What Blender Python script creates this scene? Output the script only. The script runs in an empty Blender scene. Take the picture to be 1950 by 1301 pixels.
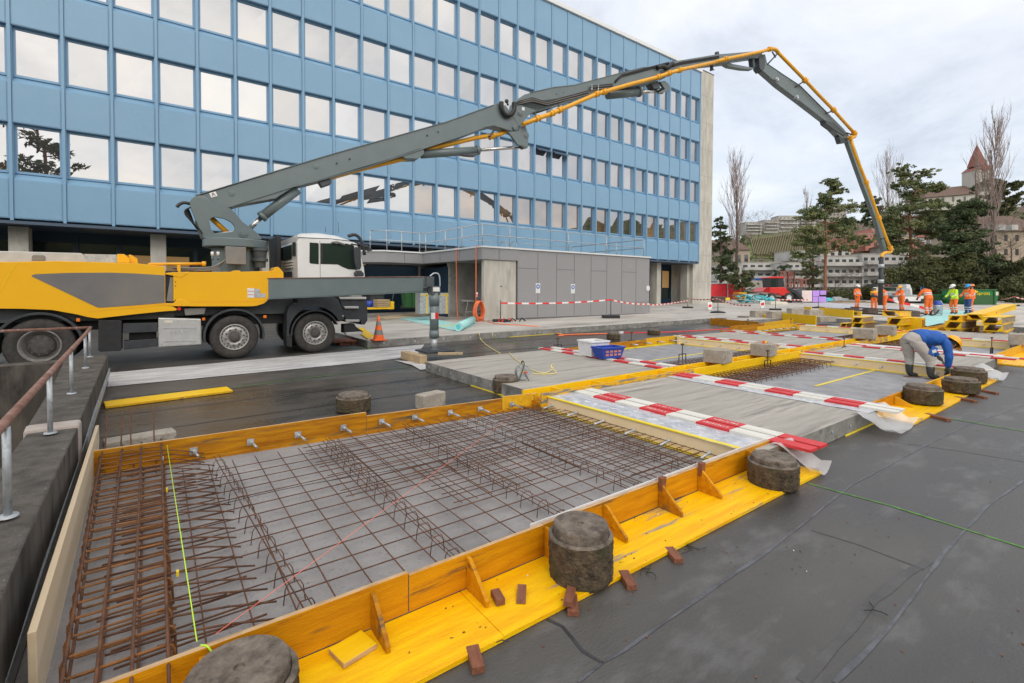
import bpy, bmesh, math, random
from mathutils import Vector, Matrix, noise as mnoise
random.seed(7)
SC = bpy.context.scene
COL = SC.collection
rad = math.radians
# ------------------------------------------------------------------ camera, measured from the place
FPX, CX, CY, EYE = 924.158, 975.0, 572.851, 1.75
YAW, PITCH, ROLL = 0.630336939, -0.0227937363, 0.003850452
def _axes():
    f = Vector((math.sin(YAW), math.cos(YAW), 0)); r = Vector((math.cos(YAW), -math.sin(YAW), 0)); u = Vector((0, 0, 1))
    f2 = f*math.cos(PITCH) + u*math.sin(PITCH); u2 = u*math.cos(PITCH) - f*math.sin(PITCH)
    return r*math.cos(ROLL) + u2*math.sin(ROLL), u2*math.cos(ROLL) - r*math.sin(ROLL), f2
CR, CU, CF = _axes()
CAMPOS = Vector((0, 0, EYE))
cd = bpy.data.cameras.new('camera'); cam = bpy.data.objects.new('camera', cd); COL.objects.link(cam)
cam.matrix_world = Matrix(((CR.x, CU.x, -CF.x, 0), (CR.y, CU.y, -CF.y, 0), (CR.z, CU.z, -CF.z, EYE), (0, 0, 0, 1)))
cd.sensor_width = 36; cd.lens = FPX/1950*36; cd.shift_y = (CY - 650.5)/1950
cd.clip_start = 0.05; cd.clip_end = 5000
SC.camera = cam
SC.view_settings.view_transform = 'Standard'; SC.view_settings.look = 'None'
SC.view_settings.exposure = 0.0; SC.view_settings.gamma = 1
SC.view_settings.use_curve_mapping = False
SC.cycles.max_bounces = 6; SC.cycles.transparent_max_bounces = 8
# ------------------------------------------------------------------ sky: overcast cloud deck over a physical sky
SUN_EL, SUN_AZ = rad(34), rad(200)      # azimuth clockwise from +Y: behind the camera, to the left
w = bpy.data.worlds.new('World'); SC.world = w; w.use_nodes = True
nt = w.node_tree; nt.nodes.clear()
def wn(t, **k):
    n = nt.nodes.new(t)
    for a, b in k.items(): setattr(n, a, b)
    return n
sky = wn('ShaderNodeTexSky', sky_type='NISHITA', sun_disc=False, sun_elevation=SUN_EL, sun_rotation=SUN_AZ)
tc = wn('ShaderNodeTexCoord'); sep = wn('ShaderNodeSeparateXYZ'); nt.links.new(tc.outputs['Generated'], sep.inputs[0])
zz = wn('ShaderNodeMath', operation='MAXIMUM'); zz.inputs[1].default_value = 0.0; nt.links.new(sep.outputs['Z'], zz.inputs[0])
za = wn('ShaderNodeMath', operation='ADD'); za.inputs[1].default_value = 0.22; nt.links.new(zz.outputs[0], za.inputs[0])
dx = wn('ShaderNodeMath', operation='DIVIDE'); nt.links.new(sep.outputs['X'], dx.inputs[0]); nt.links.new(za.outputs[0], dx.inputs[1])
dy = wn('ShaderNodeMath', operation='DIVIDE'); nt.links.new(sep.outputs['Y'], dy.inputs[0]); nt.links.new(za.outputs[0], dy.inputs[1])
cmb = wn('ShaderNodeCombineXYZ'); nt.links.new(dx.outputs[0], cmb.inputs[0]); nt.links.new(dy.outputs[0], cmb.inputs[1])
cn = wn('ShaderNodeTexNoise'); cn.inputs['Scale'].default_value = 1.15; cn.inputs['Detail'].default_value = 9; cn.inputs['Roughness'].default_value = 0.62; cn.inputs['Distortion'].default_value = 0.35
nt.links.new(cmb.outputs[0], cn.inputs['Vector'])
cr = wn('ShaderNodeValToRGB'); e = cr.color_ramp.elements
e[0].position = 0.36; e[0].color = (0.68, 0.70, 0.745, 1)
e[1].position = 0.60; e[1].color = (1.0, 0.985, 0.955, 1)
m = e.new(0.47); m.color = (0.85, 0.865, 0.895, 1)
nt.links.new(cn.outputs['Fac'], cr.inputs[0])
# the deck is greyer towards the horizon
hr = wn('ShaderNodeValToRGB'); h = hr.color_ramp.elements
h[0].position = 0.0; h[0].color = (0.74, 0.745, 0.79, 1); h[1].position = 0.42; h[1].color = (1.06, 1.06, 1.06, 1)
nt.links.new(zz.outputs[0], hr.inputs[0])
mul = wn('ShaderNodeMix', data_type='RGBA', blend_type='MULTIPLY'); mul.inputs[0].default_value = 1
nt.links.new(cr.outputs[0], mul.inputs[6]); nt.links.new(hr.outputs[0], mul.inputs[7])
# the sun glows through the cloud behind the camera
dp = wn('ShaderNodeVectorMath', operation='DOT_PRODUCT'); dp.inputs[1].default_value = (math.sin(SUN_AZ)*math.cos(SUN_EL), math.cos(SUN_AZ)*math.cos(SUN_EL), math.sin(SUN_EL)); nt.links.new(tc.outputs['Generated'], dp.inputs[0])
gw = wn('ShaderNodeMapRange', interpolation_type='SMOOTHSTEP'); gw.inputs['From Min'].default_value = .15; gw.inputs['From Max'].default_value = 1.; gw.inputs['To Min'].default_value = 0.; gw.inputs['To Max'].default_value = 1.; nt.links.new(dp.outputs['Value'], gw.inputs[0])
gc_ = wn('ShaderNodeMix', data_type='RGBA'); gc_.inputs[6].default_value = (1,1,1,1); gc_.inputs[7].default_value = (1.95,1.80,1.55,1); nt.links.new(gw.outputs[0], gc_.inputs[0])
m2_ = wn('ShaderNodeVectorMath', operation='MULTIPLY'); nt.links.new(mul.outputs[2], m2_.inputs[0]); nt.links.new(gc_.outputs[2], m2_.inputs[1])
b1 = wn('ShaderNodeBackground'); b1.inputs[1].default_value = 0.05; nt.links.new(sky.outputs[0], b1.inputs[0])
b2 = wn('ShaderNodeBackground'); b2.inputs[1].default_value = 0.88; nt.links.new(m2_.outputs[0], b2.inputs[0])
ad = wn('ShaderNodeAddShader'); nt.links.new(b1.outputs[0], ad.inputs[0]); nt.links.new(b2.outputs[0], ad.inputs[1])
wo = wn('ShaderNodeOutputWorld'); nt.links.new(ad.outputs[0], wo.inputs[0])
sl = bpy.data.lights.new('sun', 'SUN'); sl.energy = 0.6; sl.angle = rad(14); sl.color = (1.0, 0.95, 0.88)
so = bpy.data.objects.new('sun', sl); COL.objects.link(so)
sd = Vector((math.sin(SUN_AZ)*math.cos(SUN_EL), math.cos(SUN_AZ)*math.cos(SUN_EL), math.sin(SUN_EL)))
so.rotation_euler = (-sd).to_track_quat('-Z', 'Y').to_euler(); so.location = sd*50

# ------------------------------------------------------------------ survey helpers: rays of the photo onto real planes of the site
GA, GB = .005, .004                      # the whole deck falls gently towards the camera
def gz(x, y, h=0.0): return GA*x + GB*y + h
def ray(x, y): return CR*((x-CX)/FPX) + CU*((CY-y)/FPX) + CF
def G(x, y, h=0.0):
    d = ray(x, y); n = Vector((-GA, -GB, 1)); t = (h - CAMPOS.dot(n))/d.dot(n); return CAMPOS + d*t
def PY(x, y, v): d = ray(x, y); return CAMPOS + d*(v/d.y)
def PD(x, y, depth): return CAMPOS + ray(x, y)*depth
def PV(x, y, a, b):                      # vertical plane through ground points a, b
    d = ray(x, y); n = Vector((-(b[1]-a[1]), b[0]-a[0], 0)); t = (Vector((a[0], a[1], 0)) - CAMPOS).dot(n)/d.dot(n); return CAMPOS + d*t
def crop(ox, oy, s, pts): return [(ox + p[0]/s, oy + p[1]/s) for p in pts]

# ------------------------------------------------------------------ mesh helpers
class MB:
    def __init__(s): s.v = []; s.f = []; s.m = []; s.sm = []
    def add(s, vs, fs, mi=0, smooth=False):
        o = len(s.v); s.v += [tuple(v) for v in vs]
        for f in fs: s.f.append([o+i for i in f]); s.m.append(mi); s.sm.append(smooth)
        return s
    def box(s, a, b, mi=0):
        x0, y0, z0 = a; x1, y1, z1 = b
        return s.hexa([(x0,y0,z0),(x1,y0,z0),(x1,y1,z0),(x0,y1,z0)], [(x0,y0,z1),(x1,y0,z1),(x1,y1,z1),(x0,y1,z1)], mi)
    def hexa(s, b, t, mi=0):
        return s.add(list(b)+list(t), [(3,2,1,0),(4,5,6,7),(0,1,5,4),(1,2,6,5),(2,3,7,6),(3,0,4,7)], mi)
    def obox(s, c, ax, hx, ay, hy, az, hz, mi=0):
        c = Vector(c); ax = Vector(ax).normalized()*hx; ay = Vector(ay).normalized()*hy; az = Vector(az).normalized()*hz
        return s.hexa([c-ax-ay-az, c+ax-ay-az, c+ax+ay-az, c-ax+ay-az], [c-ax-ay+az, c+ax-ay+az, c+ax+ay+az, c-ax+ay+az], mi)
    def beam(s, p, q, wd, ht, mi=0, up=(0,0,1)):
        p = Vector(p); q = Vector(q); d = (q-p); L = d.length; d = d.normalized(); up = Vector(up)
        r = d.cross(up)
        if r.length < 1e-4: r = d.cross(Vector((1,0,0)))
        r.normalize(); u = r.cross(d)
        return s.obox((p+q)/2, d, L/2, r, wd/2, u, ht/2, mi)
    def tube(s, pts, r, n=8, mi=0, smooth=True, cap=True):
        pts = [Vector(p) for p in pts]; N = len(pts)
        if not isinstance(r, (list, tuple)): r = [r]*N
        t0 = (pts[1]-pts[0]).normalized(); a = t0.orthogonal().normalized(); vs = []; prev = t0
        for i, p in enumerate(pts):
            t = (pts[min(i+1, N-1)] - pts[max(i-1, 0)])
            t = t.normalized() if t.length > 1e-9 else prev
            a = (a - t*a.dot(t)); a = a.normalized() if a.length > 1e-6 else t.orthogonal().normalized(); b = t.cross(a); prev = t
            for k in range(n):
                an = 2*math.pi*k/n; vs.append(p + (a*math.cos(an) + b*math.sin(an))*r[i])
        fs = [(i*n+k, i*n+(k+1) % n, (i+1)*n+(k+1) % n, (i+1)*n+k) for i in range(N-1) for k in range(n)]
        s.add(vs, fs, mi, smooth)
        if cap:
            o = len(s.v) - len(vs)
            s.f.append([o+k for k in range(n)][::-1]); s.m.append(mi); s.sm.append(False)
            s.f.append([o+(N-1)*n+k for k in range(n)]); s.m.append(mi); s.sm.append(False)
        return s
    def cyl(s, p, q, r, n=16, mi=0, r2=None): return s.tube([p, q], [r, r if r2 is None else r2], n, mi)
    def lathe(s, prof, c, axis=(0,0,1), n=24, mi=0, smooth=True, ms=None):
        c = Vector(c); ax = Vector(axis).normalized(); a = ax.orthogonal().normalized(); b = ax.cross(a)
        vs = [c + ax*h + (a*math.cos(2*math.pi*k/n) + b*math.sin(2*math.pi*k/n))*r for (r, h) in prof for k in range(n)]
        o = len(s.v); s.v += [tuple(v) for v in vs]
        for i in range(len(prof)-1):
            for k in range(n):
                s.f.append([o+i*n+k, o+i*n+(k+1) % n, o+(i+1)*n+(k+1) % n, o+(i+1)*n+k]); s.m.append(ms[i] if ms else mi); s.sm.append(smooth)
        return s
    def prism(s, outline, off, mi=0):     # outline: 3-D points of one planar face; off: extrusion vector
        off = Vector(off); A = [Vector(p) for p in outline]; n = len(A); o = len(s.v)
        s.v += [tuple(p) for p in A] + [tuple(p+off) for p in A]
        s.f.append([o+i for i in range(n)][::-1]); s.f.append([o+n+i for i in range(n)])
        s.m += [mi, mi]; s.sm += [False, False]
        for i in range(n):
            j = (i+1) % n; s.f.append([o+i, o+j, o+n+j, o+n+i]); s.m.append(mi); s.sm.append(False)
        return s
    def quad(s, a, b, c, d, mi=0): return s.add([a, b, c, d], [(0,1,2,3)], mi)
    def sphere(s, c, r, n=10, mi=0, sq=(1,1,1)):
        c = Vector(c); vs = []
        for i in range(n+1):
            th = math.pi*i/n
            for k in range(2*n):
                ph = math.pi*k/n; vs.append(c + Vector((math.sin(th)*math.cos(ph)*sq[0], math.sin(th)*math.sin(ph)*sq[1], math.cos(th)*sq[2]))*r)
        fs = [(i*2*n+k, (i+1)*2*n+k, (i+1)*2*n+(k+1) % (2*n), i*2*n+(k+1) % (2*n)) for i in range(n) for k in range(2*n)]
        return s.add(vs, fs, mi, True)
    def build(s, name, mats, parent=None, bevel=0, seg=2, origin=None, fixn=True):
        if not isinstance(mats, (list, tuple)): mats = [mats]
        V = [Vector(v) for v in s.v]
        if origin is None:
            if parent is not None: origin = parent_loc(parent)
            else:
                lo = Vector((min(v.x for v in V), min(v.y for v in V), min(v.z for v in V))); hi = Vector((max(v.x for v in V), max(v.y for v in V), 0))
                origin = Vector(((lo.x+hi.x)/2, (lo.y+hi.y)/2, lo.z))
        origin = Vector(origin)
        me = bpy.data.meshes.new(name); me.from_pydata([tuple(v-origin) for v in V], [], s.f)
        for m_ in mats: me.materials.append(m_)
        for p, mi, sm in zip(me.polygons, s.m, s.sm): p.material_index = mi; p.use_smooth = sm
        if fixn:
            bm = bmesh.new(); bm.from_mesh(me); bmesh.ops.recalc_face_normals(bm, faces=bm.faces); bm.to_mesh(me); bm.free()
        me.update()
        o = bpy.data.objects.new(name, me); COL.objects.link(o)
        if parent is None: o.location = origin
        else:
            o.parent = parent; o.location = origin - parent_loc(parent)
        o['_o'] = tuple(origin)
        if bevel:
            bv = o.modifiers.new('bevel', 'BEVEL'); bv.width = bevel; bv.segments = seg; bv.limit_method = 'ANGLE'; bv.angle_limit = rad(40)
        return o
def parent_loc(p): return Vector(p['_o']) if '_o' in p else p.location.copy()
def tag(o, label=None, cat=None, group=None, kind=None):
    if label: o['label'] = label
    if cat: o['category'] = cat
    if group: o['group'] = group
    if kind: o['kind'] = kind
    return o
def thing(name, loc, label, cat, group=None):
    o = bpy.data.objects.new(name, None); COL.objects.link(o); o.location = loc; o['_o'] = tuple(Vector(loc)); o.empty_display_size = 0.2
    return tag(o, label, cat, group)
def dup(root, loc, rotz=0, label=None, group=None, scale=None):
    def cp(o, par):
        c = o.copy(); COL.objects.link(c)
        if par is not None: c.parent = par
        for ch in [x for x in bpy.data.objects if x.parent == o and x not in made]:
            cp(ch, c)
        made.add(c); return c
    made = set(); r = cp(root, None); r.location = loc; r.rotation_euler = (0, 0, rotz); r['_o'] = tuple(Vector(loc))
    if scale: r.scale = (scale,)*3 if not isinstance(scale, (tuple, list)) else scale
    if label: r['label'] = label
    if group: r['group'] = group
    return r
def sag(a, b, s, n=10):
    a = Vector(a); b = Vector(b); return [a.lerp(b, i/n) - Vector((0,0,s*4*(i/n)*(1-i/n))) for i in range(n+1)]
def smooth_path(pts, it=2):
    P = [Vector(p) for p in pts]
    for _ in range(it):
        Q = [P[0]]
        for a, b in zip(P, P[1:]): Q += [a.lerp(b, .25), a.lerp(b, .75)]
        Q.append(P[-1]); P = Q
    return P

# ------------------------------------------------------------------ materials
def mat(name, c1, c2=None, rough=.6, scale=3., metal=0., bump=0., bscale=40., stretch=None, c3=None, s3=8., t3=(.55,.7), r2=None, lo=.35, hi=.65, spec=.5, detail=6, coat=0., world=False):
    m = bpy.data.materials.new(name); m.use_nodes = True; t = m.node_tree; N = t.nodes; L = t.links
    b = N['Principled BSDF']; b.inputs['Roughness'].default_value = rough; b.inputs['Metallic'].default_value = metal
    b.inputs['Base Color'].default_value = (*c1, 1); b.inputs['Specular IOR Level'].default_value = spec
    if coat: b.inputs['Coat Weight'].default_value = coat; b.inputs['Coat Roughness'].default_value = .15
    tcn = N.new('ShaderNodeTexCoord'); src = tcn.outputs['Object']
    if world:
        g = N.new('ShaderNodeNewGeometry'); src = g.outputs['Position']
    if stretch:
        mp = N.new('ShaderNodeMapping'); mp.inputs['Scale'].default_value = stretch; L.new(src, mp.inputs[0]); src = mp.outputs[0]
    colout = None
    if c2 is not None:
        n = N.new('ShaderNodeTexNoise'); n.inputs['Scale'].default_value = scale; n.inputs['Detail'].default_value = detail; n.inputs['Roughness'].default_value = .6; L.new(src, n.inputs['Vector'])
        r = N.new('ShaderNodeValToRGB'); r.color_ramp.elements[0].position = lo; r.color_ramp.elements[1].position = hi
        r.color_ramp.elements[0].color = (*c1, 1); r.color_ramp.elements[1].color = (*c2, 1); L.new(n.outputs['Fac'], r.inputs[0]); colout = r.outputs[0]
        if r2 is not None:
            rr = N.new('ShaderNodeMapRange'); rr.inputs['From Min'].default_value = lo; rr.inputs['From Max'].default_value = hi; rr.inputs['To Min'].default_value = rough; rr.inputs['To Max'].default_value = r2
            L.new(n.outputs['Fac'], rr.inputs[0]); L.new(rr.outputs[0], b.inputs['Roughness'])
    if c3 is not None:
        n3 = N.new('ShaderNodeTexNoise'); n3.inputs['Scale'].default_value = s3; n3.inputs['Detail'].default_value = 8; n3.inputs['Roughness'].default_value = .65; L.new(src, n3.inputs['Vector'])
        r3 = N.new('ShaderNodeMapRange'); r3.inputs['From Min'].default_value = t3[0]; r3.inputs['From Max'].default_value = t3[1]; L.new(n3.outputs['Fac'], r3.inputs[0])
        mx = N.new('ShaderNodeMix'); mx.data_type = 'RGBA'; L.new(r3.outputs[0], mx.inputs[0])
        if colout: L.new(colout, mx.inputs[6])
        else: mx.inputs[6].default_value = (*c1, 1)
        mx.inputs[7].default_value = (*c3, 1); colout = mx.outputs[2]
    if colout: L.new(colout, b.inputs['Base Color'])
    if bump:
        nb = N.new('ShaderNodeTexNoise'); nb.inputs['Scale'].default_value = bscale; nb.inputs['Detail'].default_value = 5; L.new(src, nb.inputs['Vector'])
        bp = N.new('ShaderNodeBump'); bp.inputs['Strength'].default_value = bump; bp.inputs['Distance'].default_value = .02; L.new(nb.outputs['Fac'], bp.inputs['Height']); L.new(bp.outputs[0], b.inputs['Normal'])
    return m
M = {}
M['membrane'] = mat('membrane', (.034,.033,.034), (.115,.109,.10), rough=.28, r2=.62, scale=.5, stretch=(.6,1.3,1), bump=.22, bscale=60, c3=(.17,.168,.17), s3=2.6, t3=(.53,.85), lo=.3, hi=.72, world=True)
M['membrane_wet'] = mat('membrane_wet', (.025,.023,.022), (.095,.080,.066), rough=.15, r2=.45, scale=.8, bump=.15, bscale=30, stretch=(.5,1.6,1), world=True, c3=(.09,.085,.08), s3=1.7, t3=(.55,.75))
M['seam_soft'] = mat('seam_soft', (.062,.061,.062), (.092,.09,.092), rough=.55, scale=4, bump=.3, bscale=40)
M['seam'] = mat('seam', (.050,.051,.056), (.125,.13,.15), rough=.4, scale=6, bump=.3, bscale=30)
M['seam_dark'] = mat('seam_dark', (.02,.02,.024), (.05,.05,.055), rough=.4, scale=6)
M['geotextile'] = mat('geotextile', (.36,.36,.37), (.60,.60,.61), rough=.9, scale=2.5, bump=.5, bscale=25, stretch=(.5,2,1), c3=(.27,.26,.26), s3=5)
M['fleece'] = mat('fleece', (.235,.225,.225), (.335,.32,.32), rough=.9, scale=1.6, bump=.35, bscale=60, c3=(.17,.155,.15), s3=38, t3=(.58,.70))
M['fleece_old'] = mat('fleece_old', (.22,.22,.235), (.33,.33,.35), rough=.6, scale=3, bump=.3, bscale=30, c3=(.42,.43,.46), s3=5, t3=(.6,.72))
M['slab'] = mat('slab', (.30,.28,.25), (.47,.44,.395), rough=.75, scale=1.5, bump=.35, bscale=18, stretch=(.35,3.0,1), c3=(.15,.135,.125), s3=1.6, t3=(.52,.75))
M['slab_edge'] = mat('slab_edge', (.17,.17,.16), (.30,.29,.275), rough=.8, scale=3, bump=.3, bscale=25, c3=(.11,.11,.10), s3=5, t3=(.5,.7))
M['plaza'] = mat('plaza', (.40,.375,.34), (.56,.53,.49), rough=.75, scale=.5, bump=.2, bscale=12, stretch=(.5,1.6,1), c3=(.19,.175,.16), s3=.8, t3=(.5,.72), world=True)
M['old_concrete'] = mat('old_concrete', (.045,.039,.032), (.12,.105,.09), rough=.85, scale=5, bump=.8, bscale=35, c3=(.03,.026,.022), s3=3, t3=(.45,.62))
M['curb_side'] = mat('curb_side', (.05,.043,.036), (.13,.115,.10), rough=.85, scale=2.2, bump=.4, bscale=30, stretch=(1,1,.3), c3=(.025,.022,.02), s3=3, t3=(.48,.65))
M['curb_speck'] = mat('curb_speck', (.055,.049,.042), (.125,.112,.098), rough=.9, scale=6, bump=.8, bscale=60, c3=(.34,.33,.32), s3=38, t3=(.66,.71))
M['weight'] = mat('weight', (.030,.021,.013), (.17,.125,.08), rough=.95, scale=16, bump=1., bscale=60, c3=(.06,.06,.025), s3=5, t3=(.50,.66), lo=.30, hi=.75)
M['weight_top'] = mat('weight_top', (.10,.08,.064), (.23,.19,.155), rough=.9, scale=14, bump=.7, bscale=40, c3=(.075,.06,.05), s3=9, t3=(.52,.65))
M['block'] = mat('block', (.30,.27,.225), (.42,.38,.33), rough=.9, scale=5, bump=.5, bscale=30, c3=(.2,.175,.145), s3=8)
M['conc_light'] = mat('conc_light', (.42,.40,.36), (.56,.54,.49), rough=.85, scale=1.2, bump=.15, bscale=12, stretch=(2,2,.5), c3=(.30,.28,.25), s3=1.5, t3=(.56,.75))
M['conc_mid'] = mat('conc_mid', (.30,.29,.265), (.42,.40,.37), rough=.85, scale=1.5, bump=.15, bscale=12, c3=(.22,.21,.19), s3=2.5)
def board(name, c1, c2, cs, axis, t3=(.57,.66), rough=.5):
    st = {'x': (.9, 9, 9), 'y': (9, .9, 9)}[axis]
    return mat(name, c1, c2, rough=rough, spec=.25, scale=2.2, bump=.25, bscale=20, stretch=st, c3=cs, s3=1.3, t3=t3)
YE = (.80,.48,.012); YO = (.60,.27,.012)
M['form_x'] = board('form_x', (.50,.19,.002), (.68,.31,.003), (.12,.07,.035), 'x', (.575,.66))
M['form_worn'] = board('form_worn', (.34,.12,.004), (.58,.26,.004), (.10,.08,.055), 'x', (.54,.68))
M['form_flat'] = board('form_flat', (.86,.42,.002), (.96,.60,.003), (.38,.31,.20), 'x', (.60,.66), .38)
M['form_y'] = board('form_y', (.66,.34,.012), (.78,.46,.02), (.2,.13,.06), 'y', (.58,.7))
M['form_stain'] = mat('form_stain', (.70,.36,.003), (.80,.46,.004), rough=.55, scale=3, bump=.2, bscale=20, stretch=(1,6,6), c3=(.20,.19,.18), s3=3, t3=(.5,.56))
M['form_new'] = mat('form_new', (.86,.50,.003), (.92,.60,.004), rough=.4, scale=3, stretch=(1,6,6), c3=(.6,.33,.02), s3=2, t3=(.6,.75))
M['ply_edge'] = mat('ply_edge', (.40,.24,.12), (.62,.43,.24), rough=.7, scale=20, stretch=(.3,1,5))
M['ply'] = mat('ply', (.68,.54,.36), (.78,.66,.49), rough=.6, scale=1.2, stretch=(1,.25,3), c3=(.62,.44,.25), s3=1.6, t3=(.58,.8))
M['wedge'] = mat('wedge', (.16,.055,.028), (.28,.11,.06), rough=.7, scale=6, bump=.3, bscale=30, stretch=(1,5,5))
M['wood_raw'] = mat('wood_raw', (.36,.26,.15), (.52,.39,.24), rough=.75, scale=4, stretch=(1,6,6), bump=.2, c3=(.22,.16,.1), s3=4)
M['wood_grey'] = mat('wood_grey', (.26,.20,.13), (.42,.34,.24), rough=.8, scale=4, stretch=(1,6,6), bump=.2, c3=(.15,.12,.09), s3=4)
M['rebar'] = mat('rebar', (.075,.034,.02), (.17,.072,.035), rough=.75, scale=12, bump=.4, bscale=80)
M['rebar_orange'] = mat('rebar_orange', (.15,.065,.022), (.30,.125,.035), rough=.7, scale=8, bump=.5, bscale=120)
M['insul'] = mat('insul', (.80,.61,.36), (.86,.68,.43), rough=.8, scale=3, bump=.1)
M['batten'] = mat('batten', (.82,.62,.02), (.86,.70,.04), rough=.5, scale=3)
M['foil'] = mat('foil', (.36,.38,.43), (.62,.63,.67), rough=.35, scale=9, bump=1., bscale=14, c3=(.80,.81,.84), s3=14, t3=(.55,.62), stretch=(1,.6,1))
M['plastic_white'] = mat('plastic_white', (.70,.70,.72), (.8,.8,.82), rough=.35, scale=5)
M['plank_w'] = mat('plank_w', (.66,.64,.58), (.76,.75,.70), rough=.6, scale=3, c3=(.33,.30,.26), s3=6, t3=(.6,.7), stretch=(5,.8,5))
M['plank_r'] = mat('plank_r', (.58,.025,.03), (.66,.04,.045), rough=.55, scale=3, c3=(.72,.45,.42), s3=7, t3=(.63,.7), stretch=(5,.8,5))
M['galv'] = mat('galv', (.38,.41,.44), (.55,.58,.61), rough=.45, metal=.5, scale=8, c3=(.26,.27,.29), s3=14)
M['white_cap'] = mat('white_cap', (.72,.70,.66), rough=.6)
M['pink_paint'] = mat('pink_paint', (.36,.30,.27), (.46,.40,.37), rough=.8, scale=6)
M['rusty'] = mat('rusty', (.17,.075,.05), (.31,.17,.13), rough=.7, scale=9, bump=.2, c3=(.42,.36,.34), s3=8, t3=(.6,.68))
M['blue'] = mat('blue', (.195,.355,.525), (.215,.38,.55), rough=.28, scale=.5, bump=.0, spec=.5, c3=(.215,.385,.57), s3=6, t3=(.5,.8))
M['blue_frame'] = mat('blue_frame', (.20,.37,.565), rough=.33)
M['blue_dark'] = mat('blue_dark', (.012,.035,.065), rough=.4)
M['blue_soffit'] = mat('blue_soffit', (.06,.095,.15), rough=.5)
M['roof_white'] = mat('roof_white', (.74,.76,.78), rough=.4)
M['grey_panel'] = mat('grey_panel', (.285,.285,.30), (.31,.31,.325), rough=.5, scale=20, c3=(.35,.35,.365), s3=1.2, t3=(.58,.8))
M['joint'] = mat('joint', (.14,.14,.15), rough=.8)
M['boom'] = mat('boom', (.125,.165,.175), (.145,.185,.195), rough=.42, scale=2, c3=(.30,.32,.32), s3=7, t3=(.68,.76), coat=.2)
M['boom_dark'] = mat('boom_dark', (.055,.068,.075), (.075,.09,.098), rough=.5, scale=4)
M['chrome'] = mat('chrome', (.65,.64,.63), rough=.18, metal=1.)
M['pump_yellow'] = mat('pump_yellow', (.88,.46,.002), (.86,.44,.002), rough=.35, scale=2, coat=.3, c3=(.6,.36,.03), s3=2.5, t3=(.66,.85))
M['pipe_yellow'] = mat('pipe_yellow', (.86,.42,.008), (.78,.36,.01), rough=.4, scale=3, coat=.2)
M['decal_grey'] = mat('decal_grey', (.15,.145,.15), (.20,.185,.17), rough=.35, scale=1.2)
M['white_paint'] = mat('white_paint', (.78,.78,.78), (.74,.74,.73), rough=.28, scale=2, coat=.5)
M['cab_glass'] = mat('cab_glass', (.02,.035,.03), rough=.05, spec=.9)
M['rubber'] = mat('rubber', (.028,.026,.025), (.055,.05,.047), rough=.8, scale=9, bump=.3, bscale=50)
M['rim'] = mat('rim', (.33,.32,.31), (.42,.41,.40), rough=.4, metal=.5, scale=10)
M['rim_dark'] = mat('rim_dark', (.05,.047,.045), (.09,.08,.075), rough=.6, scale=12)
M['rim_deep'] = mat('rim_deep', (.14,.13,.125), (.22,.21,.2), rough=.5, scale=10)
M['black'] = mat('black', (.012,.012,.014), (.022,.022,.025), rough=.5, scale=8)
M['dark_plastic'] = mat('dark_plastic', (.025,.028,.033), (.04,.045,.052), rough=.5, scale=5)
M['alu'] = mat('alu', (.52,.52,.52), (.60,.60,.60), rough=.38, metal=.55, scale=6)
M['box_grey'] = mat('box_grey', (.22,.21,.20), (.25,.24,.23), rough=.45, metal=.3, scale=5)
M['orange_light'] = mat('orange_light', (.75,.18,.01), rough=.3)
M['orange'] = mat('orange', (.90,.16,.025), (.86,.14,.02), rough=.6, scale=4)
M['hivis'] = mat('hivis', (.92,.15,.02), (.88,.2,.03), rough=.7, scale=9, bump=.3, bscale=18)
M['hivis_dark'] = mat('hivis_dark', (.035,.04,.06), rough=.8)
M['hivis_y'] = mat('hivis_y', (.62,.88,.03), (.55,.8,.03), rough=.7, scale=9, bump=.3, bscale=18)
M['amber'] = mat('amber', (.84,.40,.01), (.78,.36,.01), rough=.7, scale=9)
M['reflect'] = mat('reflect', (.66,.68,.70), rough=.3)
M['skin'] = mat('skin', (.36,.19,.12), (.42,.22,.14), rough=.5, scale=8)
M['hair'] = mat('hair', (.02,.014,.01), rough=.7)
M['jacket'] = mat('jacket', (.006,.075,.36), (.010,.12,.48), rough=.65, scale=7, bump=.6, bscale=12)
M['trousers'] = mat('trousers', (.40,.37,.35), (.52,.49,.47), rough=.85, scale=6, bump=.6, bscale=10)
M['jeans'] = mat('jeans', (.035,.09,.24), rough=.85)
M['boot'] = mat('boot', (.025,.03,.032), (.05,.055,.055), rough=.45, scale=8)
M['boot_sole'] = mat('boot_sole', (.16,.07,.04), rough=.7)
M['glove'] = mat('glove', (.06,.07,.055), (.12,.12,.1), rough=.8, scale=14)
M['helmet_y'] = mat('helmet_y', (.92,.42,.005), rough=.25); M['helmet_w'] = mat('helmet_w', (.8,.8,.78), rough=.25)
M['helmet_o'] = mat('helmet_o', (.9,.22,.01), rough=.25); M['helmet_b'] = mat('helmet_b', (.02,.32,.72), rough=.25)
M['red'] = mat('red', (.60,.015,.015), (.68,.025,.02), rough=.35, scale=4, coat=.3)
M['red_sheet'] = mat('red_sheet', (.66,.02,.035), (.72,.035,.05), rough=.5, scale=2)
M['tape_r'] = mat('tape_r', (.78,.03,.03), rough=.4); M['tape_w'] = mat('tape_w', (.82,.82,.82), rough=.4)
M['lime'] = mat('lime', (.12,.36,.04), (.07,.13,.05), rough=.8, scale=14)
M['lime_line'] = mat('lime_line', (.55,.9,.05), rough=.5)
M['coral_line'] = mat('coral_line', (.95,.22,.15), rough=.5)
M['cable_orange'] = mat('cable_orange', (.85,.20,.07), rough=.5)
M['hose_yellow'] = mat('hose_yellow', (.72,.62,.25), rough=.5)
M['turq'] = mat('turq', (.30,.62,.62), (.42,.74,.73), rough=.6, scale=5, bump=.4, bscale=12)
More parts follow.
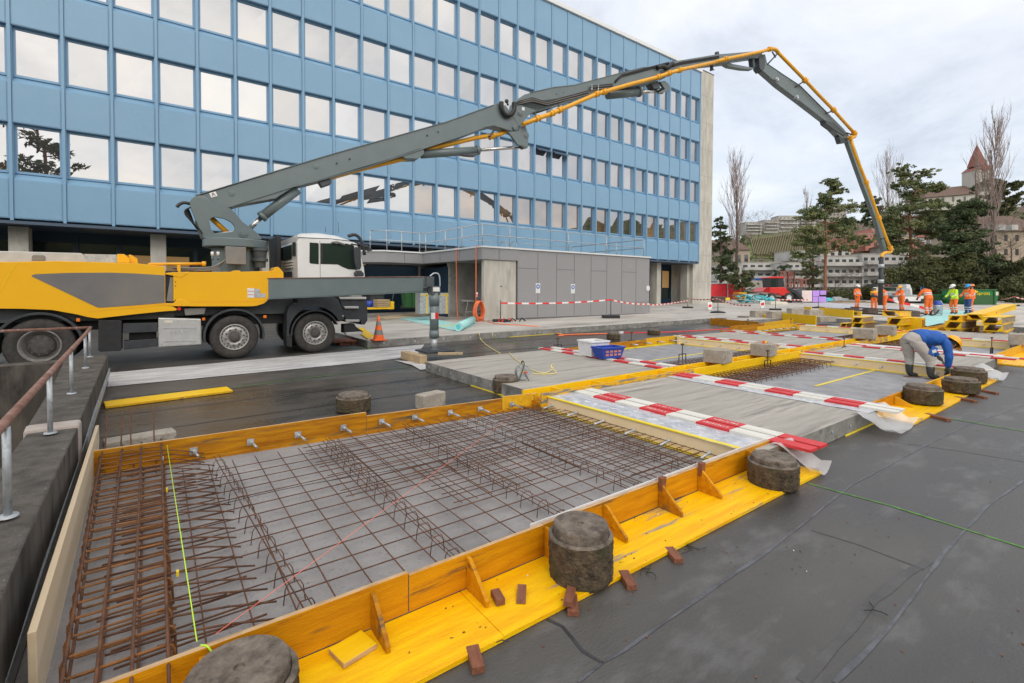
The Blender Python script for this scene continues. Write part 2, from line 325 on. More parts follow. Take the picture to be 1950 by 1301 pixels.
M['cyan'] = mat('cyan', (.06,.46,.56), (.10,.6,.68), rough=.5, scale=5)
M['violet'] = mat('violet', (.46,.26,.76), (.52,.33,.8), rough=.6, scale=5)
M['pinkish'] = mat('pinkish', (.72,.58,.58), (.8,.68,.66), rough=.7, scale=4)
M['green'] = mat('green', (.01,.16,.045), (.015,.20,.06), rough=.45, scale=5)
M['bin_green'] = mat('bin_green', (.03,.11,.035), rough=.5)
M['basket_blue'] = mat('basket_blue', (.012,.05,.36), (.02,.07,.42), rough=.4, scale=5)
M['cream'] = mat('cream', (.62,.58,.48), (.7,.66,.57), rough=.7, scale=4)
M['steel_dark'] = mat('steel_dark', (.06,.04,.035), (.11,.075,.06), rough=.6, scale=5)
M['sign_blue'] = mat('sign_blue', (.03,.12,.5), rough=.4)
M['sign_yellow'] = mat('sign_yellow', (.85,.62,.02), rough=.4)
M['bark_red'] = mat('bark_red', (.20,.085,.045), (.33,.15,.085), rough=.9, scale=5, bump=.6, bscale=15)
M['bark'] = mat('bark', (.085,.06,.045), (.16,.12,.095), rough=.9, scale=5, bump=.5, bscale=15)
M['twig'] = mat('twig', (.24,.185,.165), (.34,.27,.245), rough=.9, scale=.7)
M['needle'] = mat('needle', (.09,.125,.045), (.21,.23,.09), rough=.7, scale=.5, lo=.4, hi=.6, world=True)
M['needle_d'] = mat('needle_d', (.05,.075,.032), (.10,.13,.052), rough=.75, scale=.5, lo=.4, hi=.6, world=True)
M['hedge'] = mat('hedge', (.050,.060,.024), (.13,.135,.052), rough=.8, scale=.35, lo=.4, hi=.6, world=True)
M['bush'] = mat('bush', (.08,.105,.045), (.15,.17,.075), rough=.8, scale=1, world=True)
M['grass'] = mat('grass', (.085,.125,.03), (.17,.20,.06), rough=.95, scale=.05, c3=(.13,.12,.06), s3=.2, world=True)
M['hill'] = mat('hill', (.06,.075,.03), (.13,.14,.06), rough=.95, scale=.06, c3=(.11,.09,.055), s3=.25, world=True)
M['vine'] = mat('vine', (.17,.13,.07), (.26,.22,.12), rough=.9, scale=1, world=True)
M['house_white'] = mat('house_white', (.36,.355,.34), (.50,.49,.47), rough=.8, scale=.4)
M['house_beige'] = mat('house_beige', (.36,.29,.22), (.43,.35,.27), rough=.8, scale=.4)
M['house_pink'] = mat('house_pink', (.45,.17,.13), (.52,.22,.18), rough=.8, scale=.4)
M['house_grey'] = mat('house_grey', (.30,.27,.24), (.38,.35,.31), rough=.8, scale=.4)
M['roof_tile'] = mat('roof_tile', (.11,.072,.058), (.17,.11,.085), rough=.85, scale=1.5)
M['roof_red'] = mat('roof_red', (.22,.075,.055), (.29,.105,.08), rough=.8, scale=1.5)
M['pane'] = mat('pane', (.05,.055,.06), rough=.12, spec=.8)
M['ground'] = mat('ground', (.07,.075,.045), (.13,.13,.08), rough=.95, scale=.05, world=True)
M['asphalt'] = mat('asphalt', (.22,.215,.205), (.30,.295,.28), rough=.8, scale=.4, world=True)

# office glazing: a reflecting pane in front of a warm dim room
def office_glass(c0=(.03,.03,.035), c1=(.20,.13,.085), k=.45):
    m_ = bpy.data.materials.new('office_glass'); m_.use_nodes = True; t = m_.node_tree; N = t.nodes; L = t.links
    b = N['Principled BSDF']; b.inputs['Roughness'].default_value = .5; b.inputs['Specular IOR Level'].default_value = 0
    g = N.new('ShaderNodeNewGeometry'); mp = N.new('ShaderNodeMapping'); mp.inputs['Scale'].default_value = (.33,1,.27); L.new(g.outputs['Position'], mp.inputs[0])
    n = N.new('ShaderNodeTexNoise'); n.inputs['Scale'].default_value = 1.4; n.inputs['Detail'].default_value = 3; L.new(mp.outputs[0], n.inputs[0])
    r = N.new('ShaderNodeValToRGB'); r.color_ramp.elements[0].position = .35; r.color_ramp.elements[1].position = .7
    r.color_ramp.elements[0].color = (*c0,1); r.color_ramp.elements[1].color = (*c1,1); L.new(n.outputs[0], r.inputs[0]); L.new(r.outputs[0], b.inputs['Base Color'])
    gl = N.new('ShaderNodeBsdfGlossy'); gl.inputs['Roughness'].default_value = .01; gl.inputs['Color'].default_value = (.97,.98,1,1)
    mx = N.new('ShaderNodeMixShader'); mx.inputs[0].default_value = k
    L.new(b.outputs[0], mx.inputs[1]); L.new(gl.outputs[0], mx.inputs[2]); L.new(mx.outputs[0], N['Material Output'].inputs[0])
    return m_
M['office_glass'] = office_glass(); OG = [M['office_glass'], office_glass((.02,.02,.025),(.10,.08,.07),.42), office_glass((.16,.15,.16),(.34,.31,.31),.40), office_glass((.06,.035,.02),(.34,.19,.08),.34), office_glass((.05,.05,.055),(.16,.13,.12),.5)]
def film():
    m_ = bpy.data.materials.new('clear_film'); m_.use_nodes = True; t = m_.node_tree; N = t.nodes; L = t.links
    b = N['Principled BSDF']; b.inputs['Base Color'].default_value = (.8,.8,.82,1); b.inputs['Roughness'].default_value = .2; b.inputs['Alpha'].default_value = .5
    return m_
M['film'] = film()
# ================================================================== SETTING
def sheet(name, poly, h, m_, kind='structure', thick=None, zf=None, side_m=None):
    b = MB(); f = zf or (lambda x, y: gz(x, y, h))
    pts = [(x, y, f(x, y)) for x, y in poly]
    if thick:
        b.prism([(x, y, z-thick) for x, y, z in pts], (0,0,thick))
        if side_m: b.m = [0, 0]+[1]*(len(b.m)-2)
    else: b.add(pts, [tuple(range(len(pts)))])
    return tag(b.build(name, [m_, side_m or m_], fixn=bool(thick)), kind=kind)
def patch(x0, y0, x1, y1): return [(x0,y0),(x1,y0),(x1,y1),(x0,y1)]
def zground(x, y):
    r = math.hypot(x, y); k = min(1, 95/max(r, 1)); return gz(x*k, y*k) - .42
b = MB(); R_ = [0, 4, 10, 20, 40, 70, 110, 200, 500, 1200, 4000]; vs = [(0,0,zground(0,0)-1.2)]; nn = 48
for r in R_[1:]:
    for k in range(nn):
        a = 2*math.pi*k/nn; x, y = r*math.cos(a), r*math.sin(a); vs.append((x, y, zground(x, y) - (1.2 if r < 15 else 0)))
fs = [(0, 1+k, 1+(k+1) % nn) for k in range(nn)]
for i in range(len(R_)-2):
    for k in range(nn): fs.append((1+i*nn+k, 1+(i+1)*nn+k, 1+(i+1)*nn+(k+1) % nn, 1+i*nn+(k+1) % nn))
b.add(vs, fs); tag(b.build('ground', M['ground'], origin=(0,0,0)), kind='structure')
sheet('road', patch(40, -80, 130, 60), -.38, M['asphalt'])
# roofing membrane deck of the underground hall (solid edge so it reads as a roof deck)
sheet('membrane_deck', [(-.72,-30),(33,-30),(33,13.62),(-.72,13.62)], 0, M['membrane'], thick=.3)
sheet('truck_standing', [(-30,11.55),(-.7,11.55),(-.7,13.62),(4.8,13.62),(4.8,26.9),(-30,26.9)], 0, M['membrane'], thick=.3)
sheet('wet_membrane', [(-.68,6.0),(4.5,6.0),(4.5,9.2),(-.68,9.6)], .006, M['membrane_wet'])
sheet('wet_membrane', [(4.7,9.3),(21.5,9.35),(21.5,13.5),(7.5,13.4),(4.7,11.5)], .006, M['membrane_wet'])
sheet('drive_geotextile', [(-9,10.75),(-.69,10.85),(3.9,10.95),(5.2,11.2),(6.45,13.3),(3.2,13.0),(-.7,12.6),(-9,12.4)], .009, M['geotextile'])
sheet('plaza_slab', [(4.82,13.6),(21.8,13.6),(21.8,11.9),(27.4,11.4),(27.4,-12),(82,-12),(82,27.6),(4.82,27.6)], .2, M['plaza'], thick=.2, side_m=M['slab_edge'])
sheet('plaza_apron', patch(40, 27.6, 80, 60), .19, M['plaza'], thick=.2)
# curved seams and welded laps of the membrane (slightly raised strips)
def strip(name, pts, wd, h, m_, jit=.3, kind='structure'):
    P = []; pts = [Vector((p[0], p[1], 0)) for p in pts]; L_ = []; R2 = []
    for a, c in zip(pts, pts[1:]):
        n = max(2, int((c-a).length/.07)); P += [a.lerp(c, i/n) for i in range(n)]
    P.append(pts[-1]); s = random.random()*99
    for i, p in enumerate(P):
        d = (P[min(i+1, len(P)-1)] - P[max(i-1, 0)]).normalized(); q = Vector((-d.y, d.x, 0))
        w1 = wd*(1 + jit*mnoise.noise((s+p.x*3, p.y*3, 0))*2); w2 = wd*(1 + jit*mnoise.noise((s+9+p.x*3, p.y*3, 5))*2)
        a = p+q*w1/2; c = p-q*w2/2; L_.append((a.x, a.y, gz(a.x, a.y, h))); R2.append((c.x, c.y, gz(c.x, c.y, h)))
    n = len(P); b = MB(); b.add(L_+R2, [(i, i+1, n+i+1, n+i) for i in range(n-1)]); return tag(b.build(name, m_), kind=kind)
def gp(pts, h=0): return [tuple(G(*p, h))[:2] for p in pts]
strip('membrane_lap', gp([(1100,1300),(1148,1262),(1185,1242),(1330,1140),(1470,1045),(1620,925),(1760,850),(1850,806),(1950,772)]), .016, .0025, M['seam'], .55)
strip('membrane_lap', gp([(1590,1301),(1690,1200),(1735,1140),(1800,1050),(1880,965),(1950,915)]), .018, .0025, M['seam'], .55)
strip('membrane_lap', gp([(1530,1301),(1600,1220),(1665,1140),(1740,1085),(1770,1065)]), .05, .002, M['seam_soft'], .4)
strip('membrane_lap', gp([(1040,1180),(1070,1195),(1110,1240),(1150,1262)]), .02, .0025, M['seam_dark'], .8)
strip('membrane_lap', gp([(1545,1010),(1640,1040),(1760,1085)]), .008, .0025, M['seam_dark'], .8)
strip('membrane_lap', gp([(1700,842),(1830,860),(1950,880)]), .010, .0025, M['seam_dark'], .8)
strip('membrane_lap', gp([(1200,868+40),(1300,960)]), .012, .0025, M['seam_dark'], .8)
strip('membrane_lap', gp([(1900,735),(1950,742)]), .02, .0025, M['seam_dark'], .8)
for yy in (7.25, 8.35, 9.7):
    strip('membrane_lap', [(-.6,yy),(1.5,yy+.05),(4.4,yy+.02)], .025, .010, M['seam_dark'], .7)
strip('membrane_lap', [(4.8,12.6),(12,12.4),(21,12.6)], .05, .010, M['seam_dark'], .8)
strip('membrane_lap', [(6,10.9),(12,10.6)], .05, .010, M['seam_dark'], .8)
strip('paint_line', gp([(1530,919),(1700,965),(1950,1044)]), .022, .0035, M['lime'], .6)
strip('paint_line', gp([(1690,768+22),(1760,790),(1950,822)]), .025, .008, M['lime'], .35)
strip('paint_line', gp([(1545,855),(1608,820)]), .04, .008, M['lime'], .35)
strip('paint_line', gp([(300,752),(430,741),(600,719),(700,708),(780,700)]), .03, .011, M['lime'], .35)
strip('paint_line', gp([(820,703),(860,720),(930,742)]), .03, .011, M['lime'], .35)
strip('paint_line', gp([(640,665),(700,662),(705,666)]), .05, .011, M['lime'], .35)
strip('paint_line', gp([(938,645),(985,655),(1035,665)]), .03, .011, M['lime'], .35)

# ================================================================== OFFICE BUILDING
BX = lambda k: -4.43 + 1.489*k
FY = 26.0; K0, K1 = -3, 30
gb = gz(20, 28, .2)
office = thing('office_building', (18, 30, gb-.1), 'long four storey office block clad in light blue metal panels', 'building')
fac = MB(); WZ = [(6.12, 8.0), (9.78, 11.66), (13.42, 15.32), (17.12, 19.22)]
bands = [(4.38, 5.86, 6.12), (8.0, 9.52, 9.78), (11.66, 13.16, 13.42), (15.32, 16.86, 17.12), (19.22, 21.6, None)]
for k in range(K0, K1):
    x0, x1 = BX(k)+.055, BX(k+1)-.055
    for z0, z1, zb in bands:
        # pressed panel with a shallow field inset, its jambs and the sloping sill above it
        fac.box((x0, FY+.05, z0), (x1, FY+.12, z1))
        fac.box((x0+.03, FY+.036, z0+.03), (x1-.03, FY+.05, z1-.03))
        if zb: fac.hexa([(x0,FY+.052,z1),(x1,FY+.052,z1),(x1,FY+.33,z1),(x0,FY+.33,z1)], [(x0,FY+.30,zb),(x1,FY+.30,zb),(x1,FY+.33,zb),(x0,FY+.33,zb)])
        fac.box((x0-.02, FY+.12, z0), (x1+.02, FY+.33, z1-.004))
for k in range(K0, K1+1):
    x = BX(k); fac.box((x-.05, FY, 4.3), (x+.05, FY+.40, 21.6)); fac.box((x-.075, FY+.08, 5.9), (x+.075, FY+.38, 21.5))
fo = fac.build('facade', M['blue'], office, bevel=.006, seg=1)
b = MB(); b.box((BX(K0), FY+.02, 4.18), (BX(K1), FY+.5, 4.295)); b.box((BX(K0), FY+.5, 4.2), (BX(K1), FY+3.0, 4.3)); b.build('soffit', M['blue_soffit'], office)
b = MB(); b.box((BX(K0), FY-.10, 21.62), (BX(K1)+.12, FY+.5, 21.92)); b.build('roof_edge', M['roof_white'], office, bevel=.02)
b = MB(); b.box((BX(K0), FY+.5, 4.31), (BX(K1), FY+13, 21.7)); b.build('core', M['blue'], office)
b = MB()
zg = gb-.3
tx0, tx1, ty0 = BX(K1)+.02, 43.28, 26.62
b.box((tx0, ty0, zg), (tx1, ty0+11, 22.35))
for z in (2.55, 5.05, 7.55, 10.05, 12.55, 15.05, 17.55, 20.05): b.box((tx0-.005, ty0-.004, z), (tx1+.004, ty0+.1, z+.035), 1)
b.build('stair_tower', [M['conc_light'], M['conc_mid']], office)
b = MB(); b.box((tx0-.02, ty0-.03, 22.352), (tx1+.04, ty0+11, 22.41)); b.build('tower_cap', M['curb_side'], office)
for j in range(-1, 11):
    x = -4.43 + 4.467*j; y0 = 27.0; b = MB()
    b.box((x-.29, y0, zg), (x+.29, y0+.75, 4.18)); b.build('column', M['conc_light'], office, bevel=.03)
# recessed ground floor: dark blue glazing
b = MB(); gy = 29.0
b.box((BX(K0), gy, zg), (BX(K1), gy+.2, .95)); b.box((BX(K0), gy, 3.75), (BX(K1), gy+.2, 4.2))
for k in range(K0, K1+1): b.box((BX(k)-.09, gy-.03, zg), (BX(k)+.09, gy+.22, 4.2))
b.build('base_wall', M['blue_dark'], office)
b = MB(); b.box((BX(K0), gy+.12, .95), (BX(K1), gy+.16, 3.75)); b.build('base_glazing', M['cab_glass'], office)
def lamp(name, c, s):
    m_ = bpy.data.materials.new(name); m_.use_nodes = True; p = m_.node_tree.nodes['Principled BSDF']
    p.inputs['Base Color'].default_value = (*c, 1); p.inputs['Emission Color'].default_value = (*c, 1); p.inputs['Emission Strength'].default_value = s; return m_
M['lit_room'] = lamp('lit_room', (.42,.25,.10), .35)
for k in (1, 2, 3, 9, 26, 29):
    b = MB(); b.box((BX(k)+.25, gy+.06, 2.0), (BX(k+1)-.25, gy+.10, 3.3 if k < 20 else 3.6)); b.build('lit_window', M['lit_room'], office)
# windows: the hundred that show largest are parts, the rest one part
wl = []
def scr(p):
    v = Vector(p) - CAMPOS; d = v.dot(CF); return CX + FPX*v.dot(CR)/d, CY - FPX*v.dot(CU)/d
for k in range(K0, K1):
    for r, (z0, z1) in enumerate(WZ):
        a = scr((BX(k), FY, z0)); c = scr((BX(k+1), FY, z0)); e_ = scr((BX(k), FY, z1)); g_ = scr((BX(k+1), FY, z1))
        vis = c[0] > 0 and a[1] > 0 and max(a[1], c[1]) > 0 and min(a[1], c[1]) > 2 and a[0] < 1950
        wl.append((-(c[0]-a[0])*(a[1]-e_[1]) if vis else 0, k, r))
wl.sort(); rest = MB(); restp = MB()
def frame_geo(b, k, z0, z1):
    x0, x1 = BX(k)+.06, BX(k+1)-.06; y = FY+.24; t = .09
    b.box((x0,y,z0),(x0+t,y+.07,z1)); b.box((x1-t,y,z0),(x1,y+.07,z1)); b.box((x0+t,y,z0),(x1-t,y+.07,z0+t)); b.box((x0+t,y,z1-t),(x1-t,y+.07,z1))
def pane_geo(b, k, z0, z1):
    x0, x1 = BX(k)+.13, BX(k+1)-.13; y = FY+.28; dy_ = random.uniform(-.011,.011)
    b.hexa([(x0,y,z0+.08),(x1,y+dy_,z0+.08),(x1,y+dy_+.02,z0+.08),(x0,y+.02,z0+.08)], [(x0,y+dy_*.6,z1-.08),(x1,y,z1-.08),(x1,y+.02,z1-.08),(x0,y+dy_*.6+.02,z1-.08)])
for i, (ar, k, r) in enumerate(wl):
    z0, z1 = WZ[r]
    if i < 100 and ar < 0:
        b = MB(); frame_geo(b, k, z0, z1); wi = b.build('window', M['blue_frame'], office)
        b = MB(); pane_geo(b, k, z0, z1); pr_ = random.random(); gi = (3 if pr_ < .55 else 1) if (r == 0 and k > 12) else (3 if (r == 0 and pr_ < .2) else 2 if (k > 12 and pr_ < .3) else 0 if pr_ < .5 else 1 if pr_ < .75 else 4); b.build('pane', OG[gi], wi)
        if (k, r) in ((17, 1), (18, 1)):
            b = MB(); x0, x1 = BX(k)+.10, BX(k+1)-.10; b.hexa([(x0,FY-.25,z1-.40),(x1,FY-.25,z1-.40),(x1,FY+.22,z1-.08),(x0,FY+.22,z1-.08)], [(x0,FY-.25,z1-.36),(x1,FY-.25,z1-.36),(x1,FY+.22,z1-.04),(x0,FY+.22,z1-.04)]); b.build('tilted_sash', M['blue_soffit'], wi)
    else: frame_geo(rest, k, z0, z1); pane_geo(restp, k, z0, z1)
ro = tag(rest.build('window', M['blue_frame'], office), kind='stuff'); restp.build('pane', M['office_glass'], ro)

# ================================================================== GREY PAVILION with canopy
pg = gz(17, 18.2, .2)
pav = thing('entrance_pavilion', (16, 20, pg), 'low flat roofed grey panel pavilion with concrete walls and angled canopy', 'building')
TOP = 3.66
b = MB(); PX0, PX1, PYf, PYb = 13.62, 23.2, 18.2, 25.2
b.box((PX0, PYf, pg+.06), (PX1, PYb, TOP-.02)); b.build('panel_wall', M['grey_panel'], pav)
b = MB(); js = [13.62+1.2*i for i in range(9)]
for i, x in enumerate(js[1:]): b.box((x-.012, PYf-.006, pg+.1), (x+.012, PYf+.01, TOP-.12))
for i in range(8):
    z = 2.75 if i % 2 == 0 else 1.15
    if i == 1 or i == 7: z = 1.05
    elif i % 2 == 1: continue
    b.box((js[i], PYf-.006, z), (js[i]+1.2, PYf+.01, z+.022))
b.box((PX0, PYf-.004, pg), (PX1-.3, PYf+.3, pg+.058)); b.build('joint', M['joint'], pav)
zz0 = TOP-.56
poly = [(8.2,24.0),(9.16,23.25),(11.25,23.40),(11.62,PYf-.02),(13.64,PYf-.02),(13.64,25.3),(8.2,25.9)]
b = MB(); b.prism([(x,y,zz0) for x, y in poly], (0,0,.53)); b.build('canopy', M['grey_panel'], pav)
b = MB()
for (xa, ya), (xb, yb), f_ in ((poly[1], poly[2], (.5,)), (poly[2], poly[3], (.33,.66)), (poly[3], poly[4], (.45,))):
    for f in f_: b.beam((xa+(xb-xa)*f, ya+(yb-ya)*f, zz0+.01), (xa+(xb-xa)*f, ya+(yb-ya)*f, TOP-.04), .02, .02)
b.build('joint', M['joint'], pav)
edge = poly[:4] + [(PX1+.05, PYf-.02)]
b = MB()
for p, q in zip(edge, edge[1:]): b.beam((*p, TOP+.0), (*q, TOP+.0), .12, .07)
b.beam((PX1+.04,PYf,TOP),(PX1+.04,PYb,TOP),.12,.07); b.build('roof_trim', M['roof_white'], pav)
b = MB(); b.prism([(x,y,TOP-.03) for x, y in [(11.62,PYf),(PX1,PYf),(PX1,PYb),(8.3,25.8),(8.3,24.0),(9.16,23.35),(11.3,23.5)]], (0,0,.02)); b.build('roof', M['conc_mid'], pav)
def cwall(x0, y0, x1, y1, z1=zz0-.005, m_='conc_mid'):
    b = MB(); b.box((x0,y0,pg-.02),(x1,y1,z1))
    return b.build('concrete_wall', M[m_], pav, bevel=.02)
cwall(11.77, PYf+.06, 13.55, PYf+.28, m_='conc_light'); cwall(11.95, 21.8, 14.1, 22.05); cwall(11.9, 25.1, 15.5, 25.35); cwall(13.3,22.1,13.5,25.0)
b = MB(); b.box((11.98,21.775,pg+.2),(12.9,21.795,2.5)); b.build('door_leaf', M['conc_mid'], pav)
b = MB(); b.cyl((12.7,PYf+.03,1.9),(12.7,PYf+.058,1.9),.035); b.build('anchor_hole', M['joint'], pav)
def sign_plate(x, z, w_, h_, face=M['roof_white']):
    b = MB(); b.box((x-w_/2, PYf-.02, z-h_/2), (x+w_/2, PYf-.007, z+h_/2)); s = b.build('sign_plate', face, pav)
    b = MB(); b.cyl((x, PYf-.021, z+.08), (x, PYf-.026, z+.08), .11, 20); b.build('sign_disc', M['sign_blue'], s)
    b = MB(); b.cyl((x, PYf-.027, z+.08), (x, PYf-.03, z+.08), .055, 16); b.obox((x, PYf-.024, z-.16), (1,0,0), .1, (0,1,0), .002, (0,0,1), .012); b.build('sign_symbol', M['reflect'], s)
sign_plate(PY(1024,549,PYf).x, PY(1024,549,PYf).z, .27, .48); sign_plate(PY(1090.5,550,PYf).x, PY(1090,550,PYf).z, .27, .48)
p = PY(1233.5,549,PYf); b = MB(); b.cyl((p.x,PYf-.01,p.z),(p.x,PYf-.03,p.z),.16,20); b.build('round_sign', M['roof_white'], pav)
b = MB(); b.box((11.9,21.9,pg),(11.95,25,2.9)); b.box((8.7,28.0,pg),(13.2,28.9,pg+2.8)); b.build('back_wall', M['blue_dark'], pav)
# roof railing
rail = thing('roof_railing', (16, 18.5, TOP), 'galvanised two rail guard railing around the pavilion roof', 'railing')
rp = [(8.62,23.9),(9.3,23.42),(11.45,23.45),(11.78,18.42),(22.95,18.42),(22.95,24.4)]
b = MB()
for z in (TOP+.55, TOP+1.03): b.tube([(x,y,z) for x, y in rp], .024, 8)
b.tube([(14.9,24.6,TOP+1.0),(17.5,24.6,TOP+1.0)], .02, 6); b.tube([(18.6,24.4,TOP+1.0),(22.95,24.4,TOP+1.0)], .02, 6); b.build('rail', M['galv'], rail)
posts = [rp[0], rp[1], (10.1,23.44), (11.1,23.45), rp[2], (11.56,21.5), (11.65,20.0), rp[3], (13.3,18.42), (17.0,18.42), (19.8,18.42), rp[4], (22.95,20.5), rp[5]]
for x, y in posts:
    b = MB(); b.cyl((x,y,TOP-.02),(x,y,TOP+1.03),.026,8); b.build('post', M['galv'], rail)
# ladder hoop on the roof
b = MB()
for x in (15.3, 16.0): b.tube(smooth_path([(x,21.5,TOP),(x,21.5,TOP+.75),(x,22.1,TOP+.75),(x,22.1,TOP)]), .02, 6)
b.tube([(15.3,21.5,TOP+.4),(16.0,21.5,TOP+.4)], .02, 6)
tag(b.build('roof_ladder_hoop', M['galv']), 'small galvanised ladder hoop standing on the pavilion roof behind the railing', 'hoop')

# ================================================================== PARAPET WALL and HANDRAIL on the left
WX = -.74
def wallz(y, h): return gz(WX, y, h)
par = thing('parapet_wall', (-1.2, 5, 0), 'weathered dark concrete parapet wall with a flat speckled top', 'wall')
def wallseg(name, R, L, hz_, mi, z0=-1.3):
    b = MB(); n = len(R)
    for i in range(n-1):
        q = [R[i], R[i+1], L[i+1], L[i]]
        b.hexa([(x,y,z0) for x, y in q], [(x,y,gz(x,y,hz_)) for x, y in q])
    for i, f in enumerate(b.f):
        pass
    for i in range(len(b.m)): b.m[i] = 1 if i % 6 == 1 else 0
    return b.build(name, [M['curb_side'], M['curb_speck']], par, bevel=.012)
wallseg('wall', [(-.45,.4),(-.49,1.6),(-.52,2.8),(-.55,3.8),(-.583,5.70)], [(-.80,.4),(-.82,1.6),(-.84,2.8),(-.87,4.0),(-.91,5.70)], .5, 0)
wallseg('wall', [(-.590,5.92),(-.66,8.4),(-.735,11.3)], [(-.94,5.92),(-1.08,8.4),(-1.30,11.3)], .515, 0)
wallseg('wall', [(-1.24,10.75),(-1.24,11.1)], [(-7,10.35),(-7,10.7)], .50, 0)
b = MB(); b.hexa([(-.572,5.70,0),(-.578,5.92,0),(-.95,5.92,0),(-.93,5.70,0)], [(-.572,5.70,.545),(-.578,5.92,.548),(-.95,5.92,.548),(-.93,5.70,.545)]); b.build('joint_cap', M['pink_paint'], par, bevel=.025)
b = MB(); b.beam((-.50,1.5,.06), (-.70,11.0,.30), .02, .10); b.build('flashing', M['galv'], par)
b = MB(); b.box((-7,2,-1.35),(-.9,10.4,-1.25)); tag(b.build('floor', M['conc_mid']), kind='structure')
hr_ = thing('handrail', (-.8, 7, .52), 'old round pipe handrail peeling to rust on galvanised posts atop the parapet wall', 'handrail')
RZ = lambda y: gz(-.8, y, 1.015)
pr = [(-.60,1.2),(-.66,3.4),(-.74,5.54),(-.81,7.44),(-.89,9.64),(-.965,11.25)]
b = MB(); b.tube([(x,y,RZ(y)) for x, y in pr], .024, 12); b.tube([(-.965,11.25,RZ(11.25)),(-3.2,10.85,RZ(11.1)),(-7,10.5,RZ(11))], .024, 12); b.sphere((-.965,11.25,RZ(11.25)), .026); b.build('rail', M['rusty'], hr_)
for x, y in [(-.66,3.66),(-.74,5.54),(-.81,7.44),(-.89,9.64),(-.965,11.1)]:
    b = MB(); z0 = gz(x,y,.515); b.cyl((x,y,z0),(x,y,RZ(y)-.015),.018,12); b.lathe([(0,.012),(.042,.010),(.045,0)], (x,y,z0), n=20); b.build('post', M['galv'], hr_)

# ================================================================== FORMWORK, BAY ONE
FRONT, PLK = 2.37, 1.92
def gbox(b, x0, y0, x1, y1, h0, h1, mi=0):
    b.hexa([(x0,y0,gz(x0,y0,h0)),(x1,y0,gz(x1,y0,h0)),(x1,y1,gz(x1,y1,h0)),(x0,y1,gz(x0,y1,h0))], [(x0,y0,gz(x0,y0,h1)),(x1,y0,gz(x1,y0,h1)),(x1,y1,gz(x1,y1,h1)),(x0,y1,gz(x0,y1,h1))], mi)
def gbeam(b, p, q, wd, h0, h1, mi=0):   # upright board from p to q (x,y) with thickness wd
    d = (Vector((q[0],q[1]))-Vector((p[0],p[1]))).normalized(); n = Vector((-d.y,d.x))*wd/2
    A = [(p[0]+n.x,p[1]+n.y),(p[0]-n.x,p[1]-n.y),(q[0]-n.x,q[1]-n.y),(q[0]+n.x,q[1]+n.y)]
    b.hexa([(x,y,gz(x,y,h0)) for x, y in A], [(x,y,gz(x,y,h1)) for x, y in A], mi)
def edgeboard(name, p, q, wd, h0, h1, face, label, cat='board', group=None, parent=None, bevel=.003):
    b = MB(); gbeam(b, p, q, wd, h0, h1)
    for i in range(6): b.m[i] = 1 if i in (0, 1, 2, 4) else 0   # cut edges: ends and top
    d = abs(q[0]-p[0]) > abs(q[1]-p[1])
    o = b.build(name, [face, M['ply_edge']], parent, bevel=bevel)
    if label: tag(o, label, cat, group)
    return o
ff = thing('edge_formwork', (2, FRONT, .03), 'long yellow timber edge form with flat ledge and triangular braces nearest the camera', 'formwork')
edgeboard('upright_board', (-.5,FRONT), (1.05,FRONT), .027, .03, .243, M['form_x'], None, parent=ff)
edgeboard('upright_board', (1.055,FRONT-.001), (1.98,FRONT), .027, .03, .228, M['form_x'], None, parent=ff)
edgeboard('upright_board', (1.985,FRONT+.006), (5.0,FRONT+.0), .027, .03, .228, M['form_x'], None, parent=ff)
b = MB(); gbeam(b, (1.9,FRONT+.03), (4.9,FRONT+.028), .006, .04, .238); b.build('edge_strip', M['plastic_white'], ff)
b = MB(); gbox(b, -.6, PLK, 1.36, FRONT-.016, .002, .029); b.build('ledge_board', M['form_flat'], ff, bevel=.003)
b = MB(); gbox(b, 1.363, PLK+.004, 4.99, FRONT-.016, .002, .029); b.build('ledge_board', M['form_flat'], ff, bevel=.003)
for x in (.12, .845, 1.40, 1.98, 2.52, 3.14, 3.67, 4.45):
    b = MB(); z = gz(x, FRONT, .03); y1 = FRONT-.016
    b.prism([(x,y1,z),(x,y1,z+.185),(x,y1-.03,z+.185),(x,y1-.21,z+.03),(x,y1-.21,z)], (.022,0,0)); b.build('brace', M['form_worn' if x in (.845, 3.14, 4.45) else 'form_x'], ff, bevel=.002)
for x in (3.16, 3.69):
    b = MB(); z = gz(x, FRONT, .16); b.hexa([(x-.02,FRONT-.05,z),(x+.02,FRONT-.05,z),(x+.02,FRONT-.015,z),(x-.02,FRONT-.015,z)], [(x-.028,FRONT-.055,z+.11),(x+.028,FRONT-.055,z+.11),(x+.028,FRONT-.015,z+.11),(x-.028,FRONT-.015,z+.11)]); b.build('driven_wedge', M['wedge'], ff)
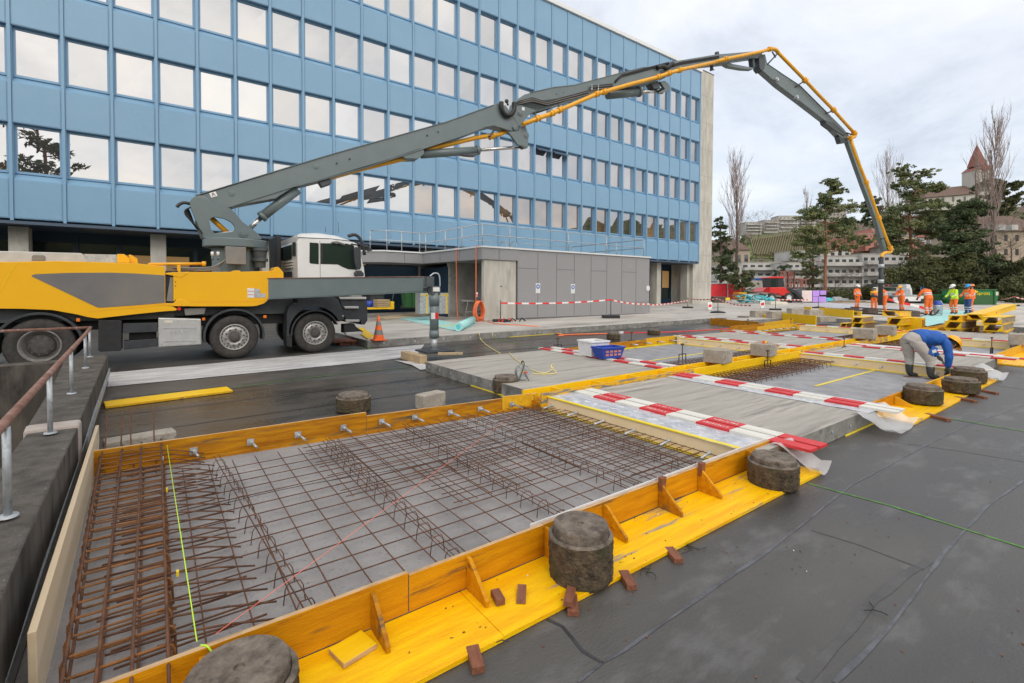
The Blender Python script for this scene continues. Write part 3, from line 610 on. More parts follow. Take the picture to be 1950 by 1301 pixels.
# round concrete weights
def weight_mesh(r, h, seed):
    rng = random.Random(seed); n = 96; prof = []
    b = MB(); rows = 28
    for i in range(rows+1):
        t = i/rows; z = .015 + t*(h*.80-.015); rr = r*(1.0 if t > .04 else .95)*(1-.02*(1-t))
        prof.append((rr, z, .0075 if t < .9 else .0025))
    prof += [(r*.98, h*.82, .002), (r*.89, h*.835, .001), (r*.855, h*.80, .001), (r*.855, h*.97, .0015), (r*.83, h*.998, .002), (r*.45, h*1.004, .004), (r*.10, h*1.0, .001), (r*.09, h*.96, 0), (.001, h*.955, 0)]
    vs = []; 
    for rr, z, am in prof:
        for k in range(n):
            a = 2*math.pi*k/n; nz = .5*mnoise.noise((math.cos(a)*4+seed, math.sin(a)*4, z*20)) + 1.1*mnoise.noise((math.cos(a)*11+seed, math.sin(a)*11, z*55)) + .7*mnoise.noise((math.cos(a)*26+seed, math.sin(a)*26, z*120))
            q = rr + am*nz; vs.append((q*math.cos(a), q*math.sin(a), z + am*.3*nz))
    fs = []; 
    for i in range(len(prof)-1):
        for k in range(n): fs.append((i*n+k, i*n+(k+1) % n, (i+1)*n+(k+1) % n, (i+1)*n+k))
    b.add(vs, fs, 0, True)
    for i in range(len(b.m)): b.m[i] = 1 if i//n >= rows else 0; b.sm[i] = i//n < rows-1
    b.f.append(list(range(n))[::-1]); b.m.append(0); b.sm.append(False)
    return b
WG = 'round concrete weights holding the formwork down'
def weight(x, y, h0, label, r=.195, h=.36, seed=1):
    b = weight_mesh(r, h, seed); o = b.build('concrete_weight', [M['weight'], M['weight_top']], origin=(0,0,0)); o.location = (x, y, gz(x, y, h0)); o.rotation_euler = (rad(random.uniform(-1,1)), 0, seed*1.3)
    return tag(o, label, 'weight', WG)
wp = {}
weight(.235, 2.075, .03, 'round concrete weight cut by the bottom edge of the photo, nearest the camera', .208, .272, 3)
weight(2.04, 2.08, .0, 'dark round concrete weight at the middle of the near formwork ledge', .192, .335, 1)
weight(4.37, 2.07, .0, 'round concrete weight at the far right end of the near formwork ledge', .205, .265, 5)
weight(9.17, 2.20, .03, 'round concrete weight left of three beside the bending worker', .235, .275, 7)
weight(10.62, 2.06, .03, 'middle one of three round concrete weights in front of the bending worker', .24, .245, 9)
weight(11.88, 2.20, .03, 'round concrete weight right of three, behind its two neighbours', .245, .27, 11)
weight(2.2, 6.78, .0, 'round concrete weight standing behind the rear board of the rebar bay', .235, .25, 13)
weight(4.62, 6.50, .0, 'round concrete weight at the corner of the slab with the cable reel', .215, .285, 15)
weight(10.55, 10.1, .0, 'leftmost round weight behind the far formwork, near the white crate', .22, .21, 17)
weight(12.2, 11.0, .0, 'middle round weight behind the far formwork', .225, .24, 19)
weight(14.7, 11.3, .0, 'right hand round weight behind the far formwork', .23, .2, 21)
for i, (px, py, l_) in enumerate([(1372, 616, 'low round weight by the far left yellow board'), (1415, 612, 'round weight standing on the short brown board in the distance'), (1483, 612, 'round weight behind the distant formwork corner')]):
    p = G(px, py); weight(p.x, p.y, .0, l_, .3, .26, 23+i)

# rear board of bay one, in two lengths
RG = 'rear boards of the rebar bay'
rb_ = thing('rear_formwork', (1, 5.75, .03), 'worn orange timber formwork board behind the rebar bay with a raised left half', 'formwork')
edgeboard('upright_board', (-.5,5.80), (2.0,5.70), .027, .0, .245, M['form_worn'], None, parent=rb_)
edgeboard('upright_board', (2.004,5.70), (3.84,5.50), .027, .0, .20, M['form_worn'], None, parent=rb_)
edgeboard('upright_board', (3.845,5.50), (4.40,5.40), .027, .0, .225, M['form_y'], None, parent=rb_)
b = MB(); gbeam(b, (-.4,5.765), (4.3,5.40), .02, .0, .05); b.build('kicker_board', M['form_worn'], rb_)
for i, (x, y) in enumerate([(.27,5.72),(.77,5.70),(1.23,5.68),(1.72,5.66),(2.17,5.64),(2.58,5.59),(3.05,5.53),(3.47,5.47),(3.96,5.42)]):
    b = MB(); z = gz(x,y,.115); b.obox((x,y,z),(1,0,0),.033,(0,1,0),.003,(0,0,1),.033); b.cyl((x,y,z),(x+.01,y-.05,z-.002),.017,10); b.cyl((x+.01,y-.05,z-.002),(x+.03,y-.19,z-.012),.0115,8)
    b.cyl((x,y-.004,z+.0),(x,y-.012,z),.026,12); b.build('tie_anchor', M['galv'], rb_)
# fleece floor of the bay
sheet('bay_floor', [(-.56,2.38),(4.56,2.38),(4.46,5.42),(2.0,5.70),(-.56,5.78)], .012, M['fleece'])
# plywood side board
b = MB(); a0, a1 = (-.437,2.68), (-.535,6.55)
b.hexa([(a0[0],a0[1],0),(a0[0]+.028,a0[1],0),(a1[0]+.028,a1[1],.02),(a1[0],a1[1],.02)], [(a0[0],a0[1],gz(*a0,.36)),(a0[0]+.028,a0[1],gz(*a0,.36)),(a1[0]+.028,a1[1],gz(*a1,.31)),(a1[0],a1[1],gz(*a1,.31))])
b.f = b.f
o = tag(b.build('plywood_board', [M['ply']], bevel=.003), 'pale new plywood board leaning upright along the parapet beside the rebar cage', 'board')
# ---- rebar cage
cage = thing('rebar_cage', (-.2, 4.2, .02), 'rusty reinforcement cage of closed stirrups and long bars beside the plywood board', 'rebar cage')
def cx0(y): return -.335 - (y-2.6)*.036      # left edge of the cage follows the wall
def bartube(b, pts, r, n=6, mi=0): b.tube(pts, r, n, mi)
rng = random.Random(3)
def stirrup(y, t=0):
    L_ = cx0(y); R2 = .045 + rng.uniform(-.008,.008) - (y-2.6)*.012; z0 = gz(0,y,.035); z1 = gz(0,y,.215) + rng.uniform(-.004,.004); r = .03; sk = rng.uniform(-.012,.012)
    P = [(R2+.02,y+sk,z0),(L_+r,y,z0),(L_+r*.3,y,z0+r*.3),(L_,y,z0+r),(L_,y,z1-r),(L_+r*.3,y,z1-r*.3),(L_+r,y,z1),(R2-r,y+sk,z1),(R2-r*.3,y+sk,z1-r*.3),(R2,y+sk,z1-r),(R2+.004,y+sk,z0+r)]
    return P
ys = [2.52+.145*i for i in range(23)]
for y in ys:
    b = MB(); bartube(b, stirrup(y), .0062, 7); b.build('stirrup', M['rebar_orange'], cage)
for fx, h_ in [(.04,.226),(.33,.226),(.62,.226),(.93,.226),(.3,.03),(.65,.03),(.97,.03),(.05,.11)]:
    b = MB(); f = lambda y: (cx0(y)*(1-fx)+.045*fx)
    bartube(b, [(f(2.38)-.0,2.2 if h_ > .2 and fx > .1 else 2.42,gz(0,2.38,h_+.004)), (f(4),4,gz(0,4,h_)), (f(5.9),5.93,gz(0,5.9,h_))], .007, 7); b.build('long_bar', M['rebar'], cage)
b = MB()
for y in ys[1:]:                          # straight ribbed bars lapped beside each stirrup, running into the bay
    y2 = y - .03; xl = cx0(y) + .10 + rng.uniform(0,.05); xr = .42 + rng.uniform(.0,.10) - (y-2.6)*.03
    z = gz(0,y,.19); bartube(b, [(xl,y2,z),(.06,y2+.004,z-.015),(xr*.55,y2,gz(0,y,.14)),(xr,y2-.005,gz(0,y,.085))] , .0055, 6)
    bartube(b, [(xl+.05,y2-.02,gz(0,y,.04)),(xr*.9,y2-.02,gz(0,y,.045))], .0055, 6)
    if rng.random() < .35: bartube(b, [(-.02,y2+.05,gz(0,y,.12)),(xr*.6,y2+.045,gz(0,y,.10))], .005, 6)
b.build('lap_bars', M['rebar'], cage)
for i, (x, x2, y2, h2) in enumerate([(-.43,-.43,6.5,.42),(-.31,-.31,6.6,.44),(-.2,-.24,6.65,.46),(-.03,-.05,6.55,.46)]):
    b = MB(); bartube(b, smooth_path([(x,5.5,.06),(x,5.85,.10),(x2,6.15,.22),(x2,y2-.1,gz(0,6,h2))]), .0065, 7); b.build('starter_bar', M['rebar'], cage)
for y, x in ((3.15,.07),(4.5,.04),(5.35,.02)):
    b = MB(); b.obox((x,y,gz(0,y,.20)),(1,0,0),.006,(0,1,0),.012,(0,0,1),.014); b.build('spacer_clip', M['sign_yellow' if y < 5.3 else 'plastic_white'], cage)
# ---- welded meshes
def welded(name, x0, x1, y0, y1, sx, sy, h, r, label, yskew=0, jit=.004, parent=None):
    b = MB(); n = int((x1-x0)/sx)+1; mrows = int((y1-y0)/sy)+1
    for i in range(n):
        x = x0+i*sx + rng.uniform(-jit,jit); b.tube([(x,y0-.05,gz(x,y0,h+.006)),(x+yskew/2,(y0+y1)/2,gz(x,(y0+y1)/2,h+.006+rng.uniform(-.008,.004))),(x+yskew,y1+.05,gz(x,y1,h+.006))], r, 5)
    for j in range(mrows):
        y = y0+j*sy + rng.uniform(-jit,jit); P = [(x0-.05+(x1-x0+.1)*t,y+.005*math.sin(t*9+j),gz(x0+(x1-x0)*t,y,h+rng.uniform(-.006,.003))) for t in (0,.33,.66,1)]; b.tube(P, r, 5)
    return tag(b.build(name, M['rebar']), label, 'rebar mesh')
welded('rebar_mesh', .17, 4.40, 2.46, 5.34, .2, .195, .05, .0042, 'large welded rebar mesh covering the whole floor of the near bay')
welded('rebar_mesh', 1.25, 3.0, 3.9, 5.38, .155, .13, .068, .004, 'smaller overlapping rebar mesh at the back middle of the near bay', .02)
welded('rebar_mesh', 3.42, 4.42, 2.62, 5.3, .2, .10, .085, .004, 'narrow dense rebar mesh along the foam joint of the near bay')
welded('rebar_mesh', 1.9, 3.3, 3.3, 4.1, .14, .19, .06, .004, 'short rebar mesh lapped in the centre of the near bay')
def chairs(x, y0, y1, label, h=.125, xs=0):
    b = MB(); n = int((y1-y0)/.2); fx = lambda y: x + xs*(y-y0)
    for w_, hh in ((-.02,h),(.02,h),(0,h-.05)): b.tube([(fx(y0)+w_,y0-.08,gz(x,y0,hh)),(fx((y0+y1)/2)+w_,(y0+y1)/2,gz(x,y0,hh)),(fx(y1)+w_,y1+.05,gz(x,y1,hh))], .003, 5)
    for i in range(n+1):
        y = y0+i*.2; X = fx(y); t = rng.uniform(-.01,.01); z = gz(X,y,.016)
        b.tube([(X-.055,y+t,z),(X-.045,y+t,z+.085),(X-.03,y,z+h-.01),(X+.03,y,z+h-.01),(X+.045,y-t,z+.085),(X+.055,y-t,z)], .0032, 5)
    return tag(b.build('rebar_chair_strip', M['rebar']), label, 'rebar support', 'wire support strips standing under the rebar')
chairs(.60, 2.62, 5.35, 'wire support strip closest to the rebar cage', xs=-.06)
chairs(1.45, 2.6, 5.3, 'second wire support strip counted from the rebar cage')
chairs(2.34, 2.6, 5.3, 'wire support strip through the middle of the near bay')
chairs(3.17, 2.6, 5.3, 'fourth wire support strip counted from the rebar cage')
chairs(3.98, 2.6, 5.25, 'wire support strip nearest the foam lined joint')
def cord(name, pts, r, m_, label, it=0, n=6, cat='cord', h=None):
    P = smooth_path(pts, it) if it else pts
    b = MB(); b.tube(P, r, n); return tag(b.build(name, m_), label, cat)
cord('string_line', [tuple(G(318,848,.235)), tuple(G(375,1222,.19))], .0028, M['lime_line'], 'lime yellow string line stretched across the bay beside the rebar cage', cat='string line')
cord('string_line', [tuple(G(998,775,.10)), tuple(G(410,1208,.235))], .0016, M['coral_line'], 'thin coral red string stretched diagonally over the rebar mesh', cat='string line')
cord('string_tie', smooth_path([(.13,2.385,gz(0,2,.245)),(.15,2.36,gz(0,2,.25)),(.165,2.35,gz(0,2,.225)),(.18,2.345,gz(0,2,.20))]), .004, M['lime_line'], 'yellow string tied round the top of the near formwork board', cat='string')
cord('tie_wire', smooth_path([(.2,4.35,gz(0,4,.05)),(.9,4.3,gz(1,4,.09)),(2.0,4.05,gz(2,4,.10)),(3.2,4.3,gz(3,4,.08)),(4.3,4.5,gz(4,4,.06))]), .003, M['black'], 'thin dark wire lying loosely across the rebar mesh', cat='wire')

# ---- loose pieces on and under the ledge
def loose(name, px, py, h, L_, W_, H_, rot, m_, label, cat, group=None, tilt=0, taper=None):
    p = G(px, py, h); b = MB(); lx, ly = L_/2, W_/2
    t = H_ if taper is None else taper
    b.hexa([(-lx,-ly,0),(lx,-ly,0),(lx,ly,0),(-lx,ly,0)], [(-lx,-ly,t),(lx,-ly,H_),(lx,ly,H_),(-lx,ly,t)])
    o = b.build(name, m_, origin=(0,0,0), bevel=.002); o.location = p; o.rotation_euler = (0, tilt, rad(rot)); return tag(o, label, cat, group)
WGp = 'reddish hardwood wedges on and under the ledge'
b = MB(); b.box((-.085,-.07,0),(.085,.07,.025))
for i in (0, 2, 3, 4, 5): b.m[i] = 1
o = b.build('board_offcut', [M['form_new'], M['ply_edge']], origin=(0,0,0), bevel=.002); o.location = G(672,1240,.031); o.rotation_euler = (0,0,rad(12)); tag(o, 'square bright yellow board offcut lying on the near ledge', 'board')
loose('wood_wedge', 948,1143,.031,.10,.05,.035,75,M['wedge'],'dark hardwood block lying on the ledge left of its red neighbour','wedge')
loose('wood_wedge', 993,1136,.031,.13,.05,.03,50,M['wedge'],'red hardwood wedge lying on the ledge right of the dark block','wedge',taper=.006)
loose('wood_wedge', 905,1262,.0,.14,.06,.034,70,M['wedge'],'red wedge sticking out under the ledge nearest the camera','wedge')
loose('wood_wedge', 1090,1157,.0,.15,.06,.03,50,M['wedge'],'lower of two stacked wedges under the ledge beside the middle round weight','wedge')
loose('wood_wedge', 1085,1140,.032,.17,.05,.03,40,M['wedge'],'upper of two stacked wedges beside the middle round weight','wedge',tilt=.08)
loose('wood_wedge', 1195,1110,.0,.15,.06,.034,60,M['wedge'],'red wedge under the ledge just right of the middle round weight','wedge')
loose('wood_wedge', 1283,1061,.0,.15,.06,.03,60,M['wedge'],'red wedge sticking out under the ledge between the two right hand weights','wedge')
for i, (px, py, l_) in enumerate([(1408,817.5,'wedge under the left corner of the yellow sheet by the three weights'),(1838,763,'nearest of the small wedges right of the three weights'),(1858,756,'middle small wedge right of the three weights'),(1880,748,'farthest small wedge right of the three weights')]):
    loose('wood_wedge', px if i else 1785, py if i else 797, .0, .30, .07, .035, 62, M['wedge'], l_, 'wedge')
def twigs(name, px, py, n, s, label, m_=None):
    p = G(px, py, .004); b = MB(); r = random.Random(px)
    for _ in range(n):
        a = r.uniform(0, 6.3); q = [Vector((p.x+r.uniform(-s,s)*.5, p.y+r.uniform(-s,s)*.35, p.z+.004))]
        for k in range(3): a += r.uniform(-.9,.9); q.append(q[-1]+Vector((math.cos(a)*s*.3, math.sin(a)*s*.3, r.uniform(-.002,.01))))
        b.tube(q, .0022, 4)
    return tag(b.build(name, m_ or M['black']), label, 'wire scraps')
twigs('wire_scraps', 915,1225,9,.12,'tangle of thin tie wire beside the nearest wedge under the ledge')
twigs('wire_scraps', 1225,1085,8,.14,'tangle of wire scraps under the ledge right of the middle weight')
twigs('wire_scraps', 1300,1045,9,.14,'wire scraps by the ledge edge between the right hand wedges')
twigs('wire_scraps', 1235,975,3,.10,'two bits of bent wire lying on the yellow ledge')
twigs('wire_scraps', 1238,725,14,.25,'dark twiggy scraps lying on the bare slab by the yellow rail',M['steel_dark'])
b = MB(); p = G(1665,1163,.006)
for a in ([(-.055,.03),(-.01,0),(.02,.01),(.05,.04)], [(-.01,0),(.005,-.03),(.0,-.06)]): b.tube(smooth_path([(p.x+x,p.y+y,p.z+.008) for x, y in a]), .0028, 5)
tag(b.build('bent_wire', M['black']), 'single bent black wire lying on the open dark membrane', 'wire')
b = MB(); r = random.Random(5)
for _ in range(150):
    px, py = r.choice([(r.uniform(1200,1700),r.uniform(900,1100)),(r.uniform(1050,1950),r.uniform(800,1300)),(r.uniform(600,1350),r.uniform(950,1250))])
    h = .004
    p = G(px, py, h)
    if PLK-.02 < p.y < 2.4 and p.x < 5: p = G(px, py, .032)
    elif p.y > 2.4 and p.x < 7.5: continue
    s = r.uniform(.002,.006); b.obox(p, (1,r.random(),0), s, (-r.random(),1,0), s*.6, (0,0,1), .002, 0 if r.random() < .06 else 1)
tag(b.build('debris', [M['plastic_white'], M['wedge']]), 'scattered small crumbs and splinters over the membrane', 'debris', kind='stuff')

# ================================================================== SLABS, JOINTS, MARKED PLANKS, FURTHER BAYS
def slab(x0, y0, x1, y1, label, h=.2):
    b = MB(); gbox(b, x0, y0, x1, y1, .004, h)
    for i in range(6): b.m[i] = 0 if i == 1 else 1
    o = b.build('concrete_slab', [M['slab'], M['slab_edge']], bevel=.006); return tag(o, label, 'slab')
slab(4.60,2.27,7.56,5.17,'bare concrete slab between two pairs of marked planks, nearest the camera')
slab(4.45,5.60,7.95,9.12,'concrete slab carrying the cable reel and the outrigger pad')
slab(12.25,2.3,14.9,5.2,'narrow concrete slab behind the bending worker')
slab(13.0,5.6,16.2,9.2,'far concrete slab between marked planks beyond the cube blocks')
slab(20.2,2.3,22.8,5.2,'distant concrete slab at the right edge of the photo')
for px, py in [(1585,823),(1619,812)]:
    p = PY(px, py, 2.27); b = MB(); b.cyl((p.x,2.268,p.z),(p.x,2.262,p.z),.022,10); tag(b.build('cast_in_sleeve', M['galv']), 'galvanised sleeve cast into the slab edge, %s' % ('left one' if px < 1600 else 'right one'), 'sleeve', 'sleeves in the slab edges')
r = random.Random(2)
for i in range(6):
    y = 6.7 + i*.45; b = MB(); b.obox((4.447,y,gz(4.45,y,.11)),(0,1,0),.022,(0,0,1),.026,(1,0,0),.003); tag(b.build('cast_in_sleeve', M['galv']), 'galvanised sleeve in the left edge of the cable reel slab', 'sleeve', 'row of sleeves in the left edge of the cable reel slab')
for i in range(16):
    x = 5.3 + i*.98; b = MB(); b.obox((x,13.597,gz(x,13.6,.10)),(1,0,0),.03,(0,0,1),.03,(0,1,0),.003); tag(b.build('cast_in_sleeve', M['galv']), 'galvanised sleeve in the long plaza slab edge', 'sleeve', 'row of sleeves along the plaza slab edge')
b = MB(); gbeam(b, (4.435,6.3),(4.435,7.3),.01,.0,.02); tag(b.build('kicker_strip', M['batten']), 'yellow strip at the foot of the cable reel slab', 'strip')
b = MB(); gbeam(b, (6.5,2.26),(7.4,2.26),.01,.0,.018); tag(b.build('kicker_strip', M['batten']), 'yellow strip at the foot of the near slab edge', 'strip')
b = MB(); gbeam(b, (9.8,13.585),(12.2,13.585),.01,.0,.015); tag(b.build('kicker_strip', M['batten']), 'yellow strip at the foot of the plaza slab edge', 'strip')
# joint strips: foam upstand with yellow batten, foil apron, dowels
def joint(x, y0, y1, where, foil_w=.45, side=1, dow=6, foil=True, xb=None):
    xb = x if xb is None else xb
    j = thing('insulated_joint', (x, (y0+y1)/2, gz(x,y0)), 'cream foam joint with yellow batten ' + where, 'joint')
    b = MB(); gbeam(b, (x,y1), (xb,y0), .03, .01, .195); b.build('foam_board', M['insul'], j)
    b = MB(); gbeam(b, (x-.005,y1), (xb-.005,y0), .05, .196, .212); b.build('capping_batten', M['batten'], j, bevel=.003)
    b = MB(); gbeam(b, (x-.03,y1), (xb-.03,y0), .03, .012, .03); b.build('foot_batten', M['batten'], j)
    if foil:
        b = MB(); n = 30; m_ = 6; vs = []
        for i in range(n+1):
            for k in range(m_+1):
                yy = y0+(y1-y0)*i/n; xx = x+.03+foil_w*k/m_; vs.append((xx,yy,gz(xx,yy,.206+.006*mnoise.noise((xx*9,yy*9,x)))))
        b.add(vs, [(i*(m_+1)+k,(i+1)*(m_+1)+k,(i+1)*(m_+1)+k+1,i*(m_+1)+k+1) for i in range(n) for k in range(m_)], 0, True); b.build('foil_apron', M['foil'], j)
    for i in range(dow):
        y = y0 + (y1-y0)*(i+.6)/(dow+.2); z = gz(x,y,.105); b = MB(); b.tube([(x-.02,y,z),(x-.05,y-.005,z-.003),(x-.20,y-.02,z-.012)], [.016,.012,.011], 8); b.sphere((x-.02,y,z), .022, 6)
        b.build('dowel', M['galv'], j)
    return j
joint(4.42, 2.42, 5.36, 'at the right end of the rebar bay', .62, xb=4.50)
joint(12.15, 2.42, 5.2, 'behind the boots of the bending worker', .3, dow=6)
joint(12.85, 5.6, 9.0, 'at the right end of the far left bay', .3, dow=6)
joint(19.4, 2.42, 5.2, 'in the bay beyond the bending worker', .3, dow=5)
joint(21.0, 5.6, 9.0, 'in the most distant bay', .3, dow=5)
def marked_plank(x, y0, y1, h, label, ph=0., x2=None, wd=.15, seg=.48):
    x2 = x if x2 is None else x2; b = MB(); L_ = y1-y0
    A0 = 1.98 if y0 < 4 else 5.68; n0 = math.ceil((y0+.01-A0)/.4); cuts = [0.]; c = A0+n0*.4
    while c < y1-.01: cuts.append(c-y0); c += .4
    cuts.append(L_); red = (n0-1+int(ph*10)) % 2 == 0
    for a, c in zip(cuts, cuts[1:]):
        xa = x+(x2-x)*a/L_; xc = x+(x2-x)*c/L_
        b.hexa([(xa-wd/2,y0+a,gz(xa,y0+a,h)),(xa+wd/2,y0+a,gz(xa,y0+a,h)),(xc+wd/2,y0+c,gz(xc,y0+c,h)),(xc-wd/2,y0+c,gz(xc,y0+c,h))], [(xa-wd/2,y0+a,gz(xa,y0+a,h+.026)),(xa+wd/2,y0+a,gz(xa,y0+a,h+.026)),(xc+wd/2,y0+c,gz(xc,y0+c,h+.026)),(xc-wd/2,y0+c,gz(xc,y0+c,h+.026))], 1 if red else 0)
        red = not red
    o = b.build('marked_plank', [M['plank_w'], M['plank_r']])
    return tag(o, label, 'plank', 'red and white marked planks holding down the joints')
marked_plank(4.98, 1.985, 5.15, .204, 'red and white marked plank nearest the foam joint of the rebar bay', 0, wd=.16)
marked_plank(5.18, 1.98, 5.17, .204, 'red and white marked plank second from the rebar bay', .1*0, wd=.16)
marked_plank(7.32, 1.985, 5.16, .206, 'marked plank on the left of the pair beside the slab with no worker', .1, wd=.13)
marked_plank(7.50, 1.985, 5.16, .206, 'marked plank on the right of the pair beside the worker bay', .1, wd=.13)
marked_plank(12.45, 1.985, 5.2, .206, 'marked plank passing right behind the bending worker', .1, wd=.14, seg=.5)
marked_plank(14.75, 2.0, 5.15, .206, 'left marked plank of the pair beyond the bending worker', .2, wd=.14)
marked_plank(15.05, 1.9, 5.15, .206, 'right marked plank of the pair beyond the bending worker', .7, wd=.14)
marked_plank(7.70, 5.65, 9.35, .206, 'marked plank on the far slab under the blue basket', .0, wd=.14)
marked_plank(8.05, 5.65, 9.35, .206, 'marked plank behind the blue basket', .5, wd=.14)
marked_plank(13.1, 5.65, 9.3, .206, 'marked plank just behind the far foam joint', .3, wd=.14)
marked_plank(13.5, 5.65, 9.3, .206, 'second marked plank behind the far foam joint', .8, wd=.14)
marked_plank(16.0, 5.6, 9.3, .206, 'left plank of the far pair on the distant slab', .4, wd=.14)
marked_plank(16.5, 5.6, 9.3, .206, 'right plank of the far pair on the distant slab', .9, wd=.14)
marked_plank(21.3, 5.6, 9.2, .206, 'far marked plank in front of the stacked yellow boxes', .2, wd=.14)
marked_plank(19.7, 2.1, 5.2, .206, 'far marked plank to the right of the helmeted worker', .6, wd=.14)
# worn white stencil marks on the red fields of the two nearest planks
r = random.Random(77)
for x, ys_ in ((4.98, (4.57, 3.77, 2.97)), (5.18, (4.57, 3.77, 2.97))):
    pk_ = [o for o in bpy.data.objects if o.get('label', '').startswith('red and white marked plank ' + ('nearest' if x < 5.1 else 'second'))][0]
    for y0 in ys_:
        b = MB()
        for i in range(9):
            y = y0-.13+i*.034; w_ = r.uniform(.010,.014); hh = r.uniform(.012,.026); z = gz(x,y,.2308)
            for q in range(3):
                if r.random() < .8: b.box((x-.024+q*.017,y,z),(x-.024+q*.017+r.uniform(.008,.014),y+w_*2*r.uniform(.6,1),z+.0006))
        b.build('worn_stencil', M['plank_w'], pk_)
# lettering helper
def lettering(txt, size, loc, rotz, m_, name, parent=None, label=None, cat=None, rotx=0, ext=.001, align='CENTER'):
    cu = bpy.data.curves.new(name, 'FONT'); cu.body = txt; cu.size = size; cu.extrude = ext; cu.align_x = align; cu.align_y = 'CENTER'
    t_ = bpy.data.objects.new('tmp', cu); COL.objects.link(t_); bpy.context.view_layer.update()
    me = bpy.data.meshes.new_from_object(t_.evaluated_get(bpy.context.evaluated_depsgraph_get())); bpy.data.objects.remove(t_)
    me.materials.clear(); me.materials.append(m_); o = bpy.data.objects.new(name, me); COL.objects.link(o)
    if parent: o.parent = parent; loc = Vector(loc) - parent_loc(parent)
    o.location = loc; o.rotation_euler = (rotx, 0, rotz)
    if label: tag(o, label, cat)
    return o
# sheet lining of the apron between joint and planks
def apron(x0, y0, x1, y1, h, m_, name='plastic_sheet', label='', amp=.01):
    b = MB(); n = 26; m2 = 8; vs = []
    for i in range(n+1):
        for k in range(m2+1):
            yy = y0+(y1-y0)*i/n; xx = x0+(x1-x0)*k/m2; vs.append((xx,yy,gz(xx,yy,h+amp*mnoise.noise((xx*7,yy*7,x0)))))
    b.add(vs, [(i*(m2+1)+k,(i+1)*(m2+1)+k,(i+1)*(m2+1)+k+1,i*(m2+1)+k+1) for i in range(n) for k in range(m2)], 0, True)
    return tag(b.build(name, m_), label, 'sheet')
apron(7.05,2.2,7.75,5.15,.213*.97,M['foil'],label='crinkled foil sheet under the pair of planks beside the worker bay',amp=.002)
apron(7.75,2.5,8.1,5.1,.12,M['plastic_white'],label='white plastic sheet hanging into the worker bay',amp=.03)
apron(7.85,5.7,8.3,9.2,.202,M['foil'],label='foil sheet by the white crate and blue basket',amp=.003)
apron(15.2,2.3,15.7,5.2,.205,M['plastic_white'],label='white sheet along the planks beyond the worker',amp=.01)
b = MB()  # clear film slumping over the slab corner
def drape(px, py, w_, label):
    p = G(px, py, .2); b = MB(); n = 14; vs = []
    for i in range(n+1):
        for k in range(n+1):
            u = i/n; v = k/n; x = p.x + (u-.5)*w_*1.1; y = 2.31 - v*.42; z = gz(x,y,.225 if v < .15 else .225-.21*min(1,(v-.15)*1.6)) + .012*mnoise.noise((u*5,v*5,px)) + .10*(abs(u-.5)*2)**2*v
            vs.append((x,y,z))
    b.add(vs, [(i*(n+1)+k,(i+1)*(n+1)+k,(i+1)*(n+1)+k+1,i*(n+1)+k+1) for i in range(n) for k in range(n)], 0, True)
    return tag(b.build('plastic_film', M['film']), label, 'film')
drape(1675,784,.85,'clear plastic film slumped over the slab corner under the planks')
drape(1530,856,.28,'clear plastic film hanging under the red plank ends at the near joint')
drape(1895,704,.9,'clear plastic film over the slab corner right of the bending worker')
# floors of the bays (grey fleece, recessed) and their rebar
sheet('bay_floor', patch(7.58,2.38,12.13,5.2), .012, M['fleece_old'])
sheet('bay_floor', patch(8.3,5.6,12.83,9.0), .012, M['fleece_old'])
sheet('bay_floor', patch(15.2,2.38,19.4,5.2), .012, M['fleece_old'])
sheet('bay_floor', patch(16.6,5.6,21.0,9.0), .012, M['fleece_old'])
def tape(a, c, label): b = MB(); gbeam(b, a, c, .05, .016, .02); return tag(b.build('yellow_tape', M['batten']), label, 'tape')
tape((9.45,2.42),(9.95,5.1),'yellow tape line on the floor of the worker bay') if False else tape(tuple(G(1553,737)[:2]), tuple(G(1672,705)[:2]), 'yellow tape line across the floor of the worker bay')
tape(tuple(G(1228,690)[:2]), tuple(G(1345,673)[:2]), 'yellow tape line across the far left bay')
tape((20.5,2.9),(20.5,5.1),'yellow tape line behind the helmet of the bending worker')
welded('rebar_mesh', 7.9, 12.0, 4.45, 5.12, .12, .10, .11, .006, 'dense rebar mat at the back of the worker bay')
welded('rebar_mesh', 7.9, 11.6, 4.5, 5.1, .15, .12, .05, .006, 'lower rebar mat under the dense mat of the worker bay')
welded('rebar_mesh', 8.6, 12.7, 5.7, 6.5, .12, .10, .11, .006, 'dense rebar mat at the front of the far left bay')
welded('rebar_mesh', 15.5, 19.2, 4.4, 5.1, .14, .12, .11, .007, 'dense rebar mat behind the back of the bending worker')
welded('rebar_mesh', 16.9, 20.8, 5.7, 6.6, .14, .12, .11, .007, 'dense rebar mat in the distant right bay')
b = MB()
for i in range(20): x = 8.0+i*.2; b.tube([(x,4.42,gz(x,4.4,.11)),(x,4.40,gz(x,4.4,.02))], .0055, 5)
tag(b.build('rebar_chair_strip', M['rebar']), 'row of bent rebar feet hanging under the mat of the worker bay', 'rebar support')
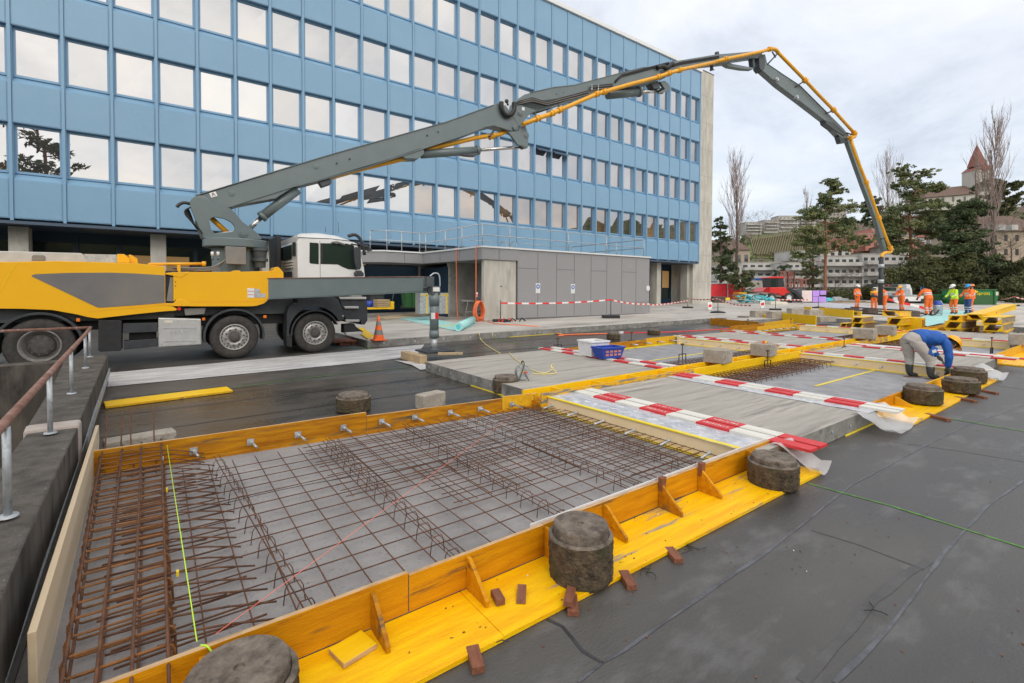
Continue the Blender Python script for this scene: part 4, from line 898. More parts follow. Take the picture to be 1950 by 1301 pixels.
# rail pair of boards along the middle line
md = thing('double_rail_formwork', (10, 5.35, .1), 'long double yellow rail formwork with cross battens dividing the near bays from the far bays', 'formwork')
def rboard(p, q, face, h0=.0, h1=.25, th=.03):
    b = MB(); gbeam(b, p, q, th, h0, h1)
    b.build('rail_board', face, md, bevel=.003)
rboard((4.30,5.20),(7.9,5.20),M['form_stain'],.0,.262); rboard((7.91,5.20),(12.2,5.20),M['form_new'],.0,.255); rboard((12.21,5.20),(18,5.20),M['form_stain'],.0,.255); rboard((18.01,5.2),(31,5.2),M['form_new'],.0,.27)
rboard((4.22,5.52),(9.0,5.52),M['form_new'],.0,.262); rboard((9.01,5.52),(18,5.52),M['form_new'],.0,.262); rboard((18.01,5.52),(31,5.52),M['form_y'],.0,.262)
for i in range(22):
    x = 4.75+i*.85; b = MB(); gbox(b, x, 5.216, x+.03, 5.504, .05, .25); b.build('cross_batten', M['form_new'], md)
b = MB(); gbox(b, 4.3,5.22,26,5.50,.02,.13); b.build('filler_board', M['form_worn'], md)
# far formwork line
fl = thing('far_formwork', (12, 9.2, .1), 'orange worn formwork boards closing the far side of the far left bay', 'formwork')
for p, q, h, f in [((7.9,9.25),(9.6,9.25),.17,'form_worn'),((9.9,9.2),(11.6,9.2),.20,'form_worn'),((11.61,9.2),(13.3,9.2),.235,'form_y')]:
    b = MB(); gbeam(b, p, q, .03, 0, h); b.build('upright_board', M[f], fl, bevel=.003)
b = MB(); gbeam(b, (9.6,9.1),(13.2,9.1),.03,.0,.04); b.build('foot_batten', M['batten'], fl)
for i in range(5): x = 10.3+i*.6; b = MB(); z = gz(x,9.1,.12); b.cyl((x,9.18,z),(x+.05,8.95,z-.01),.017,8); b.build('tie_anchor', M['galv'], fl)
fl2 = thing('far_formwork', (19, 9.4, .1), 'most distant worn formwork line with small tie pins', 'formwork')
for p, q, h, f in [((16.2,9.6),(18.6,9.5),.2,'form_worn'),((18.6,9.5),(21.8,9.3),.235,'form_y')]:
    b = MB(); gbeam(b, p, q, .03, 0, h); b.build('upright_board', M[f], fl2, bevel=.003)
for i in range(6): x = 18.2+i*.55; b = MB(); z = gz(x,9.1,.10); b.cyl((x,9.4,z),(x+.05,9.15,z-.01),.02,8); b.build('tie_anchor', M['galv'], fl2)
# formwork sheet with the three weights
f2 = thing('edge_formwork', (10, 2.2, .03), 'yellow edge formwork and flat ledge carrying the three round weights', 'formwork')
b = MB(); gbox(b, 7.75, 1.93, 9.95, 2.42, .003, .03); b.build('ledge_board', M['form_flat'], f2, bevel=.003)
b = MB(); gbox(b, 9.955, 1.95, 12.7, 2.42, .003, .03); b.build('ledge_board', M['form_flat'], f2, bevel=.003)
b = MB(); gbeam(b, (7.75,2.43),(9.4,2.43),.028,.0,.18); b.build('upright_board', M['form_x'], f2); b = MB(); gbeam(b, (9.405,2.43),(12.5,2.43),.028,.0,.16); b.build('upright_board', M['form_y'], f2)
for x in (8.15, 8.7, 10.15, 11.2):
    b = MB(); z = gz(x, 2.4, .03); b.prism([(x,2.41,z),(x,2.41,z+.12),(x,2.38,z+.12),(x,2.20,z+.03),(x,2.20,z)], (.024,0,0)); b.build('brace', M['form_y'], f2)
f3 = thing('edge_formwork', (16, 2.2, .05), 'yellow edge formwork cut off by the right edge of the photo', 'formwork')
b = MB(); gbox(b, 15.4, 1.9, 22, 2.42, .003, .03); b.build('ledge_board', M['form_flat'], f3); b = MB(); gbeam(b, (15.5,2.44),(22,2.44),.028,.0,.22); b.build('upright_board', M['form_y'], f3)
# clamps
def clamp(x, y, h, label):
    t = thing('steel_clamp', (x, y, gz(x,y,.2)), label, 'clamp', 'dark steel clamps gripping the forms'); z = gz(x,y,0)
    b = MB(); b.box((x-.008,y-.008,z+.06),(x+.008,y+.008,z+h)); b.build('stem', M['steel_dark'], t)
    b = MB(); b.box((x-.045,y-.018,z+h),(x+.045,y+.018,z+h+.035)); b.build('head', M['steel_dark'], t)
    b = MB(); b.tube([(x-.13,y,z+.05),(x-.13,y,z+.2),(x-.11,y,z+.215),(x+.11,y,z+.215),(x+.13,y,z+.2),(x+.13,y,z+.05)], .011, 6); b.build('hoop', M['black'], t)
clamp(10.35,5.05,.40,'steel clamp at the left end of the plank behind the worker bay'); p = G(1285,690,.0); clamp(p.x,p.y-.2,.42,'steel clamp in the far left bay between the basket and the cube blocks')
p = G(1197,662,.0); clamp(p.x,p.y-.1,.42,'steel clamp at the corner of the far foam joint'); p = G(1062,672); clamp(p.x,p.y,.36,'steel clamp beside the white crate')
p = G(1607,676); clamp(p.x,p.y,.42,'steel clamp left of the two distant cube blocks'); p = G(1506,628); clamp(p.x,p.y,.42,'steel clamp at the most distant formwork corner')
p = G(1888,678); clamp(p.x,p.y,.45,'steel clamp right of the bending worker'); p = G(1938,668); clamp(p.x,p.y,.5,'steel clamp at the right edge of the photo'); p = G(1598,672); p = G(1424,628); clamp(p.x,p.y,.40,'small steel clamp in front of the low round weight')
# concrete blocks
def cblock(px, py, w_, d_, h_, rot, label, h0=.255, z=None):
    p = G(px, py, h0); b = MB(); b.box((-w_/2,-d_/2,0),(w_/2,d_/2,h_)); o = b.build('concrete_block', M['block'], origin=(0,0,0), bevel=.02, seg=3); o.location = p; o.rotation_euler = (0,0,rad(rot)); return tag(o, label, 'block', 'concrete blocks weighing down the forms')
cblock(1367,690,.42,.42,.27,8,'cube block with a bolt, left one of the near pair on the yellow rail')
cblock(1454,677,.42,.42,.27,8,'cube block with a colourful scrap on top on the yellow rail')
cblock(1647,645,.52,.5,.30,8,'left cube block of the distant pair on the rail'); cblock(1686,638,.52,.5,.30,8,'right cube block of the distant pair on the rail')
cblock(820,775,.42,.20,.21,14,'long beige concrete block on the wet membrane behind the rebar bay',0)
cblock(268,850,.62,.22,.13,10,'pale concrete beam behind the starter bars',0)
cblock(1940,656,.8,.4,.3,8,'grey block at the right edge of the photo on the yellow form',.2)
for i, (px, py, l_) in enumerate([(1447,607,'leftmost block of the distant row'),(1479,609,'second block from the left in the distant row'),(1515,601,'upper left block of the distant row'),(1549,605,'upper right block of the distant row'),(1570,613,'low flat block at the right of the distant row')]):
    cblock(px, py, .95, .4, .42 if i < 4 else .25, -20, l_, .12)
b = MB(); p = G(1457,655,.52); b.tube([(p.x,p.y,p.z),(p.x+.05,p.y,p.z+.06),(p.x+.1,p.y,p.z+.02)], .012, 6, 0); b.obox((p.x-.06,p.y,p.z+.03),(1,0,0),.02,(0,1,0),.02,(0,0,1),.04,1); tag(b.build('rag', [M['sign_yellow'], M['orange']]), 'small orange and yellow scrap on top of the cube block', 'scrap')
# yellow boards lying about on the left
b = MB(); a = (-.64,9.10); c = (.95,9.28); gbeam(b, a, c, .42, .012, .045)
for i in (0, 2, 3, 4, 5): b.m[i] = 1
tag(b.build('yellow_board', [M['form_new'], M['form_y']], bevel=.003), 'bright yellow board lying flat on the wet membrane near the parapet', 'board')
# board wall pieces in the far field
def fboard(pa, pb, hb, h, m_, label, th=.04):
    a = G(*pa, hb); c = G(*pb, hb); b = MB(); gbeam(b, (a.x,a.y), (c.x,c.y), th, hb, hb+h); return tag(b.build('formwork_board', M[m_], bevel=.004), label, 'board')
fboard((1353,618),(1445,627),.0,.30,'form_worn','weathered orange board closing the end of the plaza slab')
fboard((1390,632),(1455,626),.0,.22,'form_worn','short worn brown board in front of the low round weights')
fboard((1455,626),(1510,618),.0,.25,'form_y','narrow yellow board ending at the distant clamp')
fboard((1430,606),(1466,612),.05,.30,'form_new','bright yellow board at the left of the distant blocks')
fboard((1490,612),(1554,619),.05,.42,'form_new','long bright yellow panel between the distant blocks')
fboard((1531,598),(1545,600),.15,.45,'form_new','small bright yellow piece between the upper distant blocks')
fboard((1560,601),(1625,608),.15,.45,'form_new','bright yellow panel behind the stacked box forms')
fboard((1580,596),(1640,602),.2,.25,'form_new','far yellow strip under the dark steel beams')
# trapezoidal box forms in stacks: px, py mark the foot of the near vertical edge
def boxform(px, py, h0, L_, W_, H_, rot, label, wood='wood_raw', tilt=0, flip=1):
    a = rad(rot); p = G(px, py, 0); p = Vector((p.x+math.cos(a)*L_/2-math.sin(a)*W_/2, p.y+math.sin(a)*L_/2+math.cos(a)*W_/2, 0)); p.z = gz(p.x, p.y, h0)
    t = thing('box_form', p, label, 'box form', 'hollow yellow box forms in stacks'); t.rotation_euler = (0, tilt, a); k = .022; s = flip
    def part(n, b, m_): o = b.build(n, m_, origin=(0,0,0)); o.parent = t; o.location = (0,0,0)
    b = MB(); b.box((-L_/2-.01,-W_/2-.02,H_-k),(L_/2,W_/2+.02,H_)); part('top_board', b, M['form_new'])
    b = MB(); b.box((-L_/2-.01,-W_/2-.02,0),(L_/2,W_/2+.02,k)); part('bottom_board', b, M['form_new'])
    b = MB(); b.box((-L_/2+.02,-W_/2,k),(L_/2,-W_/2+k,H_-k)); part('side_board', b, M[wood])
    b = MB(); b.box((-L_/2+.02,W_/2-k,k),(L_/2,W_/2,H_-k)); part('side_board', b, M['form_y'])
    b = MB(); q = lambda y, z: (-L_/2, y, z); g = W_*.32
    for tri in ([(-W_/2,k),(-W_/2+g,k),(-W_/2,H_-k)], [(W_/2,k),(W_/2,H_-k),(W_/2-g,H_-k)]) if s > 0 else ([(W_/2,k),(W_/2-g,k),(W_/2,H_-k)], [(-W_/2,k),(-W_/2,H_-k),(-W_/2+g,H_-k)]):
        c = MB(); c.prism([q(y, z) for y, z in tri], (.025,0,0)); part('end_cleat', c, M['form_new'])
    b = MB(); b.obox((-.1*L_,-W_/2-.008,H_/2),(1,0,0),.03,(0,0,1),.03,(0,1,0),.006); part('bolt_plate', b, M['galv'])
    return t
boxform(1643,628,.0,1.75,.40,.26,2,'lower box form of the left stack'); boxform(1642,613.5+14.5,.265,1.6,.38,.24,4,'upper box form of the left stack')
boxform(1612,625,.0,.9,.24,.2,2,'small wedge shaped form left of the left stack')
boxform(1713,634,.0,1.9,.50,.27,4,'lower box form of the middle stack','form_y'); boxform(1716,634,.28,1.7,.45,.28,-2,'second box form of the middle stack','form_y')
boxform(1700,632,.0,1.2,.42,.26,6,'box form half hidden behind the middle stack','form_y')
boxform(1712,632,.57,1.8,.55,.22,3,'top box form of the middle stack, tipped','form_new',.03,-1)
b = MB(); p = G(1757,632); b.box((p.x-.25,p.y-.02,p.z),(p.x+.25,p.y+.5,p.z+.55)); b.box((p.x-.18,p.y-.03,p.z+.06),(p.x+.18,p.y-.022,p.z+.49),1); tag(b.build('upright_box_form', [M['form_new'], M['form_worn']], bevel=.01), 'open yellow box form standing upright right of the middle stack', 'box form')
boxform(1832,641,.0,1.5,.44,.25,0,'lower box form of the small stack right of the helmet','wood_grey'); boxform(1830,641,.255,1.6,.46,.27,-4,'upper box form of the small stack right of the helmet','wood_grey')
boxform(1828,640,.53,1.5,.34,.2,-8,'yellow form lying across the small stack','form_new')
boxform(1916,647,.0,2.2,.46,.25,4,'bottom box form of the tall right hand stack','wood_raw'); boxform(1910,647,.255,2.3,.48,.25,2,'second box form of the tall right hand stack','wood_grey')
boxform(1907,647,.51,2.3,.48,.24,0,'third box form of the tall right hand stack','wood_grey')
boxform(1868,642,.76,3.6,.38,.20,-6,'long tilted yellow form on top of the tall right hand stack','form_new',-.09,-1)
boxform(1878,636,.0,1.2,.4,.3,0,'box form wedged between the two right hand stacks','form_y')
# steel beams on the plaza
for i, (pa, pb, l_) in enumerate([((1512,592),(1700,601),'long dark steel beam lying nearest the workers feet'),((1560,588),(1760,598),'dark steel beam in the middle of the parallel beams'),((1620,586),(1745,594),'short dark steel beam farthest back')]):
    a = G(*pa, .30); c = G(*pb, .30); b = MB(); b.beam((a.x,a.y,a.z+.03),(c.x,c.y,c.z+.03),.03,.06); b.beam((a.x,a.y,a.z+.065),(c.x,c.y,c.z+.065),.12,.012); b.beam((a.x,a.y,a.z),(c.x,c.y,c.z),.12,.012); tag(b.build('steel_beam', M['steel_dark']), l_, 'beam')
for i, (px, py, l_) in enumerate([(1622,596,'dark timber packer under the left end of the beams'),(1657,598,'dark timber packer right of its neighbour under the beams'),(1735,603,'dark timber packer by the box form stack')]):
    cb = cblock(px, py, .8, .35, .3, -20, l_, .2); cb.data.materials[0] = M['steel_dark']; cb['category'] = 'packer'; cb['group'] = 'dark packers under the steel beams'; cb.name = 'timber_packer'
# ================================================================== TRUCK MOUNTED CONCRETE PUMP
TY = 13.30
A_ = lambda pts: crop(0, 380, 3.826, pts)
B_ = lambda pts: crop(330, 330, 3.335, pts)
truck = thing('concrete_pump_truck', (1.0, 14.6, gz(1,14.6)), 'yellow and grey concrete pump truck with white cab and long jointed boom', 'truck')
def side(name, pts, m_, depth=.1, y=TY, parent=truck, bevel=.008):
    b = MB(); b.prism([PY(p[0], p[1], y) for p in pts], (0, depth, 0)); return b.build(name, m_, parent, bevel=bevel)
ol = A_([(-1100,462),(0,455),(120,454),(400,448),(700,455),(1000,466),(1200,488),(1204,545),(1206,755),(1290,797),(1285,810),(1200,815),(1000,835),(710,868),(640,858),(560,838),(380,806),(150,797),(0,796),(-1100,800)])
body = side('rear_body', ol, M['pump_yellow'], .9)
side('grey_panel', A_([(230,560),(236,550),(260,544),(500,535),(800,533),(1000,540),(1200,553),(1201,753),(1000,770),(740,788),(715,788),(690,778)]), M['decal_grey'], .01, TY-.008, body, 0)
side('panel_crease', A_([(120,456),(126,456),(8,655),(-60,780),(-68,780),(0,655)]), M['form_new'], .006, TY-.005, body, 0)
side('lower_crease', A_([(640,812),(1000,785),(1206,763),(1206,768),(1000,790),(650,820)]), M['pipe_yellow'], .006, TY-.004, body, 0)
side('deck_plate', A_([(-900,372),(0,376),(590,391),(605,400),(632,448),(632,470),(-900,470)]), M['alu'], .05, TY+.5)
side('deck_plate', A_([(612,400),(848,402),(860,460),(632,460)]), M['galv'], .05, TY+.8)
side('deck_hatch', A_([(232,410),(245,404),(318,405),(328,415),(328,447),(230,447)]), M['box_grey'], .02, TY+.47)
side('yellow_lug', A_([(852,398),(905,398),(945,430),(945,462),(855,460)]), M['pump_yellow'], .05, TY+.55)
side('yellow_lug', A_([(938,402),(952,402),(1002,432),(1004,466),(945,462)]), M['pump_yellow'], .05, TY+.65)
ob = side('outrigger_housing', B_([(0,632),(90,628),(380,626),(382,618),(425,618),(427,626),(636,620),(645,600),(660,594),(676,602),(700,632),(700,666),(662,670),(662,725),(655,745),(620,790),(575,828),(530,842),(490,846),(107,846),(70,830),(0,812)]), M['pump_yellow'], .55)
side('lower_crease', B_([(100,815),(560,812),(585,800),(590,803),(560,817),(102,820)]), M['pipe_yellow'], .006, TY-.004, ob, 0)
side('safety_sticker', B_([(470,729),(514,731),(514,791),(471,790)]), M['white_paint'], .004, TY-.006, ob, 0)
for yy in (748, 770): side('sticker_line', B_([(472,yy),(512,yy+1),(512,yy+4),(472,yy+3)]), M['red'], .003, TY-.009, ob, 0)
side('safety_sticker', B_([(516,734),(550,736),(550,790),(516,790)]), M['galv'], .004, TY-.006, ob, 0); side('safety_sticker', B_([(552,763),(586,764),(586,789),(552,789)]), M['galv'], .004, TY-.006, ob, 0)
for px, py in ((14,716),(14,690),(12,806),(640,706)):
    b = MB(); p = PY(330+px/3.335, 330+py/3.335, TY); b.cyl((p.x,TY-.006,p.z),(p.x,TY+.01,p.z),.012,10); b.build('bolt', M['black'], ob)
side('hinge_gap', A_([(1206,520),(1300,520),(1275,565),(1275,790),(1206,790)]), M['black'], .3, TY+.06)
side('hinge_plate', A_([(1240,566),(1262,566),(1262,745),(1212,740)]), M['box_grey'], .02, TY+.03)
side('hinge_cap', A_([(1206,536),(1265,530),(1375,532),(1320,570),(1262,556),(1206,545)]), M['pump_yellow'], .06, TY-.012)
side('hinge_cap', A_([(1206,757),(1262,756),(1300,728),(1345,730),(1390,778),(1262,778),(1206,770)]), M['pump_yellow'], .06, TY-.012)
side('yellow_lug', A_([(1290,478),(1315,478),(1315,530),(1290,530)]), M['pump_yellow'], .05, TY+.1)
b = MB(); b.tube([PY(*q,TY+.4) for q in A_([(1080,472),(1480,468)])], .035, 10); b.tube([PY(*q,TY+.4) for q in A_([(1470,468),(1500,470)])], .06, 10); b.build('delivery_pipe', M['pipe_yellow'], truck)
# chassis
zt = gz(0, 14.6)
b = MB(); b.box((-5.2,13.95,zt+.78),(4.55,14.2,zt+1.08)); b.box((-5.2,15.05,zt+.78),(4.55,15.3,zt+1.08)); b.box((-5.2,14.2,zt+.85),(4.5,15.05,zt+.95)); b.build('chassis_frame', M['black'], truck)
b = MB(); b.box((.3,13.7,zt+1.05),(2.8,15.6,zt+1.5)); b.box((-5,13.6,zt+1.0),(.3,15.6,zt+1.3)); b.box((2.6,14.0,zt+.95),(3.2,15.3,zt+1.6)); b.build('subframe', M['boom_dark'], truck)
side('battery_cover', A_([(716,885),(725,878),(880,880),(886,890),(886,1092),(878,1104),(728,1110),(716,1100)]), M['black'], .45, TY+.02)
side('tool_box', A_([(895,905),(1150,898),(1150,965),(895,974)]), M['dark_plastic'], .3, TY+.04); side('tool_box', A_([(900,1032),(1152,1014),(1152,1070),(904,1095)]), M['dark_plastic'], .3, TY+.04)
side('tank_bracket', A_([(940,975),(1140,965),(1140,1015),(940,1030)]), M['black'], .2, TY+.3)
fuel = side('fuel_tank', A_([(1152,862),(1465,870),(1467,1058),(1155,1078)]), M['alu'], .55, TY+.0, bevel=.02)
for y0, y1 in ((930,934),(1026,1030)):
    side('tank_rib', A_([(1190,y0+8),(1300,y0),(1430,y0+2),(1430,y0+9),(1300,y0+7),(1190,y0+14)]), M['galv'], .012, TY-.012, fuel, 0)
for q in [(1180,885),(1297,884),(1412,878),(1178,1058),(1297,1050),(1410,1044)]:
    b = MB(); p = PY(q[0]/3.826, 380+q[1]/3.826, TY); b.cyl((p.x,TY-.01,p.z),(p.x,TY+.01,p.z),.014,10); b.build('bolt', M['galv'], fuel)
p = PY(1310/3.826, 380+970/3.826, TY)
lettering('MAN', .16, (p.x, TY-.004, p.z), 0, M['galv'], 'lettering', fuel, rotx=rad(90), ext=.004)
side('warning_label', A_([(1200,880),(1258,880),(1258,902),(1200,900)]), M['cream'], .003, TY-.005, fuel, 0)
side('control_valve_block', A_([(1340,795),(1500,790),(1490,835),(1350,845)]), M['box_grey'], .15, TY+.1)
b = MB(); p = PY(1305/3.826, 380+797/3.826, TY); b.cyl((p.x,TY-.05,p.z),(p.x,TY+.05,p.z),.035,12); b.build('stop_button', M['red'], truck)
for cr_ in (A_([(555,866),(583,866),(583,890),(555,890)]), A_([(1473,862),(1495,862),(1495,882),(1473,882)]), B_([(573,903),(593,903),(593,920),(573,920)]), A_([(1500,862),(1500,862),(1500,862)])[:0]):
    if cr_: side('side_marker', cr_, M['orange_light'], .05, TY-.02)
# wheels
def wheel(cx, y0, r, deep):
    t = bpy.data.objects.new('wheel', None); COL.objects.link(t); z = gz(cx, 13.4)+r; t.parent = truck; t.location = Vector((cx,y0,z)) - parent_loc(truck); t['_o'] = (cx, y0, z)
    tw = .30; ax = (0,1,0); c = (cx, y0, z); n = 40
    b = MB(); b.lathe([(r*.60,.03),(r*.66,.0),(r*.80,-.012),(r*.93,.0),(r*.985,.03),(r,.06),(r,tw-.05),(r*.98,tw-.02),(r*.6,tw)], c, ax, n); b.build('tyre', M['rubber'], t)
    b = MB()
    if not deep: b.lathe([(r*.61,.03),(r*.60,.008),(r*.55,.012),(r*.53,.05),(r*.49,.06),(r*.44,.03),(r*.30,.02),(r*.28,.035),(.0001,.035)], c, ax, n)
    else: b.lathe([(r*.61,.03),(r*.60,.008),(r*.55,.015),(r*.51,.16),(r*.42,.17),(.0001,.17)], c, ax, n)
    b.build('rim', M['rim'] if not deep else M['rim_deep'], t)
    b = MB(); d = .0 if not deep else .13
    b.lathe([(r*.22,.05+d),(r*.215,-.005+d),(r*.17,-.02+d),(.0001,-.022+d)], c, ax, 24)
    if deep: b.lathe([(r*.42,.168),(r*.40,.10),(r*.24,.09),(.0001,.09)], c, ax, 24)
    b.build('hub', M['rim_dark'], t)
    for k in range(10):
        a = 2*math.pi*(k+.3)/10; rr = r*(.37 if not deep else .33); b = MB(); q = (cx+rr*math.cos(a), y0+(.028 if not deep else .10), z+rr*math.sin(a)); b.cyl((q[0],q[1]-.03,q[2]),(q[0],q[1]+.02,q[2]),.022 if not deep else .018,8); b.build('wheel_nut', M['rim_dark'], t)
    if not deep:
        b = MB()
        for k in range(20):
            a = 2*math.pi*k/20; rr = r*.515; b.obox((cx+rr*math.cos(a),y0+.048,z+rr*math.sin(a)),(math.cos(a),0,math.sin(a)),.012,(-math.sin(a),0,math.cos(a)),.018,(0,1,0),.006)
        b.build('vent_slots', M['black'], t)
    return t
wx = [PY(76,663,13.35).x, PY(447,644.5,13.35).x, PY(600.8,634.4,13.35).x]
for i, x in enumerate(wx): wheel(x, 13.34, .52 if i else .545, i == 0)
wheel(wx[0]-1.4, 13.34, .53, True)
for x in wx + [wx[0]-1.4]:
    b = MB(); z = gz(x,15)+.52; b.lathe([(.001,.0),(.3,0),(.34,.02),(.51,.02),(.52,.05),(.52,.28),(.3,.3)], (x,15.45,z), (0,1,0), 32); b.build('far_wheel', M['rubber'], truck)
    b = MB(); b.cyl((x,13.6,z),(x,15.5,z),.09,12); b.build('axle', M['black'], truck)
def guard(cx, r0, a0, a1, z_off, name='mudguard', wdt=.42, th=.05, flare=0):
    z = gz(cx,13.4)+.52+z_off; b = MB(); n = 16; vs = []
    for i in range(n+1):
        a = rad(a0+(a1-a0)*i/n)
        for rr, yy in ((r0,TY+.01),(r0+th,TY+.01),(r0+th,TY+wdt),(r0,TY+wdt)): vs.append((cx+rr*math.cos(a)*(1+flare), yy, z+rr*math.sin(a)))
    b.add(vs, [(i*4+k,i*4+(k+1)%4,(i+1)*4+(k+1)%4,(i+1)*4+k) for i in range(n) for k in range(4)], 0, False); b.f += [[0,1,2,3],[n*4+3,n*4+2,n*4+1,n*4]]; b.m += [0,0]; b.sm += [False]*2
    return b.build(name, M['dark_plastic'], truck, bevel=.006)
guard(wx[1], .60, -12, 192, .04); guard(wx[0], .62, 10, 175, .03); guard(wx[0]-1.4, .62, 10, 175, .03)
# cab
CBX0, CBX1, CY0, CY1 = 2.92, 4.66, 13.38, 15.85
def cz(y): return PY(330+1000/3.335, 330+y/3.335, CY0).z
cab = bpy.data.objects.new('cab', None); COL.objects.link(cab); cab.parent = truck; cab.location = Vector((3.8,14.6,1.5)) - parent_loc(truck); cab['_o'] = (3.8,14.6,1.5)
sidepts = B_([(792,700),(790,560),(788,440),(800,408),(1000,420),(1150,438),(1172,450),(1190,520),(1212,600),(1218,655),(1218,700)])
P0 = [PY(q[0], q[1], CY0) for q in sidepts]
b = MB(); b.prism(P0, (0, CY1-CY0, 0)); b.build('cab_body', M['white_paint'], cab, bevel=.03, seg=3)
# domed roof over the cab
xs = [PY(330+v/3.335, 450, CY0).x for v in (792, 850, 950, 1060, 1130, 1172)]; zt_ = [PY(330+1000/3.335, 330+v/3.335, CY0).z for v in (408, 412, 418, 428, 436, 450)]
b = MB(); vs = []; ny = 14
zsid = [P0[3].z+.0, P0[3].z, P0[4].z, P0[5].z+.02, P0[5].z, P0[6].z]; dome = [.10,.20,.24,.22,.15,.0]
for i, x in enumerate(xs):
    for k in range(ny+1):
        t = k/ny; q = 1-abs(2*t-1)**5; vs.append((x, CY0+.01+(CY1-CY0-.02)*t, zsid[i]-.02+dome[i]*q))
b.add(vs, [(i*(ny+1)+k,(i+1)*(ny+1)+k,(i+1)*(ny+1)+k+1,i*(ny+1)+k+1) for i in range(len(xs)-1) for k in range(ny)], 0, True)
b.box((xs[0]+.001, CY0+.06, zsid[0]-.1),(xs[0]+.04, CY1-.06, zsid[0]+.07)); b.build('cab_roof', M['white_paint'], cab)
b = MB(); b.tube([PY(330+790/3.335,330+408/3.335,CY0-.004)] + [PY(q[0],q[1]-1,CY0-.004) for q in sidepts[4:7]], .010, 6); b.build('drip_rail', M['black'], cab)
side('side_window', B_([(866,440),(918,443),(924,450),(924,578),(872,574),(865,565)]), M['cab_glass'], .01, CY0-.006, cab, 0)
side('door_window', B_([(934,444),(1100,447),(1146,458),(1166,560),(1168,614),(1110,610),(1075,596),(1045,580),(935,577)]), M['black'], .008, CY0-.005, cab, 0)
side('door_glass', B_([(952,450),(1098,453),(1140,464),(1158,560),(1160,606),(1110,602),(1075,588),(1048,573),(952,570)]), M['cab_glass'], .008, CY0-.012, cab, 0)
side('door_seam', B_([(929,430),(932,430),(935,665),(932,665)]), M['box_grey'], .004, CY0-.003, cab, 0)
def rear(name, y0, y1, z0, z1, m_, d=.01): b = MB(); b.box((CBX0-.012-d, y0, z0),(CBX0-.010, y1, z1)); return b.build(name, m_, cab)
rx = P0[1].x; CBX0 = rx
rear('rear_window', 14.0, 15.35, cz(545), cz(455), M['cab_glass'], .02); rear('rear_window', 13.55, 13.85, cz(530), cz(445), M['cab_glass'], .02)
for i in range(3): rear('vent_rib', 13.9, 15.2, cz(600-18*i), cz(594-18*i), M['cream'], .03)
rear('rear_vent', 14.0, 15.2, cz(665), cz(625), M['black'], .02)
b = MB(); fx = P0[-1].x
b.hexa([(fx+.006,CY0+.12,cz(600)),(fx+.02,CY0+.12,cz(600)),(fx+.02,CY1-.12,cz(600)),(fx+.006,CY1-.12,cz(600))],[(fx-.15,CY0+.2,cz(455)),(fx-.13,CY0+.2,cz(455)),(fx-.13,CY1-.2,cz(455)),(fx-.15,CY1-.2,cz(455))]); b.build('windscreen', M['cab_glass'], cab)
b = MB(); mp_ = lambda x, y, Y_=TY-.15: PY(330+x/3.335, 330+y/3.335, Y_)
b.tube([mp_(1130,450,CY0),mp_(1165,455),mp_(1180,470)], .018, 8); b.tube([mp_(1165,440,CY0),mp_(1200,462),mp_(1240,475)], .018, 8); b.build('mirror_arm', M['black'], cab)
for nm, o_ in (('wing_mirror',[(1148,478),(1160,468),(1182,470),(1190,500),(1196,590),(1188,612),(1165,608),(1152,560)]), ('wing_mirror',[(1150,635),(1165,618),(1195,618),(1212,635),(1212,655),(1155,655)]), ('kerb_mirror',[(1215,462),(1232,455),(1262,480),(1266,493),(1240,495),(1222,485)])):
    b = MB(); b.prism([mp_(*q) for q in o_], (0,.10,0)); b.build(nm, M['dark_plastic'], cab, bevel=.02)
b = MB(); b.tube([mp_(1005,442,CY0-.03),mp_(1040,436,CY0-.1),mp_(1088,455,CY0-.1)], .03, 8); b.build('sun_visor', M['box_grey'], cab)
for x0, y0, x1, y1 in ((966,375,968,342),(1050,378,1047,310)):
    b = MB(); b.tube([mp_(x0,y0,13.7),mp_(x1,y1,13.7)], .006, 5); b.build('aerial', M['black'], cab)
b = MB(); b.tube(smooth_path([PY(330+x/3.335,330+y/3.335,14.6) for x, y in [(1110,400),(1150,388),(1180,405),(1205,450),(1215,520)]],1), .05, 8); b.build('snorkel', M['dark_plastic'], cab)
b = MB(); p = mp_(652,520,15.0); b.box((p.x-.06,14.6,p.z-.5),(p.x+.06,15.7,p.z+.5)); b.build('air_intake', M['black'], truck, bevel=.02)
# front fender and steps
def arc_px(cx, cy, r, a0, a1, n=12): return [(cx+r*math.cos(rad(a0+(a1-a0)*i/n)), cy-r*1.0*math.sin(rad(a0+(a1-a0)*i/n))) for i in range(n+1)]
fen = [(722,1030),(722,900),(735,850),(790,822),(786,792),(840,786),(1020,786),(1048,800),(1070,850),(1088,900),(1084,932),(1062,930)] + arc_px(903,1015,168,25,180) + [(735,1050)]
side('front_fender', B_(fen), M['dark_plastic'], .5, TY+.02)
guard(wx[2], .575, 20, 185, .0, 'wheel_arch', .3, .035)
st = side('step_box', B_([(1052,786),(1222,786),(1232,830),(1234,935),(1215,962),(1195,962),(1190,938),(1095,930),(1075,860)]), M['dark_plastic'], 2.4, TY+.05)
for x0, x1, y in ((1052,1226,786),(1083,1178,845),(1092,1183,930)):
    side('step_tread', B_([(x0,y),(x1,y),(x1,y+14),(x0+8,y+14)]), M['alu'], .12, TY-.02, st)
side('lower_step', B_([(1095,1012),(1195,1006),(1204,1014),(1200,1024),(1098,1028)]), M['alu'], .14, TY-.02); side('step_hanger', B_([(1085,960),(1150,955),(1160,975),(1204,1003),(1204,1012),(1085,1015)]), M['black'], .3, TY+.06)
side('mudflap', B_([(715,1020),(755,1020),(755,1105),(722,1100)]), M['black'], .4, TY+.04)
